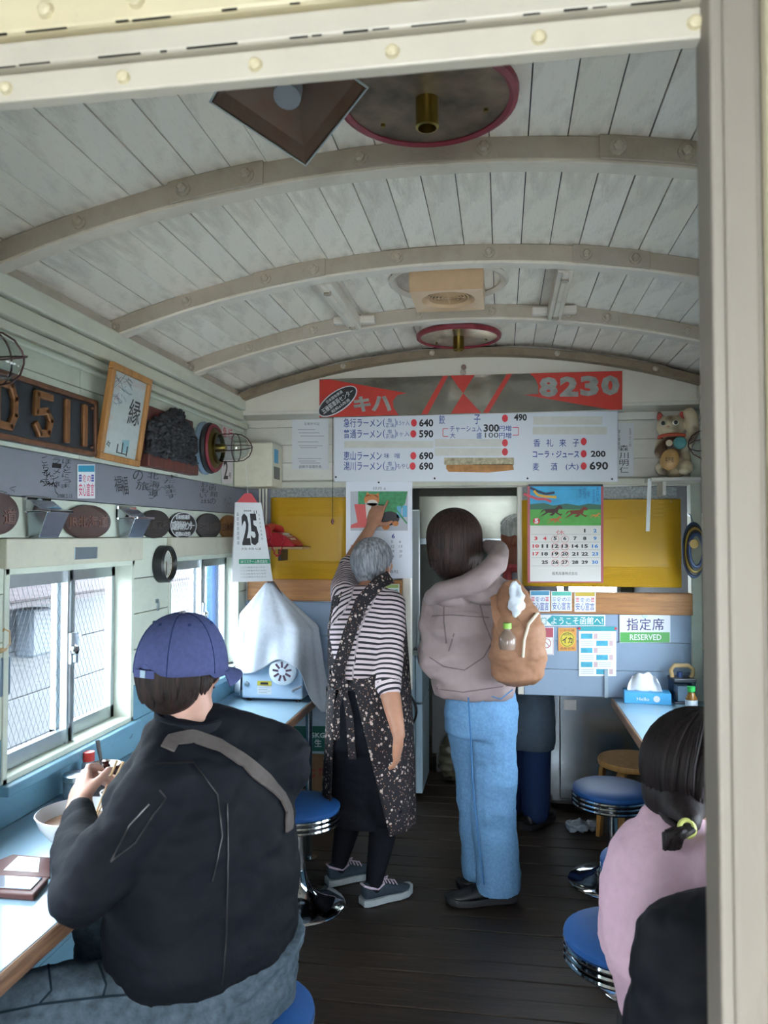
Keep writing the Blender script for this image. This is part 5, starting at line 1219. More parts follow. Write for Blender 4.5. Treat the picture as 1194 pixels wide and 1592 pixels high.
m.build('glass_body', glass('caddy_glass', (.75, .82, .88), .12), t); MB().b2((-.052, -.052, .10), (.052, .052, .118)).build('lid', plain('caddy_dark', '#3a4048', .4), t, bevel=.004); MB().b2((-.028, -.03, .01), (.028, .03, .08)).build('napkins', M_paper, t)
MB().tube([(-.045, 0, .118), (-.05, 0, .15), (-.035, 0, .172), (.03, 0, .172), (.052, 0, .155), (.05, 0, .13), (.04, 0, .116)], .0105, 10).build('handle', M_tan, t, smooth=True); MB().lathe([(.0001, 0), (.013, 0), (.012, .025), (.0001, .027)], (-.01, 0, .118), 14).build('blue_cap', plain('cap_blue', '#27406f', .4), t, smooth=True)
p = Wz(1075, 1105, .76); t = thing('sauce_bottle', 'small amber sauce bottle with green cap beside the caddy', 'bottle', loc=(p.x, p.y, .76))
MB().lathe([(.0001, 0), (.024, 0), (.026, .02), (.026, .055), (.016, .075), (.013, .085), (.0001, .085)], n=20).build('bottle', plain('amber', '#7a5426', .15), t, smooth=True); MB().lathe([(.0001, .085), (.017, .085), (.017, .108), (.0001, .110)], n=18).build('cap', plain('cap_green', '#2f9a48', .4), t, smooth=True); MB().lathe([(.0265, .022), (.0265, .05)], n=20).build('label', plain('label_white', '#cdd6de', .5), t, smooth=True)
# ================================================================ kitchen
def kbox(lo, hi, name, label, cat, mat, **kw): return tag(MB().b2(lo, hi).build(name, mat, None, **kw), label, cat)
a = Wy(853, 1088, 4.12); b = Wy(1000, 1088, 4.12)
t = thing('steel_refrigerator', 'brushed steel under counter refrigerator behind the right partition', 'refrigerator', loc=(.62, 4.75, 0)); xk = Wy(853, 1200, 4.50).x; xs = Wy(870, 1200, 4.48).x
MB().b2((xk, 4.50, .05), (XR-.03, 5.05, .80)).build('cabinet', M_steel, t, world=True, bevel=.004); MB().b2((xs, 4.47, .07), (XR-.06, 4.50, .76)).build('door', M_steel, t, world=True, bevel=.006); MB().b2((xk+.01, 4.52, .03), (XR-.05, 5.0, .05)).build('plinth', M_black, t, world=True)
for x in (xk+.03, XR-.08): MB().cyl((x, 4.55, 0), (x, 4.55, .05), .018, n=10).build('foot', M_black, t, world=True)
q0, q1 = Wy(877, 1088, 4.468), Wy(896, 1104, 4.468); MB().b2((q0.x, 4.467, q1.z), (q1.x, 4.47, q0.z)).build('paper_label', M_paper, t, world=True)
t = thing('white_refrigerator', 'small two door white refrigerator standing in the kitchen passage', 'refrigerator', loc=(-.72, 4.65, 0)); xr = Wy(672, 1150, 4.95).x; xl = -1.0; yf = 4.55
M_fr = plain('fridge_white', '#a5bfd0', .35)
xr = Wy(657, 1150, yf).x
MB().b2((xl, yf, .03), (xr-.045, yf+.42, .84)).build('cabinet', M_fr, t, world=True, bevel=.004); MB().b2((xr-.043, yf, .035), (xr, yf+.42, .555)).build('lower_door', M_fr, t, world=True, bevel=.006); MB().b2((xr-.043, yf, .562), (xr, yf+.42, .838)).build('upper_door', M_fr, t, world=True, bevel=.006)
for yy in (yf+.05, yf+.37): MB().b2((xl+.03, yy-.02, 0), (xr-.08, yy+.02, .03)).build('foot', M_black, t, world=True)
q = Wy(640, 1105, yf); MB().tube([(q.x-.02+.05*math.sin(k/10*PI), yf-.008, q.z-.11+.22*k/10) for k in range(11)], .007, 8).build('power_cord', M_black, t, world=True, smooth=True)
kt = kbox((xl-.02, yf-.02, .841), (xr+.02, yf+.44, .868), 'fridge_top_board', 'worn tray board with paper lying on the white refrigerator', 'board', plain('board_newsy', '#8d9a94', .7, 0, .3, 0, 30))
# stove hood, pots, shelves
a, b = Wy(652, 772, 5.0), Wy(830, 845, 5.0)
t = thing('range_hood', 'long stainless range hood over the kitchen stove', 'hood', loc=((a.x+b.x)/2, 5.2, a.z)); m = MB(); m.prism([(5.0, b.z), (5.55, b.z), (5.55, a.z+.25), (5.25, a.z+.25), (5.0, a.z)], b.x+.25-a.x); mm = MB(); mm.add([V((a.x+p.z, p.x, p.y)) for p in m.v], m.f); mm.build('canopy', plain('hood_steel', '#7d8078', .25, .85, .2, .25, 3), t, world=True); MB().b2((a.x, 4.985, b.z-.006), (b.x+.25, 5.0, b.z+.03)).build('lip', M_steel, t, world=True); MB().b2((-.3, 5.3, a.z+.2), (-.05, 5.5, 2.47)).build('duct', M_steel, t, world=True)
t = thing('stove', 'black gas stove with steel top at the back of the kitchen', 'stove', loc=(-.25, 5.3, 0)); MB().b2((-.46, 5.08, .12), (.24, 5.5, .80)).build('body', plain('stove_dark', '#3c3f40', .4, .5, .2, 0, 4), t, world=True, bevel=.005); MB().b2((-.47, 5.06, .80), (.25, 5.52, .83)).build('hob', M_black, t, world=True)
for x in (-.29, .06): MB().tube([(x+.13*math.cos(k*PI/10), 5.26+.13*math.sin(k*PI/10), .845) for k in range(20)], .01, 6, closed=True).build('burner', M_black, t, world=True)
for x in (-.4, .18): MB().b2((x-.03, 5.10, 0), (x+.03, 5.12, .12)).build('foot', M_black, t, world=True)
for k in range(4): MB().lathe([(.0001, 0), (.025, 0), (.022, .03), (.0001, .03)], (-.36+.16*k, 5.08, .72), 14, 'y').build('knob', M_black, t, world=True)
def pot(x, y, z, r, h, label, mat):
    t = thing('stock_pot', label, 'pot', loc=(x, y, z), group='kitchen pots'); MB().lathe([(.0001, 0), (r, 0), (r, h), (r+.008, h+.004), (r-.004, h+.004), (r-.006, .01), (.0001, .01)], n=30).build('pot_body', mat, t, smooth=True)
    for sx in (-1, 1): MB().tube([(sx*r, -.04, h*.8), (sx*(r+.035), -.03, h*.8), (sx*(r+.035), .03, h*.8), (sx*r, .04, h*.8)], .006, 6).build('handle', mat, t, smooth=True)
pot(.05, 5.26, .856, .17, .36, 'tall steel stock pot on the stove behind the woman', M_steel); pot(-.32, 5.26, .856, .11, .22, 'dark pan on the left burner of the stove', plain('pan_black', '#23272a', .4, .5))
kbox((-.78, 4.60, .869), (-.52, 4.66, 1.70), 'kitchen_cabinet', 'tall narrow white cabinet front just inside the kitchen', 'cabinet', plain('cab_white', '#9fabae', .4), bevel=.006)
bpy.data.objects['kitchen_cabinet'].location.x += Wy(652, 850, 4.62).x+.52
t = thing('kitchen_shelf', 'grey metal shelf high on the kitchen back wall', 'shelf', loc=(-.3, 5.85, 1.95)); MB().b2((-1.2, 5.75, 1.95), (.3, 5.99, 1.97)).build('board', M_alud, t, world=True); MB().b2((-1.1, 5.78, 1.80), (-1.08, 5.98, 1.95)).build('bracket', M_alud, t, world=True); MB().b2((.2, 5.78, 1.80), (.22, 5.98, 1.95)).build('bracket', M_alud, t, world=True)
# faucet-like dark stand by the passage, crate, bucket
t = thing('kitchen_stand', 'black wire stand with utensils beside the passage', 'stand', loc=(-.42, 4.6, .868))
MB().b2((-.10, -.06, 0), (.10, .06, .012)).build('base', M_black, t, bevel=.003)
for k in range(5): MB().tube([(-.08+.04*k, -.03, .01), (-.085+.043*k, -.02, .16+.02*(k % 2)), (-.09+.048*k, .0, .20)], .004, 6).build('utensil', M_black if k % 2 else M_alud, t, smooth=True)
MB().lathe([(.0001, .01), (.05, .01), (.055, .10), (.05, .10), (.047, .016), (.0001, .016)], n=18).build('holder', plain('holder_dark', '#2a3a3c', .4), t, smooth=True)
t = thing('plastic_crate', 'orange plastic crate deep in the kitchen beside the steel refrigerator', 'crate', loc=(.40, 5.30, 0)); Mo = plain('crate_orange', '#8a4a1e', .5)
for z in (0, .13, .26): MB().b2((-.14, -.1, z), (.14, .1, z+.03)).build('rim', Mo, t)
for x in (-.13, -.045, .045, .13): MB().b2((x-.012, -.1, 0), (x+.012, -.085, .29)).b2((x-.012, .085, 0), (x+.012, .1, .29)).build('slat', Mo, t)
t = thing('waste_bag', 'crumpled translucent plastic bag on the floor by the refrigerator', 'bag', loc=(-.31, 4.93, 0)); m = MB(); m.ell((0, 0, .14), (.10, .08, .14)); cone(m, (0, 0, .24), .05, (0, 0, .32), .02); me = skin(m, .01, 2, .02, 14); me.transform(MW[t.name]); soft(me, 'bag_body', plain('bag_olive', '#4c4a3c', .35), t)
q = Wz(890, 1290, 0); t = thing('plastic_wrap', 'crumpled clear plastic and litter on the floor under the refrigerator', 'litter', loc=(q.x+.03, q.y-.02, 0)); m = MB(); m.ell((0, 0, .03), (.07, .05, .03)); m.ell((.06, .02, .025), (.05, .04, .025)); me = skin(m, .006, 1, .018, 30); me.transform(MW[t.name]); soft(me, 'wrap', plain('wrap_grey', '#77808c', .25), t)
# ================================================================ people
def skin_mat(name, col):
    if name in MATS: return MATS[name]
    m, t, b = _nt(name); n = noise_tex(t, 18, 4, .6); c = C(col)
    r = ramp(t, n.outputs[0], [(.3, tuple(x*.86 for x in c[:3])), (.7, tuple(min(1, x*1.1) for x in c[:3]))]); t.links.new(r.outputs[0], b.inputs['Base Color'])
    b.inputs['Roughness'].default_value = .5; b.inputs['Subsurface Weight'].default_value = .12; b.inputs['Subsurface Radius'].default_value = (.01, .004, .002); b.inputs['Subsurface Scale'].default_value = .5
    n2 = noise_tex(t, 160, 3, .6); bump(t, b, n2.outputs[0], .12, .002); MATS[name] = m; return m
def hair_mat(name, dark, light, sc=120, lo=.35, hi=.75):
    if name in MATS: return MATS[name]
    m, t, b = _nt(name); n = noise_tex(t, sc, 3, .6, (1, 1, .08)); r = ramp(t, n.outputs[0], [(lo, dark), (hi, light)]); t.links.new(r.outputs[0], b.inputs['Base Color'])
    b.inputs['Roughness'].default_value = .58; b.inputs['Specular IOR Level'].default_value = .3; bump(t, b, n.outputs[0], .4, .003); MATS[name] = m; return m
def stripe_mat(name, c1, c2, period, duty=.45):
    m, t, b = _nt(name); b.inputs['Roughness'].default_value = .85; at = node(t, 'ShaderNodeAttribute'); at.attribute_name = 'along'
    d = node(t, 'ShaderNodeMath', operation='DIVIDE'); d.inputs[1].default_value = period; fr = node(t, 'ShaderNodeMath', operation='FRACT'); lt = node(t, 'ShaderNodeMath', operation='LESS_THAN'); lt.inputs[1].default_value = duty
    t.links.new(at.outputs['Fac'], d.inputs[0]); t.links.new(d.outputs[0], fr.inputs[0]); t.links.new(fr.outputs[0], lt.inputs[0]); t.links.new(mixc(t, lt.outputs[0], c1, c2), b.inputs['Base Color']); return m
def floral_mat(name, base, cols):
    m, t, b = _nt(name); b.inputs['Roughness'].default_value = .85; tc = node(t, 'ShaderNodeTexCoord')
    nz = noise_tex(t, 40, 2, .5); mx = node(t, 'ShaderNodeMix', data_type='VECTOR'); mx.inputs[0].default_value = .012; t.links.new(tc.outputs['Object'], mx.inputs[4]); t.links.new(nz.outputs['Color'], mx.inputs[5])
    out = C(base)
    cur = None
    for sc, th, c in ((40, .0062, cols[0]), (64, .0032, cols[1]), (88, .0022, cols[2])):
        v = node(t, 'ShaderNodeTexVoronoi'); v.inputs['Scale'].default_value = sc; t.links.new(mx.outputs[1], v.inputs['Vector']); l = node(t, 'ShaderNodeMath', operation='LESS_THAN'); l.inputs[1].default_value = th*sc*.95; t.links.new(v.outputs['Distance'], l.inputs[0]); cur = mixc(t, l.outputs[0], cur if cur is not None else out[:3], c)
    t.links.new(cur, b.inputs['Base Color']); return m
def ortho(fwd, up=(0, 0, 1)):
    f = V(fwd).normalized(); r = f.cross(V(up)).normalized(); u = r.cross(f); return f, r, u
def head(m, c, fwd, s=1.0, up=(0, 0, 1)):
    f, r, u = ortho(fwd, up); c = V(c); R = Matrix((r, f, u)).transposed(); e = R.to_euler()
    m.ell(c+u*.015*s, (.074*s, .092*s, .098*s), 18, 12, e); m.ell(c+f*.028*s-u*.055*s, (.052*s, .060*s, .058*s), 16, 10, e); m.ell(c+f*.055*s-u*.095*s, (.028*s, .024*s, .020*s), 12, 8, e)
    cone(m, c+f*.086*s+u*.006*s, .011*s, c+f*.108*s-u*.026*s, .014*s); 
    for k in (-1, 1):
        m.ell(c+r*(k*.077*s)-f*.004*s-u*.012*s, (.010*s, .019*s, .031*s), 10, 8, e); m.ell(c+r*(k*.030*s)+f*.084*s+u*.026*s, (.020*s, .010*s, .008*s), 10, 6, e); m.ell(c+r*(k*.034*s)+f*.062*s-u*.022*s, (.026*s, .024*s, .024*s), 10, 8, e)
    m.ell(c+f*.084*s-u*.056*s, (.024*s, .012*s, .010*s), 10, 6, e)
def face(parent, c, fwd, s=1.0, up=(0, 0, 1)):
    f, r, u = ortho(fwd, up); c = V(c); e = Matrix((r, f, u)).transposed().to_euler()
    for k in (-1, 1):
        o = MB().ell(c+r*(k*.031*s)+f*.083*s+u*.004*s, (.014*s, .008*s, .009*s), 12, 8, e).build('eye', plain('eye_white2', '#d8d4cc', .2), parent, world=True, smooth=True)
        MB().ell(c+r*(k*.031*s)+f*.089*s+u*.004*s, (.006*s, .004*s, .006*s), 10, 6, e).build('iris', M_black, o, world=True, smooth=True)
    MB().ell(c+f*.094*s-u*.056*s, (.022*s, .005*s, .005*s), 12, 6, e).build('mouth', plain('lips', '#8f4f48', .5), parent, world=True, smooth=True)
def hand(m, w, d, n, th, curls=(.5, .55, .6, .65), s=1.0, thumb=(.75, .55, .35), spread=.06):
    """w wrist, d along the fingers, n where the palm faces, th towards the thumb side"""
    d = V(d).normalized(); n = V(n); n = (n-d*n.dot(d)).normalized(); th = V(th); th = (th-d*th.dot(d)-n*th.dot(n)).normalized(); w = V(w)
    rs = []
    for t_, hw, hd in ((0, .026, .020), (.02, .034, .019), (.05, .041, .017), (.082, .042, .014), (.092, .038, .011)): rs.append((w+d*(t_*s), hw*s, hd*s))
    loft(m, rs, th, 14, 2.6)
    for k, (off, L) in enumerate(((.030, .074), (.010, .082), (-.010, .076), (-.030, .060))):
        p = w+d*(.080*s)+th*(off*s); dd = (d+th*(spread*(1.5-k))).normalized(); c = curls[k]; r = .0090 if k < 3 else .0078
        for j, fr in enumerate((.45, .32, .23)):
            q = p+dd*(L*fr*s); cone(m, p, r*s*(1-.09*j), q, r*s*(.92-.09*j), 10); p = q; ang = c*(1.0 if j == 0 else .9); ax = dd.cross(n)
            if ax.length > 1e-4: dd = (Matrix.Rotation(ang, 3, ax.normalized()) @ dd).normalized()
    p = w+d*(.022*s)+th*(.028*s); a, b, c = thumb; dd = (th*a+d*b+n*c).normalized()
    q = p+dd*(.042*s); cone(m, p, .013*s, q, .0105*s, 10); dd = (dd+d*.5+n*.15).normalized(); q2 = q+dd*(.032*s); cone(m, q, .0105*s, q2, .0085*s, 10)
def strands(m, c, rad, fwd, n, phi_back, phi_front, drop=0., r=.005, seed=1, crown=0., wob=.04, inward=.0, pts=9, start=0.):
    rn = random.Random(seed); f, rt, u = ortho(fwd); c = V(c)
    for i in range(n):
        th = rn.uniform(0, 2*PI); back = .5-.5*math.cos(th); ph = phi_front+(phi_back-phi_front)*back**.7; ph *= rn.uniform(.92, 1.05); k = 1+rn.uniform(-.01, wob); P = []; tw = rn.uniform(-.12, .12); p0 = rn.uniform(.05, .35)
        for j in range(pts):
            s0_ = start or p0*ph*.3; t_ = s0_+(ph-s0_)*j/(pts-1); a = th+tw*j/pts; e = V((math.cos(a)*math.sin(t_), math.sin(a)*math.sin(t_), math.cos(t_)))
            P.append(c+f*(e.x*rad[1]*k)+rt*(e.y*rad[0]*k)+u*(e.z*rad[2]*k))
        if drop:
            L = drop*rn.uniform(.85, 1.08)*(.35+.65*min(1, back*1.6)); end = P[-1]; o = (end-c); o.z = 0
            for j in range(1, 5): P.append(end-V((0, 0, L*j/4))-o*(inward*(j/4)**2))
        N = len(P); m.tube(P, [r*(.7+.5*abs(math.sin(PI*min(1, (j+.6)/N)))) * (1 if j < N-1 else .4) for j in range(N)], 5, flat=.6)
def shoe(parent, heel, toe, mu, ms, ml, name='shoe', L=None, w=.044, hgt=.075):
    heel, toe = V(heel), V(toe); d = (toe-heel); d.z = 0; L = L or d.length; d.normalize(); s2 = V((-d.y, d.x, 0)); up = V((0, 0, 1)); z0 = heel.z
    def sec(t_, hw, z, h2): return heel+d*(L*t_)+up*(z-0), hw, h2
    m = MB(); rs = []
    for t_, hw in ((0, .55), (.06, .80), (.2, .86), (.45, .84), (.68, 1.0), (.85, .93), (.96, .65), (1.0, .30)):
        lift = .012*max(0, (t_-.75)/.25)**2
        rs.append([heel+d*(L*t_)+s2*(w*hw*a)+up*(b+lift) for a, b in ((-1, .002), (1, .002), (1.04, .016), (1, .028), (-1, .028), (-1.04, .016))])
    so = m.rings(rs)
    up_m = MB(); rs = []
    for t_, hw, h2 in ((.01, .50, hgt), (.10, .74, hgt+.008), (.28, .74, hgt-.004), (.45, .78, hgt), (.62, .88, .064), (.80, .84, .050), (.93, .60, .042), (.98, .30, .034)):
        cx = heel+d*(L*t_); ring = []
        for k in range(14):
            a = PI*k/13; ring.append(cx+s2*(w*hw*math.cos(a))+up*(.022+(h2-.022)*abs(math.sin(a))**.7))
        rs.append(ring)
    up_m.rings(rs); o = up_m.build(name, mu, parent, world=True, smooth=True, angle=70, subsurf=1)
    so.build('sole', ms, o, world=True, smooth=True, angle=50)
    if ml:
        m = MB()
        for k in range(4):
            t_ = .44+.07*k; c = heel+d*(L*t_)+up*(hgt-.002-.006*k); m.tube([c-s2*.026-up*.006, c+up*.004, c+s2*.026-up*.006], .0028, 6)
        c = heel+d*(L*.43)+up*(hgt+.004); m.tube([c, c+s2*.02+d*.01+up*.014, c+s2*.035-d*.01+up*.004], .0025, 6); m.tube([c, c-s2*.02+d*.01+up*.014, c-s2*.035-d*.01+up*.004], .0025, 6); m.build('laces', ml, o, world=True)
        m = MB(); m.tube([heel+d*(L*t_)+s2*(w*.74*k)+up*(z) for t_, k, z in ((.03, -.55, hgt-.004), (.12, -.9, hgt-.012), (.26, -.95, hgt-.022), (.38, -.85, hgt-.008), (.40, 0, hgt+.004), (.38, .85, hgt-.008), (.26, .95, hgt-.022), (.12, .9, hgt-.012), (.03, .55, hgt-.004))], .005, 6, closed=True); m.build('collar', ml, o, world=True, smooth=True)
    return o
def ribbon(m, pts, widths, nrm, th=.003):
    """flat band along pts, wide across nrm x tangent"""
    pts = [V(p) for p in pts]; rs = []
    for i, p in enumerate(pts):
        t_ = (pts[min(i+1, len(pts)-1)]-pts[max(i-1, 0)]).normalized(); n_ = V(nrm[i] if isinstance(nrm, list) else nrm); n_ = (n_-t_*n_.dot(t_)).normalized(); b_ = t_.cross(n_); w_ = widths[i] if isinstance(widths, list) else widths
        rs.append([p-b_*w_+n_*th, p+b_*w_+n_*th, p+b_*w_-n_*th, p-b_*w_-n_*th])
    m.rings(rs)
SK_F = skin_mat('skin_staff', '#a2745c'); SK_M = skin_mat('skin_man', '#b78d7c'); SK_C = skin_mat('skin_cook', '#7d4a36'); SK_Y = skin_mat('skin_young', '#c49a84')
M_blackc = fabric('black_cloth', '#14161c', .15, 60, .25, .8, .15); M_denim_l = fabric('light_denim', '#5c81a4', .16, 90, .3, .85, .1, .30)

# ---------------------------------------------------------------- waitress pointing at the calendar
hp = Wz(570, 1392, 0)
t = thing('person', 'waitress in striped top and floral apron reaching up to the calendar', 'person', loc=(hp.x, hp.y, 0))
pel, wai, che, nek, hd = J(572, 1122, 3.33), J(570, 1055, 3.33), J(568, 985, 3.36), J(575, 910, 3.42), J(581, 878, 3.47)
lsh, lel, lwr = J(537, 925, 3.42), J(537, 890, 3.63), J(577, 820, 3.775)
rsh, rel, rwr = J(612, 940, 3.38), J(603, 1062, 3.22), J(620, 1142, 3.12)
lhip, lkn, lan = J(549, 1140, 3.36), J(546, 1258, 3.39), J(545, 1352, 3.40); rhip, rkn, ran = J(598, 1140, 3.32), J(600, 1268, 3.28), J(594, 1374, 3.25)
sp = [(Wz(508, 1376, 0), Wz(578, 1360, 0)), (Wz(562, 1408, 0), Wz(628, 1390, 0))]
lan, ran = [h+(q-h).normalized()*.060+V((0, 0, .085)) for h, q in sp]
hf = V((.45, .85, .22))
m = MB(); loft(m, [(pel-V((0, 0, .06)), .14, .09), (pel, .155, .105), (wai, .12, .085), (che, .145, .09), (nek-V((0, 0, .04)), .14, .07), (nek, .06, .055)], (1, .1, 0)); chain(m, [nek-V((0, 0, .03)), hd-V((0, 0, .04))], [.058, .055])
head(m, hd, hf, .98); chain(m, [lsh, lel, lel.lerp(lwr, .4), lwr], [.05, .042, .040, .026]); chain(m, [rsh, rel, rel.lerp(rwr, .35), rwr], [.05, .042, .042, .027])
dpt = (J(597, 764, 3.838)-lwr).normalized()
hand(m, lwr, dpt, V((.25, .95, .1)), V((1, 0, .1)), (.02, 1.05, 1.15, 1.2), 1.0, (1.0, .35, .1)); hand(m, rwr, (J(616, 1192, 3.14)-rwr), V((-.9, .2, 0)), V((-.25, .95, 0)), (.35, .4, .45, .5), 1.0, (.35, .9, .25), .03)
chain(m, [lhip, lkn, lan, lan-V((0, 0, .04))], [.08, .055, .032, .028]); chain(m, [rhip, rkn, ran, ran-V((0, 0, .04))], [.08, .055, .032, .028])
soft(skin(m, .0062, 3), 'body', SK_F, t); face(t, hd, hf, .98)
m = MB(); loft(m, [(pel+V((0, 0, .10)), .158, .12), (wai+V((0, 0, .02)), .150, .115), (wai.lerp(che, .5), .158, .118), (che+V((0, 0, .02)), .168, .118), (che.lerp(nek, .6), .165, .10), (nek-V((0, 0, .018)), .10, .075)], (1, .1, 0))
chain(m, [lsh, lsh.lerp(lel, .6), lel.lerp(lwr, .15)], [.072, .062, .052]); chain(m, [rsh-V((.012, 0, 0)), rsh.lerp(rel, .5), rel, rel.lerp(rwr, .10)], [.068, .062, .058, .054])
soft(skin(m, .008, 4, .006, 10), 'striped_top', stripe_mat('stripes', '#c6b6ba', '#1d1c24', .0215, .42), t, [(pel, nek, 0.), (lsh, lel, .0), (lel, lwr, .2), (rsh, rel, 0.), (rel, rwr, .35)])
m = MB(); loft(m, [(wai+V((0, 0, .0)), .150, .118), (pel+V((0, 0, .02)), .178, .135), (pel-V((0, 0, .10)), .178, .14)], (1, .1, 0)); hb = J(570, 1278, 3.33).z
for a, b, sg in ((lhip, lkn, -1), (rhip, rkn, 1)): cone(m, a, .105, V((b.x*.85+a.x*.15, b.y, hb+.10)), .092); cone(m, V((b.x, b.y, hb+.10)), .092, V((b.x, b.y, hb+.075)), .09)
loft(m, [(pel-V((0, 0, .08)), .172, .13), (V((pel.x+.005, pel.y, hb+.12)), .165, .115), (V((pel.x+.01, pel.y-.01, hb-.02)), .150, .105)], (1, .1, 0))
soft(skin(m, .009, 5, .010, 7, 0, .5, [((0, 0, hb), (0, 0, 1), None)]), 'culottes', M_blackc, t)
m = MB(); chain(m, [lkn+V((0, 0, .05)), lkn.lerp(lan, .35), lan, lan-V((0, 0, .025))], [.066, .058, .037, .034]); chain(m, [rkn+V((0, 0, .05)), rkn.lerp(ran, .35), ran, ran-V((0, 0, .025))], [.066, .058, .037, .034]); soft(skin(m, .008, 3), 'leggings', M_blackc, t)
M_flor = floral_mat('floral_cotton', '#16131a', ('#b9a79c', '#9a8a84', '#8f6a52'))
zt = J(570, 1048, 3.3).z; zb = J(600, 1284, 3.3).z; cb = pel+V((.005, 0, 0))
def apron(u, v):
    z = zt+(zb-zt)*v
    tR = math.radians(-104+48*v); tL = math.radians(226-6*v); th = tR+(tL-tR)*u; c, s2 = math.cos(th), math.sin(th)
    top = max(0, c)**2*.16*(1-v)+max(0, s2)*.30*(1-v); rx = .168+.030*math.sin(v*PI*.5)+.008*math.sin(th*6)*v; ry = .140+.025*v+.008*math.sin(th*5+1)*v
    ctr = wai.lerp(pel, min(1, v*2.2)); return V((ctr.x+.004+c*rx, ctr.y+s2*ry, z+top))
m = MB(); m.grid(apron, 72, 30); m.build('apron', M_flor, t, world=True, smooth=True, solid=.004, angle=80)
m = MB(); bk = lambda x, y: J(x, y, 3.235)
ribbon(m, [J(607, 897, 3.38), J(590, 905, 3.315), J(563, 935, 3.262), J(543, 985, 3.235), J(528, 1035, 3.225), J(524, 1070, 3.22)], [.030, .030, .030, .028, .026, .030], (0, -1, .12), .004)
ribbon(m, [J(532, 910, 3.40), J(522, 935, 3.33), J(516, 980, 3.30), J(516, 1040, 3.28)], .022, (-.5, -.8, 0), .004); ribbon(m, [J(618, 975, 3.33), J(626, 1010, 3.32), J(629, 1060, 3.3)], .03, (.8, -.5, 0), .004); m.build('apron_straps', M_flor, t, world=True, smooth=True)
m = MB(); kn = J(533, 1066, 3.20); m.ell(kn, (.030, .02, .028)); m.ell(kn+V((-.035, 0, .012)), (.034, .012, .024), rot=(0, .5, 0)); m.ell(kn+V((.045, 0, .0)), (.032, .012, .020), rot=(0, -.3, 0)); ribbon(m, [kn, J(543, 1110, 3.185), J(548, 1180, 3.18)], [.010, .015, .016], (0, -1, 0), .005); ribbon(m, [kn, J(524, 1100, 3.19), J(523, 1150, 3.19)], [.010, .012, .012], (0, -1, 0), .005); m.build('apron_bow', M_flor, t, world=True, smooth=True)
m = MB(); f_, r_, u_ = ortho(hf); e_ = Matrix((r_, f_, u_)).transposed().to_euler(); m.ell(hd+u_*.022-f_*.012, (.086, .100, .102), 18, 12, e_); m.ell(hd-f_*.045-u_*.03, (.070, .055, .070), 14, 10, e_); hb_ = skin(m, .008, 3)
mm = MB(); mm.add([v.co for v in hb_.vertices], [tuple(p.vertices) for p in hb_.polygons]); strands(mm, hd+u_*.018-f_*.008, (.088, .102, .104), hf, 420, 2.15, 1.05, r=.0055, seed=3)
mm.build('hair', hair_mat('grey_hair', '#3c3d42', '#a3a6ad', 90, .25, .7), t, world=True, smooth=True, angle=80)
M_sh = fabric('sneaker_grey', '#303b45', .15, 80, .3, .7); M_sole = plain('sole_pale', '#9aa3a6', .6, 0, .08); M_lace = plain('lace_lilac', '#b9a9b8', .7)
for p0, p1 in sp: shoe(t, p0, p1, M_sh, M_sole, M_lace, L=.245, hgt=.088)

# ---------------------------------------------------------------- woman in the puffer jacket
hp = Wz(745, 1390, 0); t = thing('person', 'woman with brown bob in mauve puffer jacket and light jeans looking into the kitchen', 'person', loc=(hp.x, hp.y, 0))
pel, wai, che, nek, hd = J(748, 1095, 3.36), J(738, 1030, 3.34), J(730, 965, 3.34), J(720, 898, 3.36), J(706, 843, 3.40)
lsh, lel, lwr = J(684, 945, 3.38), J(688, 1030, 3.26), J(668, 1010, 3.52); rsh, rel, rwr = J(782, 930, 3.36), J(800, 1020, 3.42), J(770, 1010, 3.62)
lhip, lkn, lan = J(730, 1120, 3.40), J(745, 1260, 3.42), J(752, 1360, 3.46); rhip, rkn, ran = J(765, 1120, 3.33), J(768, 1270, 3.33), J(772, 1372, 3.33)
hf = V((-.35, .9, -.02)); sd = V((.93, .35, 0))
m = MB(); loft(m, [(pel-V((0, 0, .06)), .14, .10), (pel, .15, .11), (wai, .12, .09), (che, .15, .10), (nek-V((0, 0, .05)), .14, .075), (nek, .06, .055)], sd); chain(m, [nek-V((0, 0, .04)), hd-V((0, 0, .04))], [.056, .054]); head(m, hd, hf)
chain(m, [lsh, lel, lwr], [.05, .042, .028]); chain(m, [rsh, rel, rwr], [.05, .042, .028]); hand(m, lwr, V((.3, .9, 0)), V((0, 0, -1)), V((1, 0, 0))); hand(m, rwr, V((-.3, .9, 0)), V((0, 0, -1)), V((-1, 0, 0)))
chain(m, [lhip, lkn, lan, lan-V((0, 0, .04))], [.08, .055, .032, .028]); chain(m, [rhip, rkn, ran, ran-V((0, 0, .04))], [.08, .055, .032, .028]); soft(skin(m, .0065, 3), 'body', SK_Y, t); face(t, hd, hf)
M_puf = fabric('mauve_nylon', '#8a7b7a', .05, 25, .1, .5, .15, .22)
m = MB(); Lz = lambda y_: J(735, y_, 3.33)
loft(m, [(J(737, 1081, 3.34), .165, .13), (J(737, 1072, 3.34), .180, .145), (J(736, 1045, 3.33), .188, .155), (J(733, 1018, 3.33), .168, .134), (J(732, 1008, 3.33), .163, .128), (J(731, 985, 3.33), .186, .152), (J(730, 955, 3.34), .178, .142), (J(729, 947, 3.34), .162, .122), (J(727, 925, 3.35), .172, .125), (J(722, 905, 3.36), .12, .10)], sd, 32, 2.3)
soft_sleeves = MB()
for seq in (([lsh, lsh.lerp(lel, .5), lel], [.085, .092, .090]), ([lel, lel.lerp(lwr, .5), lwr], [.092, .080, .06]), ([rsh, rsh.lerp(rel, .5), rel], [.082, .085, .080]), ([rel, rwr], [.08, .06])):
    chain(m, *seq)
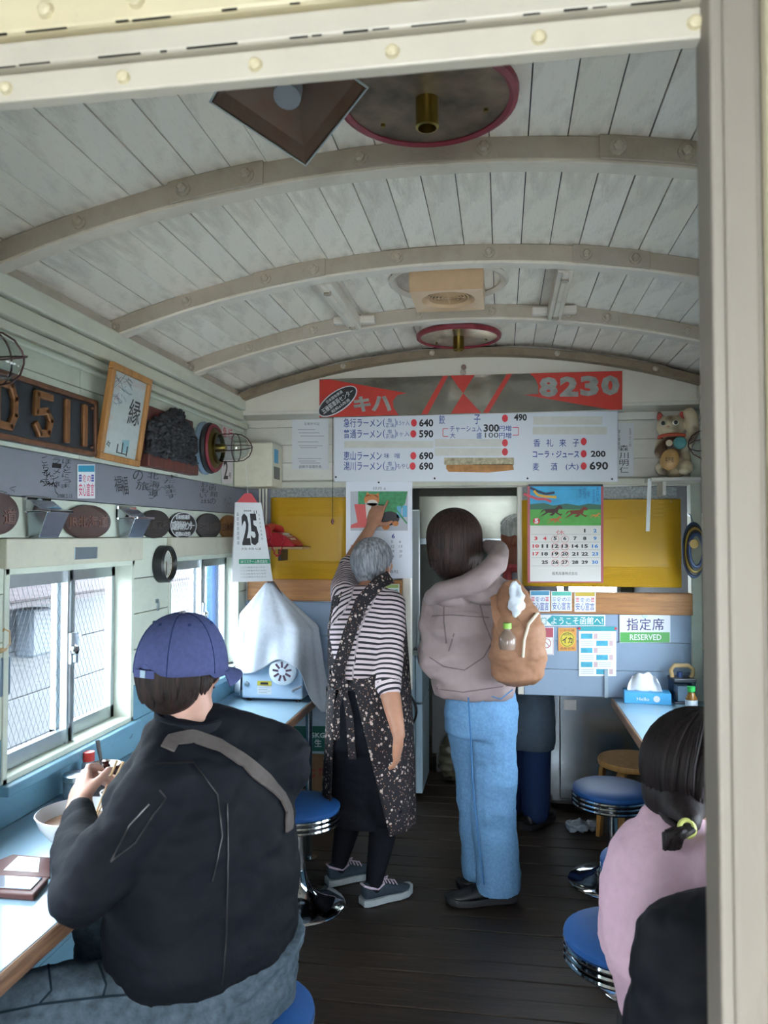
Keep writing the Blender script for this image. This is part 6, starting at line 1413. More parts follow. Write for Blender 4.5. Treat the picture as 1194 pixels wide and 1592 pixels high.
pj = soft(skin(m, .009, 2, .014, 8, 2), 'puffer_jacket', M_puf, t)
m = MB(); chain(m, [J(668, 930, 3.22), J(690, 918, 3.17), J(722, 910, 3.15), J(752, 897, 3.16), J(772, 875, 3.20), J(776, 856, 3.30), J(760, 850, 3.42)], [.030, .042, .046, .048, .048, .042, .035]); m.ell(J(768, 912, 3.24), (.075, .06, .055), rot=(0, .4, 0)); m.ell(J(700, 932, 3.24), (.09, .05, .035), rot=(0, .2, 0)); m.ell(J(742, 922, 3.22), (.10, .05, .045), rot=(0, .3, 0)); m.ell(J(790, 925, 3.28), (.05, .06, .06))
soft(skin(m, .008, 4, .006, 11, 5), 'hood', M_puf, t)
m = MB(); loft(m, [(pel+V((0, 0, .06)), .150, .135), (pel-V((0, 0, .02)), .160, .145), (pel-V((0, 0, .12)), .158, .145)], sd)
chain(m, [lhip, lkn, lan+V((-.01, 0, .01))], [.100, .090, .086]); chain(m, [rhip, rkn, ran+V((.01, 0, .0))], [.104, .096, .096]); hz = J(760, 1382, 3.33).z
soft(skin(m, .009, 4, .010, 6, 3, .5, [((0, 0, hz), (0, 0, 1), None)]), 'jeans', M_denim_l, t)
m = MB(); ms_ = [J(728, 1085, 3.16), J(732, 1150, 3.19), J(735, 1220, 3.22), J(742, 1290, 3.215), J(752, 1375, 3.21)]; m.tube(ms_, .0035, 6); m.build('side_seam', fabric('denim_seam', '#3f6a95', .1), t, world=True)
m = MB(); m.tube([J(765, 1083, 3.165), J(778, 1087, 3.18), J(797, 1072, 3.22)], .0025, 6); m.build('pocket_stitch', fabric('denim_seam', '#3f6a95', .1), t, world=True)
m = MB(); f_, r_, u_ = ortho(hf); e_ = Matrix((r_, f_, u_)).transposed().to_euler(); m.ell(hd+u_*.026-f_*.006, (.108, .116, .116), 18, 12, e_); m.ell(hd-f_*.03-u_*.045, (.124, .094, .095), 16, 10, e_); cone(m, hd-f_*.03-u_*.05, .108, hd-f_*.025-u_*.075, .106)
hb_ = skin(m, .009, 3); mm = MB(); mm.add([v.co for v in hb_.vertices], [tuple(p.vertices) for p in hb_.polygons]); strands(mm, hd+u_*.024-f_*.006, (.114, .122, .120), hf, 640, 1.70, 1.5, drop=.125, r=.0065, seed=5, inward=.06)
mm.build('hair', hair_mat('brown_hair', '#150e0d', '#45302b', 110, .3, .8), t, world=True, smooth=True, angle=80)
M_bsh = plain('black_shoe', '#121216', .5, 0, .2, .2, 60)
p0, p1 = Wz(800, 1398, 0), Wz(697, 1406, 0); shoe(t, p0, p1, M_bsh, plain('black_sole', '#1c1d21', .6), M_black, L=.30, w=.05, hgt=.085); p0, p1 = Wz(800, 1378, 0), Wz(706, 1382, 0); shoe(t, p0, p1, M_bsh, plain('black_sole', '#1c1d21', .6), M_black, L=.26, w=.05, hgt=.085)
# her bag
M_tanb = fabric('tan_nylon', '#8c6750', .08, 40, .15, .55, .15, .2)
bx = J(806, 985, 3.16); t = thing('shoulder_bag', 'tan drawstring shoulder bag hanging on the woman in the puffer jacket', 'bag', loc=(bx.x, bx.y, J(806, 1060, 3.16).z))
m = MB(); loft(m, [(J(806, 1062, 3.18), .06, .04), (J(806, 1050, 3.17), .105, .075), (J(806, 1015, 3.16), .118, .085), (J(806, 975, 3.16), .110, .080), (J(800, 940, 3.18), .080, .060), (J(795, 915, 3.20), .055, .040), (J(792, 905, 3.21), .035, .03)], (.95, .3, 0), 26, 2.4); soft(skin(m, .008, 3, .010, 10, 4), 'bag_body', M_tanb, t)
m = MB(); ribbon(m, [J(768, 925, 3.19), J(772, 960, 3.11), J(785, 1000, 3.08), J(793, 1010, 3.078)], .016, (0, -1, 0), .004); ribbon(m, [J(835, 955, 3.13), J(818, 985, 3.08), J(800, 960, 3.10), J(792, 915, 3.17)], .013, (0, -1, 0), .004); m.build('strap', M_tanb, t, world=True, smooth=True)
m = MB(); m.tube([J(836, 953, 3.12), J(822, 970, 3.075), J(815, 995, 3.068), J(813, 1022, 3.068)], .006, 8); m.build('zip', plain('zip_cream', '#c7bda6', .5), t, world=True, smooth=True)
q = J(803, 935, 3.10); t = thing('plastic_bag', 'small white knotted plastic bag tucked in the top of the tan bag', 'bag', loc=(q.x, q.y, J(803, 955, 3.1).z)); m = MB(); m.ell(J(803, 940, 3.10), (.036, .022, .036)); chain(m, [J(797, 928, 3.10), J(795, 914, 3.11), J(800, 907, 3.11), J(807, 914, 3.11), J(810, 928, 3.10)], [.016, .011, .010, .011, .016]); cone(m, J(803, 945, 3.10), .03, J(801, 958, 3.10), .012); soft(skin(m, .005, 2, .006, 30), 'bag_film', plain('film_white', '#cdd6e0', .3), t)
q = J(789, 1010, 3.07); t = thing('drink_bottle', 'small clear drink bottle with bright green cap in the side of the tan bag', 'bottle', loc=(q.x, q.y, q.z)); s3 = 3.07/1200
MB().lathe([(.0001, 0), (.030, .002), (.034, .02), (.034, .045), (.022, .065), (.013, .076), (.013, .082), (.0001, .082)], n=22).build('bottle', plain('bottle_dusky', '#7d6a5e', .1, .0, .15, 0, 20), t, smooth=True); MB().lathe([(.0001, .082), (.0165, .082), (.0165, .104), (.0001, .106)], n=18).build('cap', plain('cap_lime', '#7fae3a', .4), t, smooth=True)

# ---------------------------------------------------------------- man eating at the left counter
t = thing('person', 'man in blue cap and black jacket eating ramen at the left counter', 'person', loc=(-.58, 1.74, 0))
seat = V((-.575, 1.74, .43))
pel, wai, che, nek, hd = V((-.64, 1.77, .53)), J(318, 1450, 1.73), J(318, 1290, 1.74), J(298, 1128, 1.76), J(283, 1040, 1.77)
lsh, lel, lwr = J(245, 1232, 1.60), J(128, 1388, 1.47), J(124, 1258, 1.74); rsh, rel, rwr = J(425, 1185, 1.88), J(290, 1330, 2.12), J(196, 1224, 2.02)
hf = V((.35, .92, -.02)); sd = (rsh-lsh); sd.z = 0; sd.normalize()
lk, rk = V((-1.04, 1.50, .54)), V((-1.02, 1.92, .54)); lf, rf = V((-1.05, 1.52, .10)), V((-1.03, 1.95, .10))
m = MB(); loft(m, [(pel-V((0, 0, .04)), .13, .10), (pel, .14, .11), (wai, .14, .12), (che, .15, .11), (nek-V((0, 0, .06)), .11, .07), (nek, .068, .062)], sd); chain(m, [nek-V((0, 0, .03)), hd-V((0, 0, .04))], [.066, .062]); head(m, hd, hf, 1.0)
chain(m, [lsh, lel, lwr], [.048, .044, .034]); chain(m, [rsh, rel, rwr], [.048, .044, .034])
bowlc = Wz(112, 1318, .76)
hand(m, lwr, (J(126, 1205, 1.85)-lwr), V((.75, .1, -.55)), V((.5, .3, .9)), (1.0, 1.1, 1.15, 1.2), 1.12, (.6, .8, .5), .02)
hand(m, rwr, (J(152, 1206, 1.93)-rwr), V((-.2, -.35, -.9)), V((-.2, -.85, .3)), (.55, .6, .95, 1.0), 1.1, (.65, .7, .3), .03)
chain(m, [pel+V((-.04, -.07, -.01)), lk, lf], [.07, .055, .04]); chain(m, [pel+V((-.04, .07, -.01)), rk, rf], [.07, .055, .04]); soft(skin(m, .0068, 3), 'body', SK_M, t); face(t, hd, hf)
M_jack = fabric('black_jacket', '#12151c', .10, 70, .2, .75, .25, .18)
m = MB(); loft(m, [(wai-V((-.01, 0, .055)), .205, .185), (wai, .225, .20), (wai.lerp(che, .5), .232, .185), (che, .235, .165), (che.lerp(nek, .55), .225, .135), (nek-V((0, 0, .035)), .15, .10), (nek+V((0, 0, .0)), .085, .08)], sd, 32, 2.3)
chain(m, [lsh, lsh.lerp(lel, .5), lel], [.088, .074, .070]); chain(m, [lel, lel.lerp(lwr, .5), lel.lerp(lwr, .88)], [.070, .060, .050]); chain(m, [rsh, nek+V((.03, .03, -.02))], [.095, .075]); chain(m, [lsh, nek+V((-.02, -.03, -.03))], [.085, .075]); chain(m, [rsh, rsh.lerp(rel, .5), rel], [.10, .088, .08]); chain(m, [rel, rel.lerp(rwr, .5), rel.lerp(rwr, .92)], [.08, .066, .05])
soft(skin(m, .009, 4, .013, 7.5, 1), 'jacket', M_jack, t)
m = MB(); c_ = [nek+V((0, 0, .0)), nek+V((0, 0, .035))]; n_ = 30; rs = []
for (z, rx, ry) in ((-.03, .092, .085), (.03, .088, .082), (.034, .082, .076), (-.02, .080, .074)): rs.append([nek+sd*(rx*math.cos(2*PI*k/n_))+V((-sd.y, sd.x, 0))*(ry*math.sin(2*PI*k/n_))+V((0, 0, z+.012*math.sin(2*PI*k/n_))) for k in range(n_)])
m.rings(rs, closed=True); m.build('collar', M_jack, t, world=True, smooth=True)
m = MB(); lz = lambda p, f: p
for pts in ([J(172, 1385, 1.36), J(215, 1340, 1.42), J(238, 1275, 1.47), J(225, 1262, 1.48)], [J(310, 1195, 1.57), J(340, 1250, 1.555), J(345, 1330, 1.55)]): pass
M_strap = fabric('strap_taupe', '#57514f', .1, 60, .2, .8)
fw_ = V((sd.y, -sd.x, 0))      # out of his back, towards the camera
if fw_.y > 0: fw_ = -fw_
jm = bpy.data.objects[[c.name for c in t.children if c.name.startswith('jacket')][0]]
from mathutils.bvhtree import BVHTree
def on_surface(obj, pts, off=.004):
    me = obj.data; Mo = MW[obj.parent.name]; tree = BVHTree.FromPolygons([Mo @ v.co for v in me.vertices], [tuple(p.vertices) for p in me.polygons]); out = []; ns = []
    for x, y_ in pts:
        d = ray(x, y_).normalized(); h = tree.ray_cast(EYE, d)
        if h[0] is None:
            hh = tree.find_nearest(EYE+d*1.6); h = hh
        out.append(h[0]+h[1]*off if h[1].dot(d) < 0 else h[0]-h[1]*off); ns.append(h[1] if h[1].dot(d) < 0 else -h[1])
    return out, ns
def tag_strap(pts, w_, nm, mat, th=.003, obj=None, off=.005):
    P, N = on_surface(obj or jm, pts, off); m = MB(); ribbon(m, P, w_, N, th); return m.build(nm, mat, t, world=True, smooth=True)
def dense(pts, n=5):
    out = []
    for a, b in zip(pts, pts[1:]): out += [(a[0]+(b[0]-a[0])*k/n, a[1]+(b[1]-a[1])*k/n) for k in range(n)]
    return out+[pts[-1]]
try:
    tag_strap(dense([(260, 1166), (268, 1152), (300, 1146), (340, 1160), (380, 1185), (415, 1215), (438, 1240), (448, 1262), (447, 1290)]), .016, 'sling_strap', M_strap)
    for pts in ([(172, 1340), (210, 1310), (236, 1270), (258, 1240), (248, 1228)], [(240, 1188), (300, 1186), (338, 1235), (345, 1300), (330, 1370)], [(353, 1250), (354, 1330), (352, 1450), (345, 1530)], [(172, 1340), (200, 1285), (232, 1250)]): tag_strap(dense(pts, 6), .0016, 'jacket_seam', M_black, .0012, None, .0015)
except Exception as ex: print('strap', ex)
tj = t; t = pj.parent
try:
    for pts in ([(690, 932), (690, 965), (694, 1000)], [(672, 958), (700, 956), (760, 960)], [(744, 930), (752, 965), (768, 1005), (770, 1040)], [(668, 1022), (690, 1036), (722, 1042), (752, 1022), (764, 1000)], [(672, 1070), (720, 1076), (790, 1066)]): tag_strap(dense(pts, 6), .0022, 'quilt_seam', fabric('mauve_seam', '#665a5b', .1), .0012, pj, .0012)
except Exception as ex: print('quilt', ex)
t = tj
M_denim_d = fabric('green_blue_denim', '#48555f', .38, 45, .3, .85, .1, .28)
m = MB(); loft(m, [(pel-V((0, 0, .09)), .165, .14), (pel, .178, .150), (pel+V((.02, -.01, .10)), .178, .150)], sd); 
for hsg, k_, f_2 in ((-1, lk, lf), (1, rk, rf)): chain(m, [pel+V((-.03, hsg*.10, -.02)), k_, f_2+V((0, 0, .02))], [.108, .090, .075])
mj = soft(skin(m, .009, 4, .014, 8, 6), 'jeans', M_denim_d, t)
try:
    for pts in ([(0, 1575), (60, 1562), (140, 1552), (215, 1545)], [(150, 1490), (165, 1530), (160, 1552)], [(75, 1500), (80, 1540), (62, 1560)], [(180, 1500), (200, 1530), (215, 1545)]): tag_strap(dense(pts, 6), .0022, 'denim_stitch', fabric('stitch_dark', '#1d2a33', .1), .001, mj, .001)
except Exception as ex: print('stitch', ex)
for a, b in ((lf, V((-1.20, 1.50, 0))), (rf, V((-1.18, 1.95, 0)))): shoe(t, V((a.x+.09, a.y, 0)), V((a.x-.2, a.y, 0)), M_bsh, MATS['black_sole'], None, L=.27, w=.05)
# hair and cap
m = MB(); f_, r_, u_ = ortho(hf); e_ = Matrix((r_, f_, u_)).transposed().to_euler(); m.ell(hd+u_*.018-f_*.008, (.084, .098, .088), 18, 12, e_); m.ell(hd-f_*.040-u_*.045, (.078, .058, .058), 14, 10, e_); hb_ = skin(m, .008, 3); mm = MB(); mm.add([v.co for v in hb_.vertices], [tuple(p.vertices) for p in hb_.polygons]); strands(mm, hd+u_*.01-f_*.008, (.090, .106, .10), hf, 380, 1.85, 1.35, drop=.050, r=.006, seed=9, inward=.10, start=1.55, wob=.005)
mm.build('hair', hair_mat('dark_brown_hair', '#120d0d', '#33231e', 110, .3, .8), t, world=True, smooth=True, angle=80)
cc = J(283, 1012, 1.77); up_c = (V((0, 0, 1))+V((.05, .12, 0))).normalized(); cp = thing('baseball_cap', 'faded blue baseball cap on the head of the eating man', 'cap', loc=cc)
f_, r_, u_ = ortho(hf, up_c); R4 = Matrix((r_, f_, u_)).transposed().to_4x4(); cp.matrix_world = Matrix.Translation(cc) @ R4; MW[cp.name] = cp.matrix_world.copy()
M_cap = fabric('cap_cotton', '#474e75', .14, 90, .3, .9, .2); m = MB(); rs = []; n_ = 48
for i in range(13):
    a = i/12*PI/2*.985; rr, z = abs(math.cos(a))**.82, math.sin(a)
    ring = []
    for k in range(n_):
        q = 2*PI*k/n_; groove = 1-.006*max(0, math.cos(q*6))**10
        x, y_ = .104*rr*math.cos(q)*groove, .116*rr*math.sin(q)*groove; arch_b = .028*math.exp(-((q-1.5*PI)/.28)**2)*(1-i/12)**6 if i < 5 else 0
        ring.append(V((x, y_, -.045+.135*z+(arch_b if i == 0 else 0)-(.010 if i == 0 and q < PI else 0))))
    rs.append(ring)
m.rings(rs, cap0=False); m.build('crown', M_cap, cp, smooth=True, angle=80, solid=.003)
def brim(u, v): q = PI*(.12+.76*u); rr = 1+.62*v*abs(math.sin(q))**.8; return V((.104*math.cos(q)*(1+.10*v), .116*math.sin(q)*rr, -.047-.018*v-.020*v*math.cos(q)**2))
m = MB(); m.grid(brim, 28, 8); m.build('brim', M_cap, cp, smooth=True, solid=.004); MB().ell((0, 0, .0905), (.010, .010, .005)).build('button', plain('cap_button', '#8d8f96', .5), cp, smooth=True)
for k in range(6):
    q = PI/6+k*PI/3+PI/6; m = MB(); m.tube([((.1045)*math.cos(q)*math.cos(a*PI/2*.97)**.82, .1165*math.sin(q)*math.cos(a*PI/2*.97)**.82, -.044+.1355*math.sin(a*PI/2*.97)) for a in [j/10 for j in range(11)]], .0016, 5); m.build('seam', fabric('cap_seam', '#26345a', .1), cp)
    q2 = q+PI/6; a = .62*PI/2; MB().ell((.1055*math.cos(q2)*math.cos(a)**.82, .1175*math.sin(q2)*math.cos(a)**.82, -.044+.1355*math.sin(a)), .004, 8, 6).build('eyelet', fabric('cap_seam', '#26345a', .1), cp)
MB().b2((-.03, -.121, -.048), (.03, -.116, -.030)).build('strap', M_cap, cp); MB().b2((-.008, -.123, -.047), (.008, -.118, -.031)).build('buckle', M_alud, cp)
# glasses temple seen at the cheek
MB().tube([hd+r_*.082+f_*.00+u_*.012, hd+r_*.084+f_*.085+u_*.012], .0025, 6).build('glasses_temple', M_black, t, world=True)
# his meal
bc = Wz(124, 1313, .76); M_porc = plain('porcelain', '#cfd6dc', .15)
tb = thing('ramen_bowl', 'large white ramen bowl under the man\'s hands', 'bowl', loc=bc); MB().lathe([(.0001, 0), (.045, 0), (.047, .010), (.075, .028), (.098, .060), (.108, .085), (.105, .086), (.094, .060), (.072, .032), (.0001, .022)], n=40).build('bowl', M_porc, tb, smooth=True, angle=60); MB().lathe([(.0001, .055), (.091, .055), (.0001, .056)], n=36).build('soup', plain('soup_brown', '#8a6a55', .2, 0, .2), tb, smooth=True)
q = Wz(172, 1278, .76); g = thing('water_cup', 'blue patterned white cup standing behind the ramen bowl', 'cup', loc=(q.x, q.y+.03, .76)); MB().lathe([(.0001, 0), (.032, 0), (.040, .02), (.044, .075), (.041, .075), (.036, .02), (.0001, .01)], n=28).build('cup', M_porc, g, smooth=True); m = MB()
for k in range(10): a = k*2*PI/10; m.ell((.0425*math.cos(a), .0425*math.sin(a), .045), (.006, .006, .012), 8, 6)
m.build('blue_pattern', plain('cup_blue', '#3b5da0', .3), g)
q = Wz(148, 1256, .76); g = thing('water_glass', 'clear drinking glass between the man\'s hands and the brown pot', 'glass', loc=(q.x, q.y+.02, .76)); MB().lathe([(.0001, 0), (.028, 0), (.036, .09), (.0345, .09), (.027, .006), (.0001, .006)], n=26).build('glass', M_clear, g, smooth=True)
g = thing('chopsticks', 'pair of wooden chopsticks in the man\'s right hand', 'chopsticks', loc=rwr)
for da in (0, 1): p0, p1 = J(182+10*da, 1182+2*da, 1.95), J(146+2*da, 1272+da, 1.90); MB().tube([p0, p1], [.0038, .0024], 8).build('chopstick', plain('bamboo', '#c2a377', .5), g, world=True, smooth=True)
q = Wz(163, 1243, .76); g = thing('soy_pot', 'glossy dark brown lidded soy pot with spoon handle by the window', 'pot', loc=(q.x, q.y, .76)); Mg = plain('brown_glaze', '#3a1d19', .12, 0, .25)
MB().lathe([(.0001, 0), (.040, 0), (.055, .03), (.057, .06), (.048, .085), (.050, .092), (.0001, .092)], n=32).build('pot', Mg, g, smooth=True); MB().lathe([(.0001, .092), (.052, .092), (.053, .100), (.046, .106), (.03, .100), (.014, .100), (.010, .108), (.014, .116), (.0001, .118)], n=32).build('lid', Mg, g, smooth=True); MB().tube([(-.02, .02, .09), (-.035, .03, .13), (-.045, .035, .165)], [.004, .006, .007], 8).build('spoon_handle', M_black, g, smooth=True)
q = Wz(116, 1240, .76); g = thing('spice_jar', 'low glass spice jar with pale metal lid beside the bowl', 'jar', loc=(q.x+.005, q.y, .76)); MB().lathe([(.0001, 0), (.036, 0), (.038, .01), (.038, .055), (.0001, .055)], n=26).build('jar', plain('jar_smoke', '#6f8491', .15, 0, .1), g, smooth=True); MB().lathe([(.0001, .055), (.040, .055), (.040, .070), (.036, .073), (.0001, .072)], n=26).build('lid', M_alu, g, smooth=True)
q = Wz(124, 1227, .76); g = thing('pepper_bottle', 'small bottle with a red cap standing against the window sill', 'bottle', loc=(q.x+.012, q.y+.03, .76)); MB().lathe([(.0001, 0), (.022, 0), (.022, .07), (.014, .082), (.0001, .082)], n=20).build('bottle', plain('bottle_pale', '#8fa0ab', .15), g, smooth=True); MB().lathe([(.0001, .08), (.018, .08), (.018, .108), (.0001, .108)], n=18).build('cap', plain('cap_red', '#b5302c', .4), g, smooth=True)
# phone case on the counter
pc = [Wz(*a, .762) for a in ((-30, 1357), (78, 1366), (75, 1337), (10, 1330))]; g = thing('phone_case', 'open brown folding phone case lying on the left counter', 'phone case', loc=(pc[0]+pc[2])/2)
Mbr = plain('case_leather', '#5d3430', .45, 0, .1); Ml = [(-60, 1350), (76, 1368), (76, 1340), (22, 1331)]
def slab(pts, z0, z1, nm, mat, par=None):
    P = [Wz(*a, .762) for a in pts]; m = MB(); m.rings([[V((p.x, p.y, z0)) for p in P], [V((p.x, p.y, z1)) for p in P]]); return m.build(nm, mat, par or g, world=True, bevel=.003)
slab([(-60, 1362), (78, 1366), (78, 1335), (20, 1330)], .7605, .766, 'front_flap', Mbr); slab([(-62, 1392), (52, 1400), (76, 1372), (-60, 1364)], .7605, .774, 'back_flap', Mbr); slab([(-62, 1386), (48, 1393), (66, 1374), (-60, 1368)], .774, .777, 'phone_screen', plain('screen_gloss', '#7d8694', .08)); slab([(5, 1356), (60, 1359), (62, 1337), (28, 1334)], .766, .767, 'card_window', plain('card_white', '#d7dad6', .2))

# ---------------------------------------------------------------- seated person in pink, half hidden by the door post
t = thing('person', 'seated person in pink sweatshirt with dark tied hair at the right counter', 'person', loc=(.40, 1.56, 0))
pel, wai, che, nek, hd = V((.385, 1.56, .52)), J(1018, 1450, 1.57), J(1050, 1350, 1.60), J(1072, 1272, 1.63), J(1090, 1205, 1.65)
hf = V((.9, .35, -.15)); sd = V((-.35, .93, 0)); lsh, rsh = che+V((.02, .13, .04)), che+V((.06, -.13, .05)); rel, rwr = V((.53, 1.36, .84)), V((.69, 1.52, .80)); lel, lwr = V((.52, 1.86, .84)), V((.69, 1.70, .80))
m = MB(); loft(m, [(pel-V((0, 0, .03)), .10, .08), (pel+V((.02, 0, 0)), .11, .085), (wai+V((.02, 0, 0)), .105, .075), (che, .13, .08), (nek-V((.02, 0, .05)), .11, .06), (nek, .055, .052)], sd); chain(m, [nek-V((0, 0, .03)), hd-V((0, 0, .05))], [.055, .052]); head(m, hd, hf, .98)
chain(m, [rsh, rel, rwr], [.048, .04, .027]); chain(m, [lsh, lel, lwr], [.048, .04, .027]); hand(m, rwr, V((.5, .8, 0)), V((0, 0, -1)), V((-.8, .5, 0)), (.4, .45, .5, .5)); hand(m, lwr, V((.5, -.8, 0)), V((0, 0, -1)), V((-.8, -.5, 0)), (.4, .45, .5, .5))
rk, lk = V((.72, 1.44, .50)), V((.72, 1.70, .50)); chain(m, [pel+V((.03, -.08, -.02)), rk, rk-V((.04, 0, .38))], [.085, .06, .04]); chain(m, [pel+V((.03, .08, -.02)), lk, lk-V((.04, 0, .38))], [.085, .06, .04]); soft(skin(m, .007, 3), 'body', SK_Y, t); face(t, hd, hf, .98)
M_pink = fabric('pink_jersey', '#c9a9b8', .05, 50, .2, .85, .2, .30); m = MB(); loft(m, [(pel+V((.01, 0, -.035)), .165, .125), (pel+V((.01, 0, .03)), .17, .13), (wai+V((.015, 0, 0)), .16, .115), (wai.lerp(che, .5)+V((.01, 0, 0)), .16, .115), (che, .16, .110), (che.lerp(nek, .6), .14, .09), (nek-V((.01, 0, .02)), .085, .075)], sd, 30, 2.2)
chain(m, [rsh, rsh.lerp(rel, .5), rel, rel.lerp(rwr, .85)], [.066, .062, .058, .045]); chain(m, [lsh, lsh.lerp(lel, .5), lel, lel.lerp(lwr, .85)], [.066, .062, .058, .045]); chain(m, [nek-V((.04, .05, .02)), nek-V((.065, 0, .01)), nek-V((.03, -.06, .03))], [.03, .035, .03]); soft(skin(m, .008, 5, .009, 8, 8), 'sweatshirt', M_pink, t)
m = MB(); loft(m, [(pel-V((0, 0, .085)), .16, .13), (pel, .172, .14), (pel+V((0, 0, .06)), .165, .13)], sd); chain(m, [pel+V((.03, -.08, -.02)), rk, rk-V((.04, 0, .36))], [.10, .078, .065]); chain(m, [pel+V((.03, .08, -.02)), lk, lk-V((.04, 0, .36))], [.10, .078, .065]); soft(skin(m, .009, 3, .008, 8), 'jeans', fabric('mid_denim', '#31517f', .2, 70, .3, .85, .1), t)
for k_ in (rk, lk): shoe(t, V((k_.x-.12, k_.y, .0)), V((k_.x+.14, k_.y, 0)), M_bsh, MATS['black_sole'], None, L=.25)
m = MB(); f_, r_, u_ = ortho(hf); e_ = Matrix((r_, f_, u_)).transposed().to_euler(); m.ell(hd+u_*.02-f_*.008, (.090, .106, .106), 18, 12, e_); m.ell(hd-f_*.055-u_*.04, (.075, .06, .07), 14, 10, e_); cone(m, hd-f_*.05-u_*.05, .062, J(1072, 1278, 1.52), .022); hb_ = skin(m, .008, 3); mm = MB(); mm.add([v.co for v in hb_.vertices], [tuple(p.vertices) for p in hb_.polygons]); strands(mm, hd+u_*.018-f_*.008, (.093, .11, .11), hf, 420, 2.0, 1.05, r=.006, seed=12, drop=.03, inward=.3)
tie = J(1068, 1288, 1.50); rn = random.Random(4)
for k in range(90):
    a = rn.uniform(0, 2*PI); s0 = hd-f_*.085-u_*.06+r_*(.03*math.cos(a)); q = tie+V((rn.uniform(-.012, .012), rn.uniform(-.012, .012), 0)); en = J(1042+rn.uniform(-10, 16), 1316+rn.uniform(-6, 6), 1.49); mm.tube([s0, s0.lerp(q, .5)-u_*.01, q, q.lerp(en, .5)+V((-.012, -.005, .006)), en], [.007, .008, .005, .008, .003], 5)
mm.build('hair', hair_mat('black_hair', '#0d0a0b', '#2a2022', 110, .3, .8), t, world=True, smooth=True, angle=80); MB().tube([tie+V((.013*math.cos(a), .006*math.sin(a), .013*math.sin(a))) for a in [2*PI*k/16 for k in range(16)]], .0045, 8, closed=True).build('hair_tie', plain('tie_lime', '#b9bd6a', .5), t, world=True, smooth=True)
# black bag beside that person
q = J(1040, 1480, 1.22); t = thing('black_bag', 'bulky black bag in front of the pink sweatshirt beside the door post', 'bag', loc=(q.x+.05, 1.20, .42))
m = MB(); m.ell(J(1112, 1515, 1.20), (.125, .10, .115), rot=(0, .5, 0)); m.ell(J(1072, 1560, 1.20), (.09, .10, .08), rot=(0, .7, 0)); m.ell(J(1120, 1610, 1.20), (.145, .11, .11)); m.ell(J(1145, 1645, 1.20), (.15, .12, .10)); me = skin(m, .008, 4, .010, 9); soft(me, 'bag_body', fabric('bag_black', '#15171c', .1, 50, .2, .6), t)
z_b = min(v.co.z for v in me.vertices)+.42
ss = dup(st0, Matrix.Translation((J(1135, 1600, 1.20).x, 1.20, z_b-.425)), 'blue stool carrying the black bag by the door post', 'blue chrome counter stools')

# ---------------------------------------------------------------- cook in the kitchen
hd = J(803, 838, 4.22); t = thing('person', 'grey haired cook with red neck towel standing in the kitchen', 'person', loc=(hd.x+.04, 4.27, 0)); hf = V((.80, -.10, -.45)); bxc = hd.x+.03
nek = hd+V((.0, .0, -.15)); che = V((bxc, 4.27, 1.18)); wai = V((bxc, 4.28, .98)); pel = V((bxc, 4.28, .86)); sd = V((.75, -.65, 0)).normalized()
m = MB(); loft(m, [(pel-V((0, 0, .06)), .14, .10), (pel, .155, .11), (wai, .14, .10), (che, .16, .10), (nek-V((0, 0, .03)), .14, .07), (nek+V((0, 0, .02)), .06, .055)], sd); chain(m, [nek-V((0, 0, .03)), hd-V((0, 0, .04))], [.06, .056]); head(m, hd, hf, 1.0)
ls, rs_ = nek+sd*(-.17)-V((0, 0, .07)), nek+sd*.17-V((0, 0, .07)); le, re = ls+V((-.02, .02, -.26)), rs_+V((.05, .05, -.26)); lw, rw = le+V((.16, .14, .03)), re+V((.1, .18, .05))
chain(m, [ls, le, lw], [.05, .042, .028]); chain(m, [rs_, re, rw], [.05, .042, .028]); hand(m, lw, V((.8, .6, 0)), V((0, 0, -1)), V((0, .8, .3))); hand(m, rw, V((.3, .9, 0)), V((0, 0, -1)), V((-.9, 0, .3)))
for k in (-1, 1): chain(m, [pel+sd*(.08*k), pel+sd*(.085*k)-V((0, 0, .40)), pel+sd*(.085*k)-V((0, 0, .76)), pel+sd*(.085*k)-V((0, 0, .80))], [.08, .056, .038, .04])
soft(skin(m, .0068, 3), 'body', SK_C, t); face(t, hd, hf)
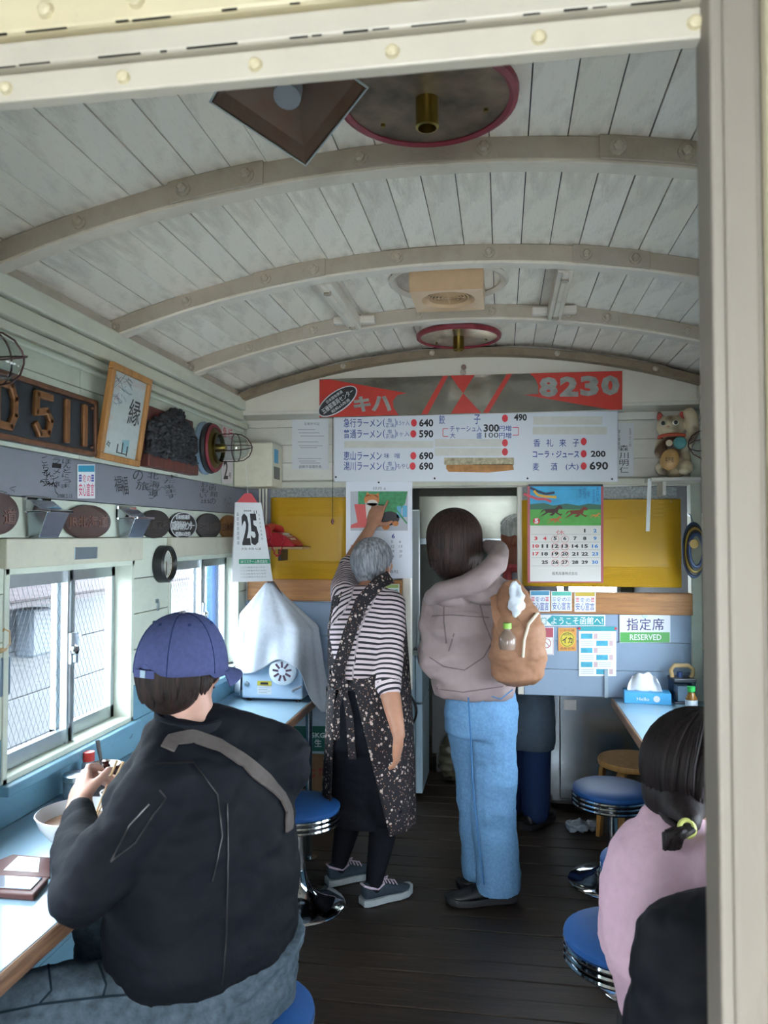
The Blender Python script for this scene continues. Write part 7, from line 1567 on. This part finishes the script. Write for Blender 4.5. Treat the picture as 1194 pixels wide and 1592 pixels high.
m = MB(); loft(m, [(wai-V((0, 0, .10)), .165, .125), (wai, .165, .125), (che, .18, .125), (nek-V((0, 0, .05)), .155, .09), (nek-V((0, 0, .005)), .08, .07)], sd); chain(m, [ls, ls.lerp(le, .8)], [.075, .062]); chain(m, [rs_, rs_.lerp(re, .8)], [.075, .062]); soft(skin(m, .009, 3, .006, 10), 'shirt', fabric('cook_shirt', '#8d8f9c', .2, 40, .2), t)
m = MB(); m.tube([nek+sd*(.075*math.cos(a))+V((-sd.y, sd.x, 0))*(.07*math.sin(a))+V((0, 0, -.005)) for a in [2*PI*k/20 for k in range(20)]], .022, 8, closed=True); q = nek+V((-.05, -.085, -.02)); m.tube([q, q+V((-.005, -.025, -.1)), q+V((.01, -.03, -.22))], [.022, .03, .026], 8); m.build('neck_towel', fabric('towel_red', '#9c4a4f', .25, 60, .4), t, world=True, smooth=True)
m = MB(); loft(m, [(V((bxc, 4.27, .42)), .19, .145), (V((bxc, 4.27, .70)), .185, .142), (V((bxc, 4.27, 1.02)), .175, .135)], sd, 28); soft(skin(m, .010, 3, .006, 8), 'apron', fabric('apron_slate', '#3a4550', .1, 40, .2), t)
m = MB()
for k in (-1, 1): chain(m, [pel+sd*(.08*k)-V((0, 0, .05)), pel+sd*(.085*k)-V((0, 0, .40)), pel+sd*(.085*k)-V((0, 0, .77))], [.10, .085, .075])
soft(skin(m, .010, 3), 'trousers', fabric('work_navy', '#1c2c4c', .1, 50, .2), t)
for k in (-1, 1): p_ = pel+sd*(.085*k); shoe(t, V((p_.x-.05, p_.y-.06, 0)), V((p_.x+.1, p_.y+.16, 0)), M_bsh, MATS['black_sole'], None, L=.26)
m = MB(); f_, r_, u_ = ortho(hf); e_ = Matrix((r_, f_, u_)).transposed().to_euler(); m.ell(hd+u_*.042-f_*.020, (.082, .092, .084), 18, 12, e_); hb_ = skin(m, .008, 3); mm = MB(); mm.add([v.co for v in hb_.vertices], [tuple(p.vertices) for p in hb_.polygons]); strands(mm, hd+u_*.026-f_*.014, (.086, .10, .10), hf, 260, 1.5, .75, r=.005, seed=21); mm.build('hair', hair_mat('white_hair', '#6f7573', '#b9bfbd', 90, .25, .7), t, world=True, smooth=True, angle=80)
